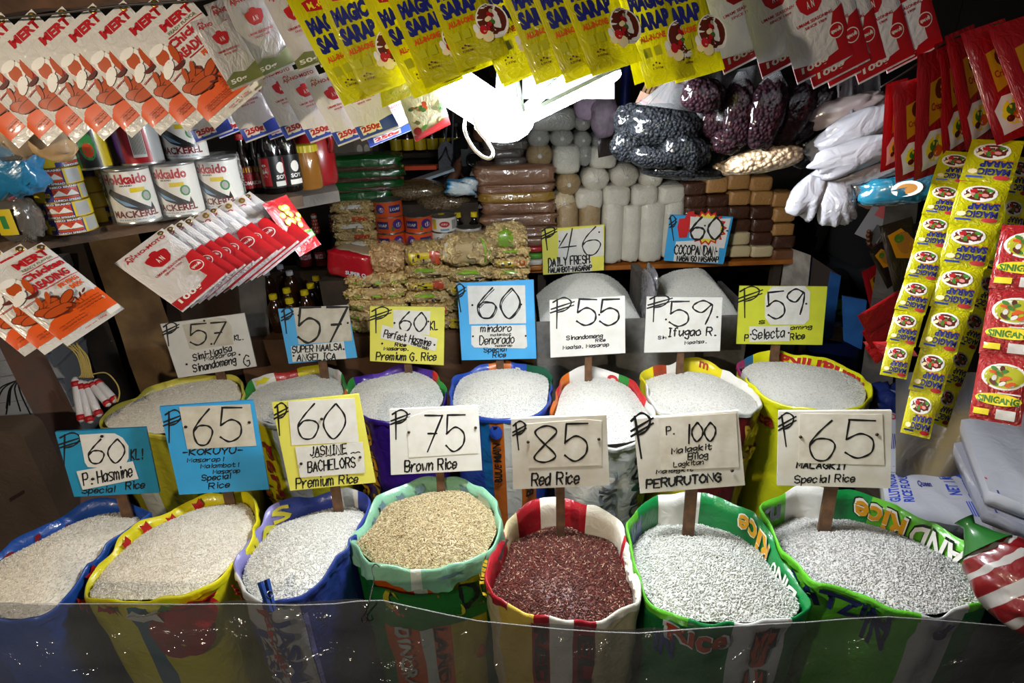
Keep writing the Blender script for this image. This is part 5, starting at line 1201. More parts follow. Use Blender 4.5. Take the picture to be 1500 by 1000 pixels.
b = MB(); blobmesh(b, .05, .16, .24, T=TM(Vector(((xm+xb)/2-cx, .05, zb_+.09))), seed=4, wr=.15); b.build('plastic_cover', mat('cover_plastic', '77757a', .25, coat=.8, bump=(30, .8)), root)
for x, nm in ((xa-.02, 'l'), (xe, 'r')): b = MB(); b.box((x-cx, .02, 0), (x-cx+.02, .38, zb_+.03)); b.build('side_panel', mWoodGrey, root)
class Bin: pass
for i, (x0, x1, pk) in enumerate(((xa+.005, xm-.005, (862, 401)), (xb+.005, xe-.005, (1015, 395)))):
    s = Bin(); s.z = zb_; w2, d2 = (x1-x0)/2, .165; s.c = Vector(((x0+x1)/2, YC+.02+d2+.002))
    s.rad = (lambda w2, d2: lambda t: min(w2/max(abs(math.cos(t)), 1e-6), d2/max(abs(math.sin(t)), 1e-6)))(w2, d2)
    zp = ony(pk[0], pk[1], s.c.y+.03).z; xp = ony(pk[0], pk[1], s.c.y+.03).x - s.c.x
    rice(s, 'fine greyish white rice mound in the ' + ('left half of the stone bin' if i == 0 else 'right half of the stone bin'), ricem('grey', (0, 'a9a79f'), (1, 'dcdbd4'), (.5, 'c6c4bc')), .01, -.02, zp-zb_, 12000, gl=.0058, gw=.0022, seed=50+i, shift=(xp, .03))
xl0, xl1 = ony(690, 400, YL).x, ony(1162, 388, YL).x
root = thing('wooden_ledge', 'orange brown wooden ledge carrying the flour rolls and sugar blocks', 'ledge', Matrix.Translation(((xl0+xl1)/2, YL, zL)))
b = MB(); b.box(((xl0-xl1)/2, 0, -.022), ((xl1-xl0)/2, .45, 0)); b.build('board', mat('ledge_orange', 'a8641f', .45, coat=.3, bump=(12, .2), var=(9, '8a4c15')), root)
for x in (ony(783, 490, YC).x+.06, xl1-.05): b = MB(); b.box((x-(xl0+xl1)/2-.02, .05, -zL), (x-(xl0+xl1)/2+.02, .09, -.022)); b.build('leg', mWoodDk, root)
# ------------------------------------------------------------------ flour rolls
mFl = [mat('flour_white', 'cdc8ba', .4, coat=1, bump=(45, .55), var=(12, 'bfb9a9')), mat('flour_tan', 'a58d68', .4, coat=1, bump=(45, .55), vor=(260, .25), var=(60, '8d7550', .25)), mat('flour_grey', '9c9a93', .4, coat=1, bump=(45, .55)), mat('flour_cream', 'c4b494', .4, coat=1, bump=(45, .55))]
mKnot = mat('gathered_film', 'd6d2cb', .25, coat=1, bump=(60, .6))
def endroll(label, px, py, d, h, kind, group, L=.2, y=YL):
    q = ony(px, py, y+.01); k = mpp(q); r = d*k*.5; ry = h*k*.5
    root = thing('flour_roll', label, 'flour roll', Matrix.Translation(q), group); b = MB()
    prof = [(0.02, -.006), (.35, 0.0), (.7, .006), (.9, .018), (1, .04), (1, L-.04), (.8, L)]
    n = 36
    def f(u, v):
        j = int(round(v*6)); R0, y_ = prof[j]; a = 2*math.pi*u; rr = R0*(1+.03*math.cos(9*a)*(R0 < .95)); return Vector((r*rr*math.cos(a), y_+.004*math.cos(14*a)*(R0 < .9)*(R0 > .1), ry*rr*math.sin(a)))
    b.grid(f, n, 6, 0, cu=True); b.build('flour', mFl[kind], root)
    b = MB(); b.lathe([(.012, 0), (.006, .006), (.004, .012), (.007, .02)], 10, 0, TM(Vector((0, -.004, 0)), 0, r/.07, R_(90))); b.build('gathered_end', mKnot, root)
    return root
def block(name, label, cat, px, py, w, h, m, group, dpt=.14, y=YL, e=(.35, .35), seed=0, rz=0, wr=.03, seam=None):
    q = ony(px, py+h*.5, y); k = mpp(q); b = MB(); T = Matrix.Translation((0, dpt*.5, h*k*.5)); blobmesh(b, w*k, dpt, h*k*1.0, T=T, e1=e[0], e2=e[1], seed=seed, wr=wr)
    if seam is None:
        o = b.build(name, m, None, TM(q, rz)); return tag(o, label, cat, group)
    root = thing(name, label, cat, TM(q, rz), group); b.build('contents', m, root)
    b = MB()
    for sx in (-1, 1):
        b.grid(lambda u, v: Vector((sx*(w*k*.47+w*k*.06*u), dpt*(.2+.6*v)*1.0, h*k*(.5+.03*math.sin(20*v))+h*k*.0)), 2, 10, 0)
    b.build('sealed_edge', mKnot, root)
    return root
GFl = 'flour rolls piled on the ledge'
rows = [ # (row words, [(px,py,w,h,kind,style)])
 ('top row', [(810,177,72,34,2,'b'), (855,180,26,26,2,'e')]),
 ('second row from the top', [(790,203,34,30,2,'e'), (824,203,36,28,2,'e'), (855,206,27,26,2,'e'), (882,208,26,25,2,'e')]),
 ('third row from the top', [(791,229,40,38,1,'e'), (831,236,41,42,0,'b'), (858,228,24,34,2,'e'), (885,232,40,34,0,'b')]),
 ('fourth row from the top', [(834,271,37,36,1,'e'), (874,264,42,36,0,'e'), (917,259,43,36,0,'e'), (956,263,36,30,0,'e')]),
 ('fifth row from the top', [(827,298,35,32,3,'e'), (864,293,41,32,0,'b'), (904,289,41,32,0,'b'), (945,288,40,32,0,'b'), (985,287,40,30,0,'b')]),
]
for words_, items in rows:
    for i, (x, y, w, h, kd, st) in enumerate(items):
        cn = ('white', 'tan', 'grey-white', 'cream')[kd]; n = len(items)
        lb = f'{cn} flour roll, {ORD[i]} from the left in the {words_}'
        if st == 'e': endroll(lb, x, y, w, h, kd, GFl)
        else:
            o = block('flour_roll', lb, 'flour roll', x, y, w, h, mFl[kd], GFl, .18, e=(.45, .4), seed=x); 
for i, (x, y, w, h, kd) in enumerate([(832,331,32,66,3), (864,331,32,68,3), (897,341,32,92,0), (924,343,29,84,0), (953,341,37,88,0), (984,337,30,86,0)]):
    block('flour_roll', f'{("white", "", "", "tan")[kd]} flour roll standing upright on the ledge, {ORD[i]} from the left', 'flour roll', x, y, w, h, mFl[kd if kd != 3 else 1], 'flour rolls standing on the ledge', .11, e=(.25, .7), seed=x)
# ------------------------------------------------------------------ brown sugar blocks
mBk = [mat('sugar_dark', '46291a', .35, coat=1, bump=(50, .5)), mat('sugar_tan', 'a87a45', .4, coat=1, bump=(50, .5)), mat('sugar_cream', 'c7b48c', .4, coat=1, bump=(50, .5)), mat('sugar_brown', '6b4327', .35, coat=1, bump=(50, .5))]
colB = [(1018, [(277,0),(296,0),(315,0)]), (1050, [(272,1),(295,0),(313,0),(332,0),(350,0),(369,2)]), (1082, [(267,1),(291,1),(312,0),(331,0),(350,2),(369,2)]), (1115, [(270,1),(291,1),(312,0),(331,0),(350,0),(369,2)]), (1147, [(293,1),(315,1),(337,1),(355,0),(374,3)])]
cw = ('dark brown', 'tan', 'cream', 'brown')
for ci, (x, l) in enumerate(colB):
    for i, (y, kd) in enumerate(l):
        h = (l[i+1][0]-y if i+1 < len(l) else 388-y+(-8 if ci == 4 else -8))
        h = max(17, min(h, 23))
        block('sugar_block', f'{cw[kd]} sugar block, {ORD[i]} from the top in the {ORD[ci]} column', 'sugar block', x+(i % 2)*1.5, y, 33, h, mBk[kd], 'wrapped sugar blocks on the ledge', .1, e=(.3, .3), seed=x+i, wr=.04)
# ------------------------------------------------------------------ brown sugar bags
mSg = [mat('sugar_bag_brown', '7d5a44', .4, coat=1, bump=(22, .6)), mat('sugar_bag_mustard', '8f6d28', .4, coat=1, bump=(22, .6)), mat('bag_grey', '5a524e', .35, coat=1, bump=(22, .7))]
lb_ = ['topmost brown sugar bag beside the flour rolls', 'second brown sugar bag from the top beside the flour rolls', 'mustard coloured bag in the stack of brown sugar bags', 'brown sugar bag just below the mustard one', 'second brown sugar bag below the mustard one', 'brown sugar bag partly behind the pasta bags', 'lowest brown sugar bag above the striped packets']
for i, (x, y, w, h, kd) in enumerate([(754,258,124,29,0), (757,277,116,13,0), (756,290,114,16,1), (760,306,114,19,0), (759,324,116,18,0), (762,340,112,16,0), (778,355,74,16,0)]):
    block('sugar_bag', lb_[i], 'sugar bag', x, y, w, h+2, mSg[kd], 'brown sugar bags in a stack', .22, y=YL-.02, e=(.42, .3), seed=i, seam=1, wr=.07)
for i, (x, y, w, h) in enumerate([(741,214,70,17), (738,226,62,14), (748,238,48,12)]):
    block('grain_bag', f'dark grey bag, {ORD[i]} from the top above the brown sugar bags', 'grain bag', x, y, w, h+3, mSg[2], 'dark grey bags', .2, y=YL+.02, e=(.6, .45), seed=i+20, wr=.06)
for i, (y, hx, nm) in enumerate([(366, 'a8202a', 'red'), (376, '4f8f2a', 'green and white'), (385, 'c9c2b6', 'white'), (393, 'a8641f', 'orange')]):
    block('striped_packet', f'small {nm} packet under the brown sugar bags', 'packet', 783, y, 26, 9, mat('packet_'+nm[:5], hx, .35, coat=.8), 'small packets under the sugar bags', .15, y=YL-.03, e=(.4, .4), seed=i)
# ------------------------------------------------------------------ grain bags and green bags further back
mGr = mat('grain_tan', '7d6642', .4, coat=1, bump=(26, .5), vor=(120, .5, '4a3820'))
YB2 = 2.75
block('grain_bag', 'clear bag of tan grain on top of the pair beside the green bags', 'grain bag', 612, 284, 82, 30, mGr, 'tan grain bags', .2, y=YB2, e=(.9, .6), seed=3, rz=R_(6), seam=1)
block('grain_bag', 'clear bag of tan grain lying lower and nearer the sugar bags', 'grain bag', 649, 300, 82, 34, mGr, 'tan grain bags', .2, y=YB2-.02, e=(.9, .6), seed=5, seam=1)
mGreenB = mat('green_bag_film', '0c5a1e', .3, coat=1, bump=(18, .5)); mBrn = mat('brown_contents', '5a3226', .5, coat=1, bump=(40, .5), vor=(150, .4))
for i, (x, y, w, h) in enumerate([(530,243,118,24), (532,259,122,20), (534,274,112,19), (527,292,100,26)]):
    q = ony(x, y+h*.5, 2.74); k = mpp(q)
    root = thing('coffee_bag', f'green bag with brown contents, {["topmost","second from the top","third from the top","lowest"][i]} of the stack beyond the peanut butter', 'bag', TM(q, R_(8)), 'green bags stacked at the back')
    b = MB(); blobmesh(b, w*k, .24, h*k, T=Matrix.Translation((0, .12, h*k*.56)), e1=.6, e2=.32, seed=i, wr=.10); b.build('green_film', mGreenB, root)
    b = MB(); blobmesh(b, w*k*.93, .235, h*k*.55, T=Matrix.Translation((0, .112, h*k*.30)), e1=.6, e2=.32, seed=i+9, wr=.10); b.build('contents', mBrn, root)
cbox('back_counter', 'dark wooden counter under the green bags and cans', 'counter', ony(503, 300, 2.74).x, ony(700, 300, 2.74).x, 2.74, 2.95, zc, ony(530, 305, 2.7).z, mWoodDk)
# clutter on it
q = ony(632, 262, 2.9); b = MB(); b.box((-.14, 0, 0), (.12, .1, .012)); tag(b.build('plastic_tray', mat('tray_blue', 'a9bcc6', .4), None, TM(q + Vector((0, 0, 0)), R_(14), rx=0, ry=R_(-14))), 'pale blue plastic tray tilted behind the grain bags', 'tray')
q = ony(676, 274, 2.7); b = MB(); blobmesh(b, .14, .1, .07, seed=12, wr=.25); tag(b.build('blue_bag', mat('bag_skyblue', '3aa0d8', .4, coat=.5, bump=(20, .6), var=(10, 'c8d6de', .06)), None, Matrix.Translation(q)), 'crumpled sky blue and white bag by the sugar bags', 'bag')
q = ony(613, 249, 3.0); b = MB(); b.box((-.09, 0, 0), (.09, .05, .02)); tag(b.build('orange_box', mat('box_orange', 'd0481c', .5), None, TM(q, R_(-4))), 'flat orange box behind the pale blue tray', 'box')
cbox('cabinet', 'dark cabinet at the back under the grey boxes', 'cabinet', ony(485, 250, 3.1).x, ony(556, 250, 3.1).x, 3.08, 3.3, 0, ony(520, 239+8, 3.1).z, mWoodDk)
# grey and dark containers on the left, against the back
for i, (x, y, w, h, hx, nm) in enumerate([(505,222,36,50,'4a4440','dark grey box behind the green bags'), (535,217,26,44,'5a5048','brown grey box with pale spots behind the green bags')]):
    q = ony(x, y+h/2, 3.1); q.z = ony(520, 247, 3.1).z; k = mpp(q); root = thing('storage_box', nm, 'box', Matrix.Translation(q)); b = MB(); b.box((-w*k/2, 0, 0), (w*k/2, .15, h*k)); b.build('box', mat('box_'+hx, hx, .6), root)
    if i:
        for sx in (-.4, .4): b = MB(); b.prism(ell3 := [(sx*w*k/2+7*k*.6*math.cos(a_), -.002, h*k*.6+10*k*.7*math.sin(a_)) for a_ in [2*math.pi*t_/14 for t_ in range(14)]], [(p_[0], 0, p_[2]) for p_ in ell3]); b.build('spot', mat('spot_pale', '9a9a96', .6), root)
# ------------------------------------------------------------------ pasta bags
mFilmP = clearfilm('pasta_film', clear=.95, bumps=(26, .9, .03), gloss=.10)
mPa = [mat('pasta_elbow', 'c2a062', .5, island=((0, 'b8945a'), (1, 'e2c98c'))), mat('pasta_fine', 'b8995a', .5, island=((0, 'ae8d52'), (1, 'd9bf82'))), mat('macaroni', 'b88f5c', .5, island=((0, 'ad8350'), (1, 'dbb886')))]
mLab = {'g': mB('lime', '7da51c'), 'y': mB('yellow', 'c9b018'), 'r': mB('red', 'b8401c'), 'w': mB('white', 'd8d4cc'), 'k': mB('black', '161616')}
GP = 'bags of pasta on the counter'
def pasta(label, x, y, w, h, kind, prints, yy=YC+.02, dpt=.2, e=(.75, .45), rz=0):
    q = ony(x, y+h*.5, yy); k = mpp(q); W, H = w*k, h*k
    root = thing('pasta_bag', label, 'pasta bag', TM(q, rz), GP); b = MB(); T = Matrix.Translation((0, dpt*.5, H*.5)); f, n = blob(W, dpt, H, e[0], e[1], seed=int(x+y), wr=.07)
    b.grid(lambda u, v: T @ (f(u, v)*.93), 40, 22, 0, cu=True)
    r = random.Random(int(x*7+y)); tr_, ar_ = ((.0056, .0125), (.0045, .010), (.006, .014))[kind]
    for _ in range(min(420, int(W*(H+dpt*.4)*(26000, 34000, 24000)[kind]))):
        u0, v0 = r.uniform(.5, 1.0), r.uniform(.18, .95); p0 = T @ (f(u0, v0)*.955); e1 = (T @ (f(u0+.01, v0)*.955)-p0).normalized(); e2 = (T @ (f(u0, v0+.01)*.955)-p0)
        nn = e1.cross(e2).normalized(); e2 = nn.cross(e1); a0 = r.uniform(0, 6.28); c_, s_ = math.cos(a0), math.sin(a0); ex, ey = e1*c_+e2*s_, e2*c_-e1*s_; ey = (ey+nn*r.uniform(-.5, .5)).normalized()
        vs = []
        for j in range(4):
            q_ = R_(-70+47*j); cc = p0+ex*ar_*math.sin(q_)+ey*ar_*(math.cos(q_)-.7); rd = (ex*math.sin(q_)+ey*math.cos(q_)); bn = rd.cross(ex*math.cos(q_)-ey*math.sin(q_))
            for m_ in range(6): vs.append(cc+(rd*math.cos(1.0472*m_)+bn*math.sin(1.0472*m_))*tr_)
        b.add(vs, [(j*6+m_, j*6+(m_+1) % 6, j*6+6+(m_+1) % 6, j*6+6+m_) for j in range(3) for m_ in range(6)], 0, True)
    b.build('pasta', mPa[kind], root)['kind'] = 'stuff'
    b = MB(); b.grid(lambda u, v: T @ (f(u, v)*1.03), 40, 22, 0, cu=True); b.build('clear_film', mFilmP, root)
    for (u0, u1, v0, v1, c) in prints:
        b = MB(); s = (lambda a, m_: T @ (f(.75+(a-.5)*.36, m_)*1.045))
        b.grid(lambda a, m_: s(u0+(u1-u0)*a, v0+(v1-v0)*m_), 8, 4, 0)
        b.build('printed_label', mLab[c], root)
    return root
GRN = [(.06+.088*i, .09+.088*i+.03*(i % 3 == 0), .44, .52, 'g') for i in range(10)]
for i, (y, nm) in enumerate([(413,'topmost'),(432,'second from the top'),(448,'third from the top'),(463,'fourth from the top'),(479,'lowest')]):
    pasta(f'pasta bag with lime green print, {nm} of the left stack', 551-(i % 2)*3, y, 92, 20, 0, GRN)
pasta('round bag of macaroni resting on the left pasta stack', 566, 384, 58, 42, 2, [], e=(.9, .8), yy=YC+.03)
RL = [(.30, .52, .40, .62, 'y'), (.40, .5, .44, .58, 'k'), (.52, .72, .38, .66, 'r')]; GL2 = [(.4, .56, .55, .7, 'g'), (.52, .66, .4, .48, 'k')]
for i, (x, y, w, h, pr, nm) in enumerate([(623,378,62,34,RL,'topmost'), (625,400,66,19,GL2,'second from the top'), (627,418,64,22,RL,'third from the top'), (625,437,64,18,GL2,'fourth from the top'), (632,455,62,20,RL,'fifth from the top'), (632,475,62,22,GL2,'lowest')]):
    pasta(f'pasta bag, {nm} of the stack in the middle', x, y, w, h, 1, pr)
pasta('large pasta bag with a white label strip lying across two stacks', 686, 371, 86, 46, 0, [(.18, .3, .25, .8, 'w'), (.62, .66, .2, .8, 'g'), (.74, .78, .2, .8, 'g')], yy=YC+.0)
for i, (x, y, w, h) in enumerate([(688,404,68,22), (686,424,64,22), (684,446,64,24), (684,472,64,28)]): pasta(f'pasta bag, {ORD[i]} below the large bag and behind the blue sign', x, y, w, h, 1, GL2 if i % 2 == 0 else RL)
for i, (x, y, w, h, pr, nm) in enumerate([(741,351,62,36,[(.46,.54,.35,.8,'g')],'topmost'), (749,371,52,14,GL2,'second from the top'), (749,386,54,18,RL,'third from the top'), (748,402,54,16,GL2,'fourth from the top'), (748,422,54,24,RL,'fifth from the top'), (748,450,54,32,GL2,'lowest')]):
    pasta(f'pasta bag, {nm} of the right stack against the sugar bags', x, y, w, h, 0, pr, yy=YC+.06)
for i, (x, y) in enumerate([(515,306),(517,321),(517,334),(520,347),(522,360)]):
    pasta(f'small noodle bag, {ORD[i]} from the top of the stack beside the orange tins', x, y, 62, 15, 1, [(.5, .7, .4, .6, 'r')] if i % 2 else [(.4, .6, .5, .7, 'w')], yy=2.62, dpt=.14)
cbox('wooden_riser', 'low dark board raising the tins and noodle bags behind the pasta', 'riser', ony(500, 400, 2.6).x, ony(702, 400, 2.6).x, 2.60, 2.735, zc, ony(570, 381, 2.62).z, mWoodDk)
# red instant pack
q = ony(508, 410, YC+.05); k = mpp(q); root = thing('biscuit_pack', 'red biscuit pack with white lettering left of the macaroni', 'packet', TM(q, R_(-12), ry=R_(8))); b = MB(); blobmesh(b, 70*k, .12, 42*k, T=Matrix.Translation((0, .06, 21*k)), e1=.4, e2=.35, seed=3, wr=.05); b.build('wrapper', mat('wrapper_red', 'b01020', .3, coat=1, bump=(24, .5)), root)
b = MB(); v, f, _ = textmesh('SUPER Q', .04); b.add([((-.02+p_[0]*.5)*70*k*.9, -.004, (8+p_[1]*7)*k) for p_ in v], f, 0)
b.build('white_lettering', mB('skywhite', 'cfe0ea'), root)
b = MB(); blobmesh(b, 60*k, .1, 8*k, T=Matrix.Translation((4*k, .07, 39*k)), e1=.6, e2=.4, seed=5); b.build('pale_top', mat('wrapper_pale', 'b8a084', .3, coat=1), root)
q2 = ony(500, 432, YC+.05); b = MB(); b.box((-.1, 0, 0), (.14, .13, max(.02, q.z-zc-.002))); tag(b.build('wooden_block', mWoodDk, None, Matrix.Translation((q.x-.02, q.y, zc))), 'dark block under the red biscuit pack', 'block')
# ------------------------------------------------------------------ tins and bottles behind the pasta
def tin(name, label, x, y, w, h, segs, dec, group, yy=2.62, metal=None):
    q = ony(x, y+h*.5, yy); k = mpp(q); c = Can(w*k*.5, h*k); c.base(segs)
    for d in dec: c.put(*d)
    return c.build(name, label, TM(q + Vector((0, w*k*.5, 0)), math.atan2(-q.x, q.y)), group, LB, metal)
OD = [(ell(-36, .55, 20, .3, 12), 8), (ell(-30, .5, 10, .16, 10), 3), (rect(2, .3, 52, .75), 0), ((6, 48, .42, .6, 'LOAF'), 3), (ell(-56, .3, 8, .14, 8), 5)]
OD2 = [(ell(30, .55, 22, .3, 12), 8), (ell(34, .5, 11, .16, 10), 3), (rect(-58, .3, -8, .75), 0), ((-52, -14, .42, .6, 'LOAF'), 3), (ell(8, .3, 6, .14, 8), 5)]
OS = [(-180, 180, 10)]; GT = 'orange meat loaf tins'
for i, (x, y, dd, nm) in enumerate([(566,308,OD,'topmost'), (569,331,OD2,'second from the top'), (571,355,OD2,'lowest')]): tin('meat_tin', f'orange meat tin, {nm} of the stack beside the small noodle bags', x, y, 43, 24, OS, dd, GT)
for i, (x, y, nm) in enumerate([(612,330,'upper'), (613,354,'lower')]): tin('meat_tin', f'orange meat tin, {nm} one of the pair beside the white tuna tins', x, y, 43, 24, OS, (OD2, OD)[i], GT)
TD = [(ell(0, .55, 24, .2, 14), 6), ((-18, 18, .48, .62, 'TUNA'), 3), (rect(34, .2, 60, .8), 9), (rect(-62, .2, -40, .85), 1), (rect(-20, .12, 20, .25), 7)]
TD2 = [((-40, 34, .4, .72, 'Century'), 11), (rect(-50, .1, 30, .26), 7), (rect(38, .2, 60, .8), 1)]
tin('tuna_tin', 'white tuna tin with a red oval, on top of the other', 650, 330, 38, 22, [(-180, 180, 3)], TD, 'white tuna tins')
tin('tuna_tin', 'white tuna tin with maroon script, under the one with a red oval', 651, 352, 38, 22, [(-180, 180, 3)], TD2, 'white tuna tins')
tin('tuna_tin', 'white tuna tin standing alone behind the large pasta bag', 687, 347, 38, 24, [(-180, 180, 3)], TD2, 'white tuna tins', yy=2.6)
PB = [(.02, 0), (.027, .004), (.027, .09), (.02, .115), (.011, .125), (.0105, .14)]
zr = ony(570, 381, 2.62).z
for i, (x, y) in enumerate([(646,312),(670,311),(694,310)]):
    q = ony(x, y, 2.71); lbl = f'dark bottle with a yellow cap behind the tuna tins, {ORD[i]} from the left'; M = TM(Vector((q.x, 2.71, zr)), 0, (q.z-zr)/.156)
    if i == 0: ob = bottle('vinegar_bottle', lbl, M, 'yellow capped bottles behind the tins', PB, mSoy, cap_m('yellow', 'c9b414'), .016, .0125)
    else: dup(ob, M, lbl)
# ketchup bottles with red checked necks
zk = ony(455, 392, 2.89).z
cbox('bottle_step', 'dark step under the ketchup bottles', 'step', ony(400, 400, 2.88).x, ony(496, 400, 2.88).x, 2.84, 2.94, zc, zk, mWoodDk)
PK = [(.024, 0), (.028, .004), (.028, .10), (.018, .15), (.012, .2), (.0115, .235)]
LK = (.012, .085, .0283, [(-180, 180, 11)], [(rect(-60, .52, 60, .8), 3), ((-46, 46, .58, .74, 'TOMAS'), 6), (rect(-60, .84, 60, .93), 6)])
for i, (x, y, yy) in enumerate([(436,316,2.88), (459,314,2.89), (485,313,2.90)]):
    qt = ony(x, y, yy); zb2 = zk; s = (qt.z-zb2)/.25
    lbl = f'ketchup bottle with a red checked neck, {ORD[i]} from the left'
    M = TM(Vector((qt.x, yy, zb2)), math.atan2(-qt.x, yy), s)
    if i == 0:
        okb = bottle('ketchup_bottle', lbl, M, 'ketchup bottles beside the noodle bags', PK, mGlassDk, cap_m('white', 'd0ccc4'), .014, .0125, LK)
        b = MB(); n = 18
        b.grid(lambda u, v: ((.0125+.006*(1-v)**2)*math.cos(6.28318*u), (.0125+.006*(1-v)**2)*math.sin(6.28318*u), .165+.087*v), n, 9, lambda u, v: (int(u*n)+int(v*9)) % 2, cu=True); b.build('checked_neck', [mB('red', 'b8401c'), mB('crimson', 'a3131c')], okb)
        b = MB()
        for jz in range(5):
            for ja in range(9):
                a0 = 6.283*(ja+.5*(jz % 2))/9; z0 = .172+.016*jz; R2 = .0135+.006*max(0, (1-(z0-.165)/.087))**2
                b.add([(R2*math.cos(a0+d_), R2*math.sin(a0+d_), z0+e_) for d_, e_ in ((0, 0), (.22, .004), (0, .008), (-.22, .004))], [(0, 1, 2, 3)], 0)
        b.build('white_checks', mB('white', 'd8d4cc'), okb)
    else: dup(okb, M, lbl)
# cooking oil bottles, all standing on the counter
YW = ony(424, 441, 2.37).z; HO = YW-zc+.01
PO = [(.030, 0), (.034, .005), (.035, HO*.55), (.031, HO*.70), (.017, HO*.84), (.0135, HO*.88), (.0135, HO-.016)]
f1 = None
for i, (x, y) in enumerate(sorted([(400,435),(420,426),(424,441),(446,429),(455,419),(463,408),(490,425),(495,415)])):
    q = onz(x, y, YW); M = Matrix.Translation((q.x, q.y, zc)); lbl = f'amber oil bottle with a yellow cap, {ORD[i]} from the left'
    if f1 is None: f1 = bottle('oil_bottle', lbl, M, 'yellow capped cooking oil bottles', PO, mOil, cap_m('yellow', 'c9b414'), .02, .0165)
    else: dup(f1, M, lbl)
f1 = None; PW = [(r, z*1.02) for r, z in PO]
for i, (x, y) in enumerate(sorted([(410,391),(390,400),(424,400),(447,389)])):
    q = onz(x, y, YW+.004); M = Matrix.Translation((q.x, q.y, zc)); lbl = f'amber oil bottle with a grey-white cap, {ORD[i]} from the left'
    if f1 is None: f1 = bottle('oil_bottle', lbl, M, 'white capped cooking oil bottles', PW, mOil, cap_m('pale', 'b9b9c2'), .02, .0165)
    else: dup(f1, M, lbl)
# ================================================================== bean bags hanging right of the lamp
mBlk = mat('beans_black', '101216', .7, coat=.35, bump=(22, .55), vor=(125, .7, '050607'), spec=.06)
mRedB = mat('beans_red', '1e080f', .7, coat=.35, bump=(22, .55), vor=(115, .7, '0a0306'), spec=.06)
mWhB = mat('beans_white', 'b9a283', .5, coat=.6, bump=(16, .5), vor=(95, .7, '6c5840'))
mBagTop = clearfilm('bag_neck', 'd0d0d4', clear=.93, bumps=(18, .8, .02))
def pouch(name, label, cat, px, py, w, h, d, m, group, roll=0, th=.6, seed=0, neck=0, yaw=0, wr=.07, e=(.85, .8), taper=0.0):
    """filled clear bag seen front on; neck>0 draws the empty film gathered above it"""
    M = facing(px, py, d, roll, yaw); k = d/FPX; W, H = w*k, h*k; root = thing(name, label, cat, M, group); b = MB(); f, n = blob(W, W*th, H, e[0], e[1], seed, wr)
    def g(u, v):
        p_ = f(u, v); t = 1-taper*(p_.z/H+.5); return Vector((p_.x*t, p_.y*t, p_.z))
    b.grid(g, 36, 20, 0, cu=True); b.build('contents', m, root)
    if neck:
        b = MB(); r = random.Random(seed); ph = r.uniform(0, 6)
        b.grid(lambda u, v: Vector((W*.40*(1-.72*v)*math.cos(6.28318*u)*(1+.12*math.sin(7*6.28318*u+ph)), W*th*.4*(1-.7*v)*math.sin(6.28318*u), H*.40+neck*k*v)), 42, 6, 0, cu=True); b.build('film_neck', mBagTop, root)
    return root
G = 'bags of black beans'
for i, (x, y, w, h, r_, d, nm) in enumerate([(975,186,110,62,-8,1.42,'largest, at the front of the cluster'), (925,180,52,54,20,1.46,'small one at the left end of the cluster'), (918,215,48,40,-20,1.45,'below the leftmost one'), (965,232,86,34,-6,1.44,'lowest at the left of the cluster'), (1005,222,70,48,-25,1.40,'middle right of the cluster'), (1040,222,54,56,15,1.43,'right end of the cluster, beside the pale beans'), (1000,252,120,22,-3,1.47,'flat one along the underside of the cluster')]):
    pouch('bean_bag', f'bag of black beans, {nm}', 'bean bag', x, y, w, h, d, mBlk, G, r_, .6, i, 34 if i in (0,) else 0)
G = 'bags of dark red beans'
for i, (x, y, w, h, r_, d, nm) in enumerate([(1030,140,62,48,-10,1.32,'broad one at the left of the row'), (1048,178,48,50,-20,1.38,'behind and below the broad one'), (1082,168,40,94,4,1.33,'upright one, second of the row'), (1122,168,46,98,-4,1.31,'upright one in the middle of the row'), (1160,168,44,96,-16,1.32,'leaning one right of the middle'), (1190,165,38,92,-26,1.34,'leaning one at the right end of the row'), (1066,208,44,36,0,1.37,'small one under the upright pair')]):
    pouch('bean_bag', f'bag of dark red beans, {nm}', 'bean bag', x, y, w, h, d, mRedB, G, r_, .6, i+10, 20 if i > 1 and i < 6 else 0, taper=-.25 if h > 60 else 0)
pouch('bean_bag', 'long bag of pale cream beans under the dark red ones', 'bean bag', 1118, 234, 106, 36, 1.38, mWhB, None, 10, .5, 31)
pouch('bean_bag', 'bag of dark grey beans at the right of the pale bean bag', 'bean bag', 1190, 215, 72, 52, 1.40, mBlk, None, 32, .5, 33)
pouch('bean_bag', 'small bag of pale beans peeping out beside the long pale bag', 'bean bag', 1062, 246, 40, 22, 1.42, mWhB, None, 5, .5, 35)
b = MB(); c = P(1060, 100, 1.42)
b.grid(lambda u, v: P(955+190*u, 175-95*v+25*math.sin(3.14*u)*v+(1-v)*40*(u-.3)**2, 1.40+.05*math.sin(9*u+2*v)+.02*math.sin(31*u)) - c, 40, 10, 0)
tag(b.build('plastic_bag', mBagTop, None, Matrix.Translation(c)), 'milky clear plastic gathered above the bean bags', 'plastic bag')
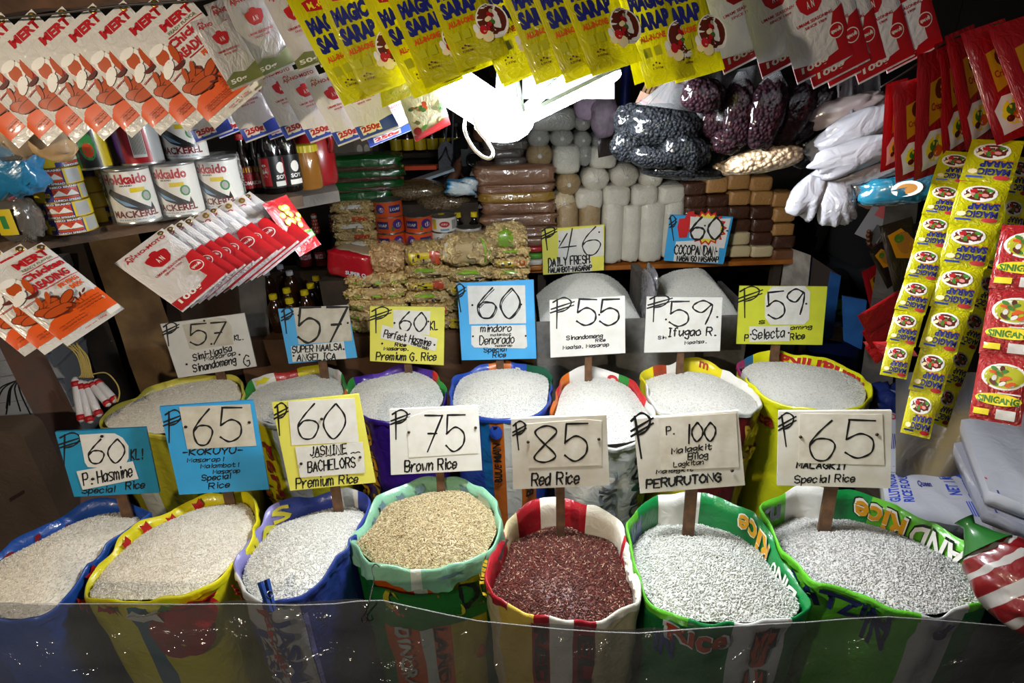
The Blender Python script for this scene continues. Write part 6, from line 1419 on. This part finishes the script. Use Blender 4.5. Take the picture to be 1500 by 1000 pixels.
# ------------------------------------------------------------------ white flour bags
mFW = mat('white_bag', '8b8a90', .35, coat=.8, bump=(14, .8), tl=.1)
G = 'white flour bags hanging at right'
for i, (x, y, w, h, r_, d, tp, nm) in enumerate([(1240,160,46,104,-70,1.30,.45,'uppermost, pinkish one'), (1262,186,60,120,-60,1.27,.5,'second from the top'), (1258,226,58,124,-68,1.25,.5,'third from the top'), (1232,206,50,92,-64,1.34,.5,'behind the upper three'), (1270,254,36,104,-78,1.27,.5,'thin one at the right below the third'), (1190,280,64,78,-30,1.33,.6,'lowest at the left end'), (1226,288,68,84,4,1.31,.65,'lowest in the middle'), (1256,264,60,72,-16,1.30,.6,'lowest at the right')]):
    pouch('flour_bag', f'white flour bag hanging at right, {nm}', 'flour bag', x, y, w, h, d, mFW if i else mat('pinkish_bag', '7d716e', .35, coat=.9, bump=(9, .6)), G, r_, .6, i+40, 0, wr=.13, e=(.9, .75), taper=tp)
b = MB(); c = P(1230, 90, 1.36)
b.grid(lambda u, v: P(1180+110*u, 175-105*v, 1.34+.05*math.sin(8*u+v)+.015*math.sin(27*u)) - c, 30, 8, 0)
tag(b.build('plastic_bag', mat('grey_film', '6d6c72', .25, coat=.9, bump=(12, .7)), None, Matrix.Translation(c)), 'dull grey plastic bag behind the white flour bags', 'plastic bag')
for i, (x, y, w, h, hx, nm) in enumerate([(1222,125,34,60,'8a7a90','lilac cloth bag hanging behind the red packets'), (862,145,44,60,'5a4a58','dull purple bag hanging right of the lamp'), (885,170,40,60,'30242c','dark speckled bag hanging right of the lamp')]):
    pouch('cloth_bag', nm, 'bag', x, y, w, h, 1.9 if i else 1.45, mat('cloth_'+hx, hx, .7, bump=(20, .6), var=(30, '4a3c48')), None, 5, .5, 60+i); string(COL.objects['cloth_bag' if i == 0 else f'cloth_bag.{i:03d}'], x, y-h*.4, 1.9 if i else 1.45)
# blue pole and stick bundle
b = MB(); c = P(908, 200, 3.3); c.z = 0; b.tube([Vector((0, 0, 0)), Vector((.03, 0, 2.61))], .026, 10); tag(b.build('blue_pole', mat('pole_blue', '1a2a8a', .4, coat=.3), None, Matrix.Translation(c)), 'dark blue pole right of the lamp', 'pole')
M = facing(955, 150, 1.75, -22); root = thing('stick_bundle', 'bundle of brown sticks in a red lettered wrapper by the blue pole', 'bundle', M); k = 1.75/FPX; string(root, 940, 110, 1.755)
for i in range(7): b = MB(); b.tube([Vector(((-18+6*i)*k, .002*(i % 2), -38*k)), Vector(((-18+6*i)*k, .002*(i % 2), 44*k))], 2.7*k, 8); b.build('stick', mat('stick_brown', '8a6a48', .6, bump=(30, .4)), root)
b = MB(); b.box((-22*k, -.012, -22*k), (20*k, -.008, 8*k)); v, f, _ = textmesh('STICKS', .04); b.add([(-18*k+34*k*p_[0], -.0125, -14*k+12*k*p_[1]) for p_ in v], f, 1); b.build('red_wrapper', [mat('wrapper_clearish', 'a87a64', .3, coat=.8), INK('red', 'b3141c')], root)
for i, (x, y, nm) in enumerate([(988,128,'red packet peeping out behind the yellow pouches right of the lamp'), (890,210,'yellow and red packet hanging behind the flour rolls')]):
    string(hang('food_packet', ME_R if i == 0 else ME_B, nm, 'packet', frame3((x-20,y-50),(x+12,y-56),(x-12,y+38), 1.95, 60, 150, 1), None), x-4, y-52, 1.95)
# ================================================================== right-hand side
beam('rough grey brown post standing at the right behind the sachet strips', [(1330,230,2.62),(1255,760,2.62)], 40, .06, mWoodGrey)
mBluePt = mat('paint_blue', '2a62a8', .5, coat=.2, var=(10, '204c86'))
def panel(name, label, cat, pts, y, th, m, edge=None, extra=None):
    b = MB(); f = [ony(px, py, y + (extra[i] if extra else 0)) for i, (px, py) in enumerate(pts)]; c = f[-1].copy(); b.prism([v-c for v in f], [v-c+Vector((0, th, 0)) for v in f], 0, 1 if edge else 0)
    return tag(b.build(name, [m, edge] if edge else m, None, Matrix.Translation(c)), label, cat)
panel('carton_flap', 'white carton flap at the right end of the wooden ledge', 'carton', [(1148,360),(1188,374),(1182,432),(1142,422)], 2.6, .008, mat('carton_white', 'b3aca2', .7, var=(14, '8a8278')), None, [.2, 0, 0, .2])
panel('blue_edged_board', 'dark board with a blue edge standing right of the lime yellow price sign', 'board', [(1190,376),(1232,404),(1218,500),(1180,470)], 2.5, .03, mat('board_dark', '2c1f1a', .7), mBluePt, [.12, 0, 0, .12])
panel('blue_strip', 'bright blue upright edge of the dark board', 'board', [(1218,398),(1232,404),(1218,502),(1204,496)], 2.485, .012, mBluePt)
panel('painted_sheet', 'small blue painted sheet beside the rough post', 'sheet', [(1236,434),(1270,440),(1262,512),(1238,500)], 2.2, .015, mBluePt)
s = Bin(); s.z = .55; q = onz(1226, 487, .55); s.c = Vector((q.x, q.y)); s.rad = lambda t: .118
rice(s, 'pale brown rice in a blue tub behind the yellow sack', rBrown if False else ricem('buff', (0, '9c8468'), (1, 'c9b292'), (.5, 'b59c7c')), .01, .0, .02, 2500, seed=71)
root = thing('blue_tub', 'dark blue tub of pale brown rice behind the bright yellow sack', 'tub', Matrix.Translation((q.x, q.y, 0))); b = MB(); b.lathe([(.10, 0), (.118, .4), (.122, .55), (.127, .56), (.119, .555), (.118, .4)], 32, cap=False); b.lathe([(.11, .001), (.001, .001)], 32, cap=False); b.build('tub', mat('tub_blue', '16296a', .4, coat=.4), root)
q = onz(1316, 600, .60); b = MB(); blobmesh(b, .2, .18, .6, T=Matrix.Translation((0, .02, .305)), seed=8, wr=.06, e1=.4, e2=.6); tag(b.build('blue_sack', mat('sack_navy', '16245c', .4, coat=.4, bump=(20, .5)), None, Matrix.Translation((q.x+.05, q.y+.12, 0))), 'closed navy blue sack behind the white flour packs', 'sack')
q = ony(1226, 446, 2.85); cbox('wooden_crate', 'dark crate under the green plastic bag', 'crate', q.x-.1, q.x+.02, 2.8, 2.95, 0, q.z-.05, mWoodDk); b = MB(); blobmesh(b, .14, .1, .1, seed=2, wr=.2); tag(b.build('green_bag', mat('green_bag_r', '4f8a2a', .4, coat=.5, bump=(16, .7)), None, Matrix.Translation(q)), 'crumpled green plastic bag between the blue board and panel', 'bag')
q = P(1320, 276, 1.25); root = thing('food_bag', 'blue and clear bag with a picture of food under the red packets', 'bag', facing(1320, 278, 1.25, 8)); b = MB(); blobmesh(b, .16, .07, .06, seed=6, wr=.12); b.build('bag', mat('bag_teal', '1a6f8a', .25, coat=1, bump=(16, .7), var=(14, '123a4a', .2)), root)
b = MB(); b.grid(lambda u, v: ((.01+.028*v*math.cos(6.28318*u)), -.036, .001+.016*v*math.sin(6.28318*u)), 20, 3, lambda u, v: 0 if v < .6 else 1, cu=True); b.build('food_picture', [INK('tan', 'a8702a'), INK('white', 'e9e5de')], root)
hang('food_packet', ME_R, 'small red packet under the hand holding a card', 'packet', frame3((1262,398),(1285,386),(1272,440), 2.82, 60, 100, 1), None)
# stacks of flour packs at the lower right
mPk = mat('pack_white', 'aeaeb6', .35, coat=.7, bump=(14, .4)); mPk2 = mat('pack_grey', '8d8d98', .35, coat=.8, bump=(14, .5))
def flat_pack(label, pts, z, th, group, mats, texts=(), marks=()):
    f = [onz(px, py, z) for px, py in pts]; c = sum(f, Vector())/4; c.z = z-th; o, X, Yv = f[3], (f[2]-f[3]), (f[0]-f[3]); b = MB()
    def at(u, v, e=0):
        p_ = f[3]*(1-u)*(1-v)+f[2]*u*(1-v)+f[1]*u*v+f[0]*(1-u)*v; bu = .012*(1-(2*u-1)**4)*(1-(2*v-1)**4); return p_ + Vector((0, 0, bu+e-.006+.0015*math.sin(20*u+9*v))) - c
    b.grid(at, 16, 16, 0)
    rim = [(i/16, 0) for i in range(16)]+[(1, i/16) for i in range(16)]+[(1-i/16, 1) for i in range(16)]+[(0, 1-i/16) for i in range(16)]
    tp = [at(u, v) for u, v in rim]; bt = [Vector((t.x*1.02, t.y*1.02, th*.5)) for t in tp]; b2 = [Vector((t.x, t.y, .001)) for t in tp]; n = len(rim)
    b.add(tp+bt+b2, [(i, (i+1) % n, n+(i+1) % n, n+i) for i in range(n)]+[(n+i, n+(i+1) % n, 2*n+(i+1) % n, 2*n+i) for i in range(n)]+[list(range(2*n, 3*n))], 0, True)
    for (tx, u0, v0, u1, v1, m, ang) in texts:
        v, g, _ = textmesh(tx, .03); 
        if ang == 90: v = np.stack([1-v[:, 1], v[:, 0]], 1)
        q_, g = refine([(u0+(u1-u0)*p_[0], v0+(v1-v0)*p_[1]) for p_ in v], g, .15); b.add([at(u, w, .0012) for u, w in q_], g, m)
    for (u0, v0, u1, v1, m) in marks: b.add([at(u, w, .001) for u, w in rect(u0, v0, u1, v1)], [(0, 1, 2, 3)], m)
    return tag(b.build('flour_pack', mats, None, Matrix.Translation(c)), label, 'flour pack', group)
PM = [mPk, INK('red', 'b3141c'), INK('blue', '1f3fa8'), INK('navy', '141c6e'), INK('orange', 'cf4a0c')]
G = 'white flour packs stacked behind the light green sack'
flat_pack('white flour pack with blue lettering on top of the stack behind the light green sack', [(1292,690),(1422,690),(1482,778),(1300,752)], .60, .05, G, PM,
          [('GLUTINOUS', .04, .28, .14, .95, 2, 90), ('RICE FLOUR', .16, .28, .26, .95, 2, 90), ('Queen', .34, .6, .48, .75, 3, 0), ('NET 1 KG', .62, .5, .74, .95, 2, 90)],
          [(.02, .1, .98, .11, 2), (.6, .8, .7, .95, 3), (.8, .45, .86, .95, 2)]+[(.74+.022*i, .16, .752+.022*i, .4, 2) for i in range(8)])
flat_pack('white flour pack with red lettering lying behind the one with blue lettering', [(1290,598),(1362,616),(1398,688),(1290,688)], .605, .05, G, PM,
          [('FLOUR', .05, .82, .5, .96, 1, 0), ('FIRST CLASS', .45, .34, .95, .42, 1, 0)], [(.42, .18, .96, .32, 1), (.3, .5, .5, .62, 1), (.58, .5, .86, .6, 1), (.02, .06, .98, .07, 1)]+[(.04+.03*i, .3, .055+.03*i, .55, 3) for i in range(7)])
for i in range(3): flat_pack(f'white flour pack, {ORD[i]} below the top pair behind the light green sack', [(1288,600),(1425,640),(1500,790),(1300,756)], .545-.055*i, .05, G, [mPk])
q = onz(1400, 740, .42); cbox('pack_pallet', 'dark crate under the white flour packs', 'crate', q.x-.2, q.x+.12, q.y-.12, q.y+.2, 0, .38, mWoodDk)
G = 'large white plastic packs piled at the right edge'
for i in range(6):
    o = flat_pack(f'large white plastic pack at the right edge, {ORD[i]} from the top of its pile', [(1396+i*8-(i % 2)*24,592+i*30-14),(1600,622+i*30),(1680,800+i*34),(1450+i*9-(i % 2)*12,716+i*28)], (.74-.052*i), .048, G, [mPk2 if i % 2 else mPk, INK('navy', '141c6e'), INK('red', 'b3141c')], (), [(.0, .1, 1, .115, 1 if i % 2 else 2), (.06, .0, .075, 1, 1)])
q = onz(1560, 740, .42); cbox('pack_pallet', 'dark crate under the large white packs at the right edge', 'crate', q.x-.05, q.x+.4, q.y-.12, q.y+.3, 0, .425, mWoodDk)
b = MB(); c = P(1400, 600, 1.8)
b.grid(lambda u, v: P(1312+150*u-60*u*v, 545+150*v+30*u*v, 1.80-.05*v+.012*math.sin(9*u+5*v)) - c, 20, 12, 0)
tag(b.build('plastic_sheet', mat('sheet_grey', '55555c', .3, coat=.8, bump=(9, .6), var=(4, '7a6a4a', .12)), None, Matrix.Translation(c)), 'grey plastic sheet draped behind the sachet strips at right', 'sheet')
root = thing('striped_sack', 'red sack with white stripes and a green tie at the lower right corner', 'sack', facing(1494, 858, 1.12, 24)); b = MB(); f, n = blob(.145, .11, .18, .8, .8, 5, .06)
b.grid(f, 48, 60, lambda u, v: 1 if (v*6.5) % 1 < .35 and .2 < v < .85 else 0, cu=True); b.build('sack', [mat('sack_red', '6a0f12', .35, coat=.6, bump=(14, .5)), mat('sack_stripe', '9a9590', .35, coat=.6)], root)
b = MB(); b.lathe([(.05, .08), (.03, .1), (.012, .125), (.02, .14)], 14, 0, cap=False); b.build('green_neck', mat('neck_green', '1f5a20', .4, coat=.5), root)
# ================================================================== people
mSkin = mat('skin', '8a5a42', .55); mCloth = mat('cloth_black', '0d0d10', .9); mTrous = mat('trousers_grey', '1c1e24', .9); mHair = mat('hair', '0a0808', .6)
def skin(name, pts, edges, m, parent, sub=2, root=0):
    me = bpy.data.meshes.new(name); o_ = parent.matrix_world.translation
    me.from_pydata([Vector(p[:3])-o_ for p in pts], edges, []); me.materials.append(m)
    o = link(name, me, parent); s_ = o.modifiers.new('skin', 'SKIN'); s_.use_smooth_shade = True; ss = o.modifiers.new('sub', 'SUBSURF'); ss.levels = sub; ss.render_levels = sub
    for i, p in enumerate(pts):
        r = p[3] if isinstance(p[3], tuple) else (p[3], p[3]); me.skin_vertices[0].data[i].radius = r; me.skin_vertices[0].data[i].use_root = (i == root)
    return o
def person(label, J, hands, shirt=mCloth):
    """J: joint -> world point; hands: side -> list of (finger base offset, mid, tip) world points"""
    root = thing('person', label, 'person', Matrix.Translation((J['pelvis'].x, J['pelvis'].y, 0)))
    pts, ed, ix = [], [], {}
    def add(k, p, r, par=None):
        ix[k] = len(pts); pts.append((p.x, p.y, p.z, r)); 
        if par: ed.append((ix[par], ix[k]))
    add('pelvis', J['pelvis'], (.14, .11)); add('waist', J['pelvis'].lerp(J['chest'], .5), (.13, .10), 'pelvis'); add('chest', J['chest'], (.15, .11), 'waist'); add('neck', J['neck'], .055, 'chest')
    hd = J['head']; up = (hd-J['neck']).normalized()
    add('jaw', hd-up*.06, (.062, .068), 'neck'); add('head', hd+up*.02, (.078, .092), 'jaw'); add('crown', hd+up*.09, (.055, .065), 'head')
    nose = hd + J['face']*.095
    add('nose', nose-up*.005, .014, 'head')
    for s_ in 'LR':
        add('sh'+s_, J['sh'+s_], .06, 'chest'); add('el'+s_, J['el'+s_], .042, 'sh'+s_); add('wr'+s_, J['wr'+s_], .027, 'el'+s_)
        add('hip'+s_, J['hip'+s_], .085, 'pelvis'); add('kn'+s_, J['kn'+s_], .058, 'hip'+s_); add('an'+s_, J['an'+s_], .038, 'kn'+s_); add('toe'+s_, J['toe'+s_], .03, 'an'+s_)
        palm = J['wr'+s_].lerp(J['ha'+s_], .75); add('pa'+s_, palm, (.034, .018), 'wr'+s_)
        dr = (J['ha'+s_]-J['wr'+s_]).normalized(); sd = J['side'+s_]; cu_ = J['curl'+s_]
        for i, (o_, l_) in enumerate(((-.03, .06), (-.01, .07), (.01, .066), (.028, .052))):
            b0 = J['ha'+s_]+sd*o_; m0 = b0+dr*l_*.5+cu_*.012; t0 = m0+dr*l_*.22+cu_*l_*.5
            add(f'f{s_}{i}a', b0, .0105, 'pa'+s_); add(f'f{s_}{i}b', m0, .0095, f'f{s_}{i}a'); add(f'f{s_}{i}c', t0, .008, f'f{s_}{i}b')
        b0 = J['wr'+s_].lerp(J['ha'+s_], .4)-sd*.042; add(f't{s_}a', b0, .012, 'pa'+s_); add(f't{s_}b', b0+dr*.035-sd*.012+cu_*.02, .0095, f't{s_}a')
    skin('body', pts, ed, mSkin, root)
    g = lambda k, r: (*pts[ix[k]][:3], r)
    sp = [g('pelvis', (.155, .125)), g('waist', (.15, .12)), g('chest', (.172, .13)), g('neck', .065), g('shL', .075), g('elL', .055), (*J['elL'].lerp(J['wrL'], J.get('cuff', .3)), .045), g('shR', .075), g('elR', .055), (*J['elR'].lerp(J['wrR'], J.get('cuff', .3)), .045)]
    skin('shirt', sp, [(0, 1), (1, 2), (2, 3), (2, 4), (4, 5), (5, 6), (2, 7), (7, 8), (8, 9)], shirt, root)
    tp = [g('pelvis', (.16, .13))]; te = []
    for s_ in 'LR':
        n0 = len(tp); tp += [g('hip'+s_, .105), g('kn'+s_, .078), (*J['kn'+s_].lerp(J['an'+s_], .92), .06)]; te += [(0, n0), (n0, n0+1), (n0+1, n0+2)]
    skin('trousers', tp, te, mTrous, root)
    for s_ in 'LR': skin('shoe', [g('an'+s_, .045), g('toe'+s_, .042), (*(J['an'+s_]*1.6-J['toe'+s_]*.6), .04)], [(0, 1), (0, 2)], mCloth, root)
    b = MB(); f, n = blob(.19, .215, .2, 1, 1, 3, .03); T = Matrix.Translation(hd-J['face']*.022+up*.045-root.matrix_world.translation); b.grid(lambda u, v: T @ f(u, .35+.65*v), 28, 14, 0, cu=True); b.build('hair', mHair, root)
    for s_ in (-1, 1):
        rt = J['face'].cross(up).normalized(); b = MB(); b.lathe([(.001, -.011), (.009, -.006), (.011, 0), (.009, .006), (.001, .011)], 10, 0, Matrix.Translation(hd+J['face']*.083+rt*.032*s_+up*.022-root.matrix_world.translation), cap=False); b.build('eye', mat('eye_white', '8a8580', .3), root)
    b = MB(); b.tube([hd+J['face']*.088+J['face'].cross(up).normalized()*x-up*.055-root.matrix_world.translation+J['face']*(-.2*abs(x)) for x in (-.024, 0, .024)], .005, 8); b.build('mouth', mat('lips', '6a3430', .5), root)
    return root
V3 = Vector
pel = ony(1240, 430, 3.2); fy = V3((-.35, -.93, 0)).normalized(); rt = V3((.93, -.35, 0))
pel.z = .60
J = dict(pelvis=pel, chest=pel+V3((-.02, -.02, .34)), neck=pel+V3((-.03, -.05, .50)), head=pel+V3((-.03, -.08, .64)), face=fy)
for s_, k in (('L', -1), ('R', 1)):
    J['sh'+s_] = J['chest']+rt*.19*k+V3((0, 0, .08)); J['hip'+s_] = pel+rt*.1*k; J['kn'+s_] = pel+rt*.13*k+fy*.42+V3((0, 0, .02)); J['an'+s_] = J['kn'+s_]+V3((0, .06, -.54)); J['toe'+s_] = J['an'+s_]+fy*.16+V3((0, 0, -.05)); J['side'+s_] = V3((.2, 0, -.98))
hx = P(1276, 352, 2.72)
J['wrR'] = P(1294, 362, 2.78); J['haR'] = hx; J['curlR'] = V3((-.3, -.8, .3)).normalized(); J['elR'] = (J['wrR']+J['shR'])/2+V3((.12, .0, -.12))
J['elL'] = J['shL']+V3((-.08, -.05, -.26)); J['wrL'] = J['elL']+V3((0, -.05, -.24)); J['haL'] = J['elL']+V3((0, -.06, -.33)); J['curlL'] = V3((0, -.3, -.9)); J['sideL'] = V3((0, 1, 0))
person('person in dark clothes seated in shadow, holding a white card at right', J, None)
cbox('wooden_stool', 'dark wooden stool under the seated person', 'stool', pel.x-.16, pel.x+.16, pel.y-.14, pel.y+.16, 0, .44, mWoodDk)
root = thing('card_box', 'white card and red box with a black phone in the seated hand', 'box', facing(1284, 326, 2.69, -25)); k = 2.69/FPX
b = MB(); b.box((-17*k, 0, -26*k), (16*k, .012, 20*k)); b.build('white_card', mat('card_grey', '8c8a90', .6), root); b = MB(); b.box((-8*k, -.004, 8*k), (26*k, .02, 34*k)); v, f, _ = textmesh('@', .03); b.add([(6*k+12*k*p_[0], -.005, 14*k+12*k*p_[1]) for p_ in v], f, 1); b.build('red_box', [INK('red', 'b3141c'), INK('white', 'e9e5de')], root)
b = MB(); b.box((2*k, -.008, -30*k), (14*k, -.001, -2*k)); b.build('phone', mSocket, root)
# the customer's mirror image with a camera, built solid, half hidden by the lamp
cq = P(695, 226, 3.2); fy = V3((0, -1, 0)); rt = V3((1, 0, 0)); pel = V3((cq.x+.04, 3.5, .95))
J = dict(pelvis=pel, chest=pel+V3((0, -.02, .34)), neck=pel+V3((0, -.03, .53)), head=V3((cq.x+.05, 3.44, 1.60)), face=fy, cuff=.6)
J['neck'] = J['head']+V3((0, .03, -.15)); J['chest'] = J['head']+V3((0, .05, -.36))
for s_, k in (('L', -1), ('R', 1)):
    J['sh'+s_] = J['chest']+rt*.19*k+V3((0, 0, .09)); J['hip'+s_] = pel+rt*.1*k; J['kn'+s_] = pel+rt*.12*k+V3((0, -.03, -.43)); J['an'+s_] = pel+rt*.12*k+V3((0, .02, -.86)); J['toe'+s_] = J['an'+s_]+V3((0, -.15, -.05))
    J['wr'+s_] = cq+rt*.11*k+V3((0, .06, -.10)); J['ha'+s_] = cq+rt*.085*k+V3((0, .02, -.03)); J['el'+s_] = J['sh'+s_]+rt*.10*k+V3((0, -.12, -.27)); J['side'+s_] = V3((0, -1, 0)); J['curl'+s_] = V3((-k*.9, 0, .3))
person('mirror image of a person in black at the back, raising a black camera', J, None)
root = thing('camera', 'black camera held up by the mirror image at the back', 'camera', Matrix.Translation(cq+V3((0, -.02, -.01)))); b = MB(); b.box((-.07, -.03, -.045), (.07, .04, .045)); b.box((-.03, -.03, .045), (.03, .03, .075)); b.build('body', mSocket, root)
b = MB(); b.lathe([(.034, 0), (.036, .05), (.038, .09), (.03, .09), (.02, .07)], 24, 0, Matrix.Translation((0, -.03, 0)) @ Matrix.Rotation(R_(90), 4, 'X')); b.build('lens', mat('lens_black', '08080a', .15, coat=.8), root)
b = MB(); b.tube([Vector(v) for v in catmull([(-.07, .02, .03), (-.11, .05, .0), (-.09, .1, -.12), (0, .14, -.15), (.09, .1, -.1), (.08, .02, .03)], 5)], .004, 6); b.build('strap', mSocket, root)
root = thing('slipper', 'grey slipper sole hanging at the back beside the camera', 'slipper', facing(652, 232, 3.0, -6)); k = 3.0/FPX; b = MB()
sh = [(x*k, z*k) for x, z in ell(0, 10, 11, 14, 12, 0, 180)]+[(x*k, z*k) for x, z in ell(0, -16, 8, 10, 12, 180, 360)]
b.prism([(x, 0, z) for x, z in sh], [(x, .015, z) for x, z in sh], 0); b.build('sole', mat('sole_grey', '55565e', .7, vor=(60, .6)), root)
b = MB(); b.tube([(-9*k, -.001, -4*k), (-3*k, -.02, 6*k), (0, -.004, 16*k)], .004, 6); b.tube([(9*k, -.001, -4*k), (3*k, -.02, 6*k), (0, -.004, 16*k)], .004, 6); b.build('thong', mSocket, root)
b = MB(); c = P(652, 215, 3.0); b.tube([P(658, 60, 3.0)-c, P(657, 150, 3.0)-c, c*0], .006, 6); b.tube([P(664, 60, 3.0)-c, P(664, 160, 3.0)-c, P(662, 232, 3.0)-c], .005, 6); tag(b.build('grey_cord', mat('cord_grey', '4a4a50', .6), None, Matrix.Translation(c)), 'grey cords hanging in the dark behind the lamp', 'cord')
# far shelf with jars
zf = ony(690, 222, 3.6).z
for i, (z, x0, x1) in enumerate([(zf, 560, 705), (zf+.26, 575, 700)]):
    a, c = ony(x0, 200, 3.6).x, ony(x1, 200, 3.6).x; cbox('back_shelf', ('lower' if i == 0 else 'upper')+' plank shelf of jars at the dark back', 'shelf', a, c, 3.6, 3.85, z-.025, z, mWoodDk)
    f1 = None
    for j in range(6 if i else 7):
        x = a+.06+j*(c-a-.1)/6.5; lbl = f'small jar, {ORD[j]} from the left on the {"lower" if i == 0 else "upper"} back shelf'
        if f1 is None: f1 = bottle('jar', lbl, Matrix.Translation((x, 3.68, z)), f'jars on the {"lower" if i == 0 else "upper"} back shelf', [(.03, 0), (.034, .005), (.034, .09), (.02, .13), (.018, .14)], mGlassDk, cap_m('black', '1a1a1a'), .02, .02, (.01, .08, .035, [(-180, 180, 1), (-60, 60, 10)], []), 'jar')
        else: dup(f1, Matrix.Translation((x, 3.68, z)), lbl)
# ================================================================== clear plastic sheet in front
YS = .80
top = [(-80,884),(0,885),(90,884),(180,884),(270,885),(350,884),(430,886),(490,884),(525,880),(560,879),(600,888),(650,899),(700,909),(760,915),(820,921),(880,925),(935,927),(1000,922),(1060,918),(1120,914),(1181,911),(1240,906),(1300,903),(1360,907),(1420,912),(1500,919),(1580,927)]
tw = [ony(x, y, YS) for x, y in top]
def sh_(u, v):
    t = u*(len(tw)-1); i = min(int(t), len(tw)-2); p_ = tw[i].lerp(tw[i+1], t-i)
    return Vector((p_.x, YS-.05*v+(.010*math.sin(p_.x*31+3*v)+.008*math.sin(p_.x*13-4*v))*(.25+v)+.004*math.sin(v*26+p_.x*9)+.0035*abs(math.sin(p_.x*9+v*14+1.5*math.sin(p_.x*23)))+.002*abs(math.sin(v*31-p_.x*17)), p_.z-.62*v))
b = MB(); b.grid(sh_, 220, 60, 0); c = tw[0]; b.V = [tuple(Vector(v)-c) for v in b.V]
root = thing('plastic_sheet', 'clear plastic sheet stretched across the front of the sacks', 'sheet', Matrix.Translation(c))
b.build('film', clearfilm('front_film', 'bcbec2', clear=.93, rough=.12, bumps=(10.0, .9, .06), gloss=.08), root)
b = MB(); b.tube([v-c for v in tw], .001, 6); b.build('hem', clearfilm('hem_film', clear=.7), root)
# clothespin and wire hook
M = facing(392, 872, dep(onz(392, 872, ZR+.02))-.03, 24); root = thing('clothes_peg', 'blue plastic clothes peg clipped on the violet blue sack', 'clothes peg', M); k = M.translation; k = dep(k)/FPX; mPeg = mat('peg_blue', '1d3f86', .35, coat=.5)
for s_ in (-1, 1):
    b = MB(); pr = [(s_*3*k, 22*k), (s_*8*k, 22*k), (s_*7*k, 4*k), (s_*5*k, -22*k), (s_*.6*k, -24*k), (s_*1.2*k, -10*k), (s_*2.2*k, 2*k)]
    b.prism([(x, -.006, z) for x, z in pr], [(x, .006, z) for x, z in pr], 0); b.build('jaw', mPeg, root, Matrix.Rotation(R_(35), 4, 'Z'))
b = MB(); b.tube([Vector((5*k*math.cos(a), -.009+.003*a/6, 5*k*math.sin(a))) for a in [i*.5 for i in range(26)]], .0011, 6); b.build('spring', mat('spring_steel', '8a8a8c', .3, metal=1), root, Matrix.Rotation(R_(35), 4, 'Z'))
zq = dep(ony(545, 870, YS+.04)); c = P(548, 835, zq); b = MB()
pt = [(556,830),(550,826),(545,832),(548,846),(545,862),(541,880),(536,896),(530,905),(532,911),(538,908),(537,902)]
b.tube([Vector(v) for v in catmull([tuple(P(x, y, dep(ony(x, y, YS-.012)) if y > 865 else zq+.04*(865-y)/40) - c) for x, y in pt], 5)], .0013, 6)
tag(b.build('wire_hook', mWire, None, Matrix.Translation(c)), 'bent dark wire hook hanging from the pale green cuff to the plastic sheet', 'hook')
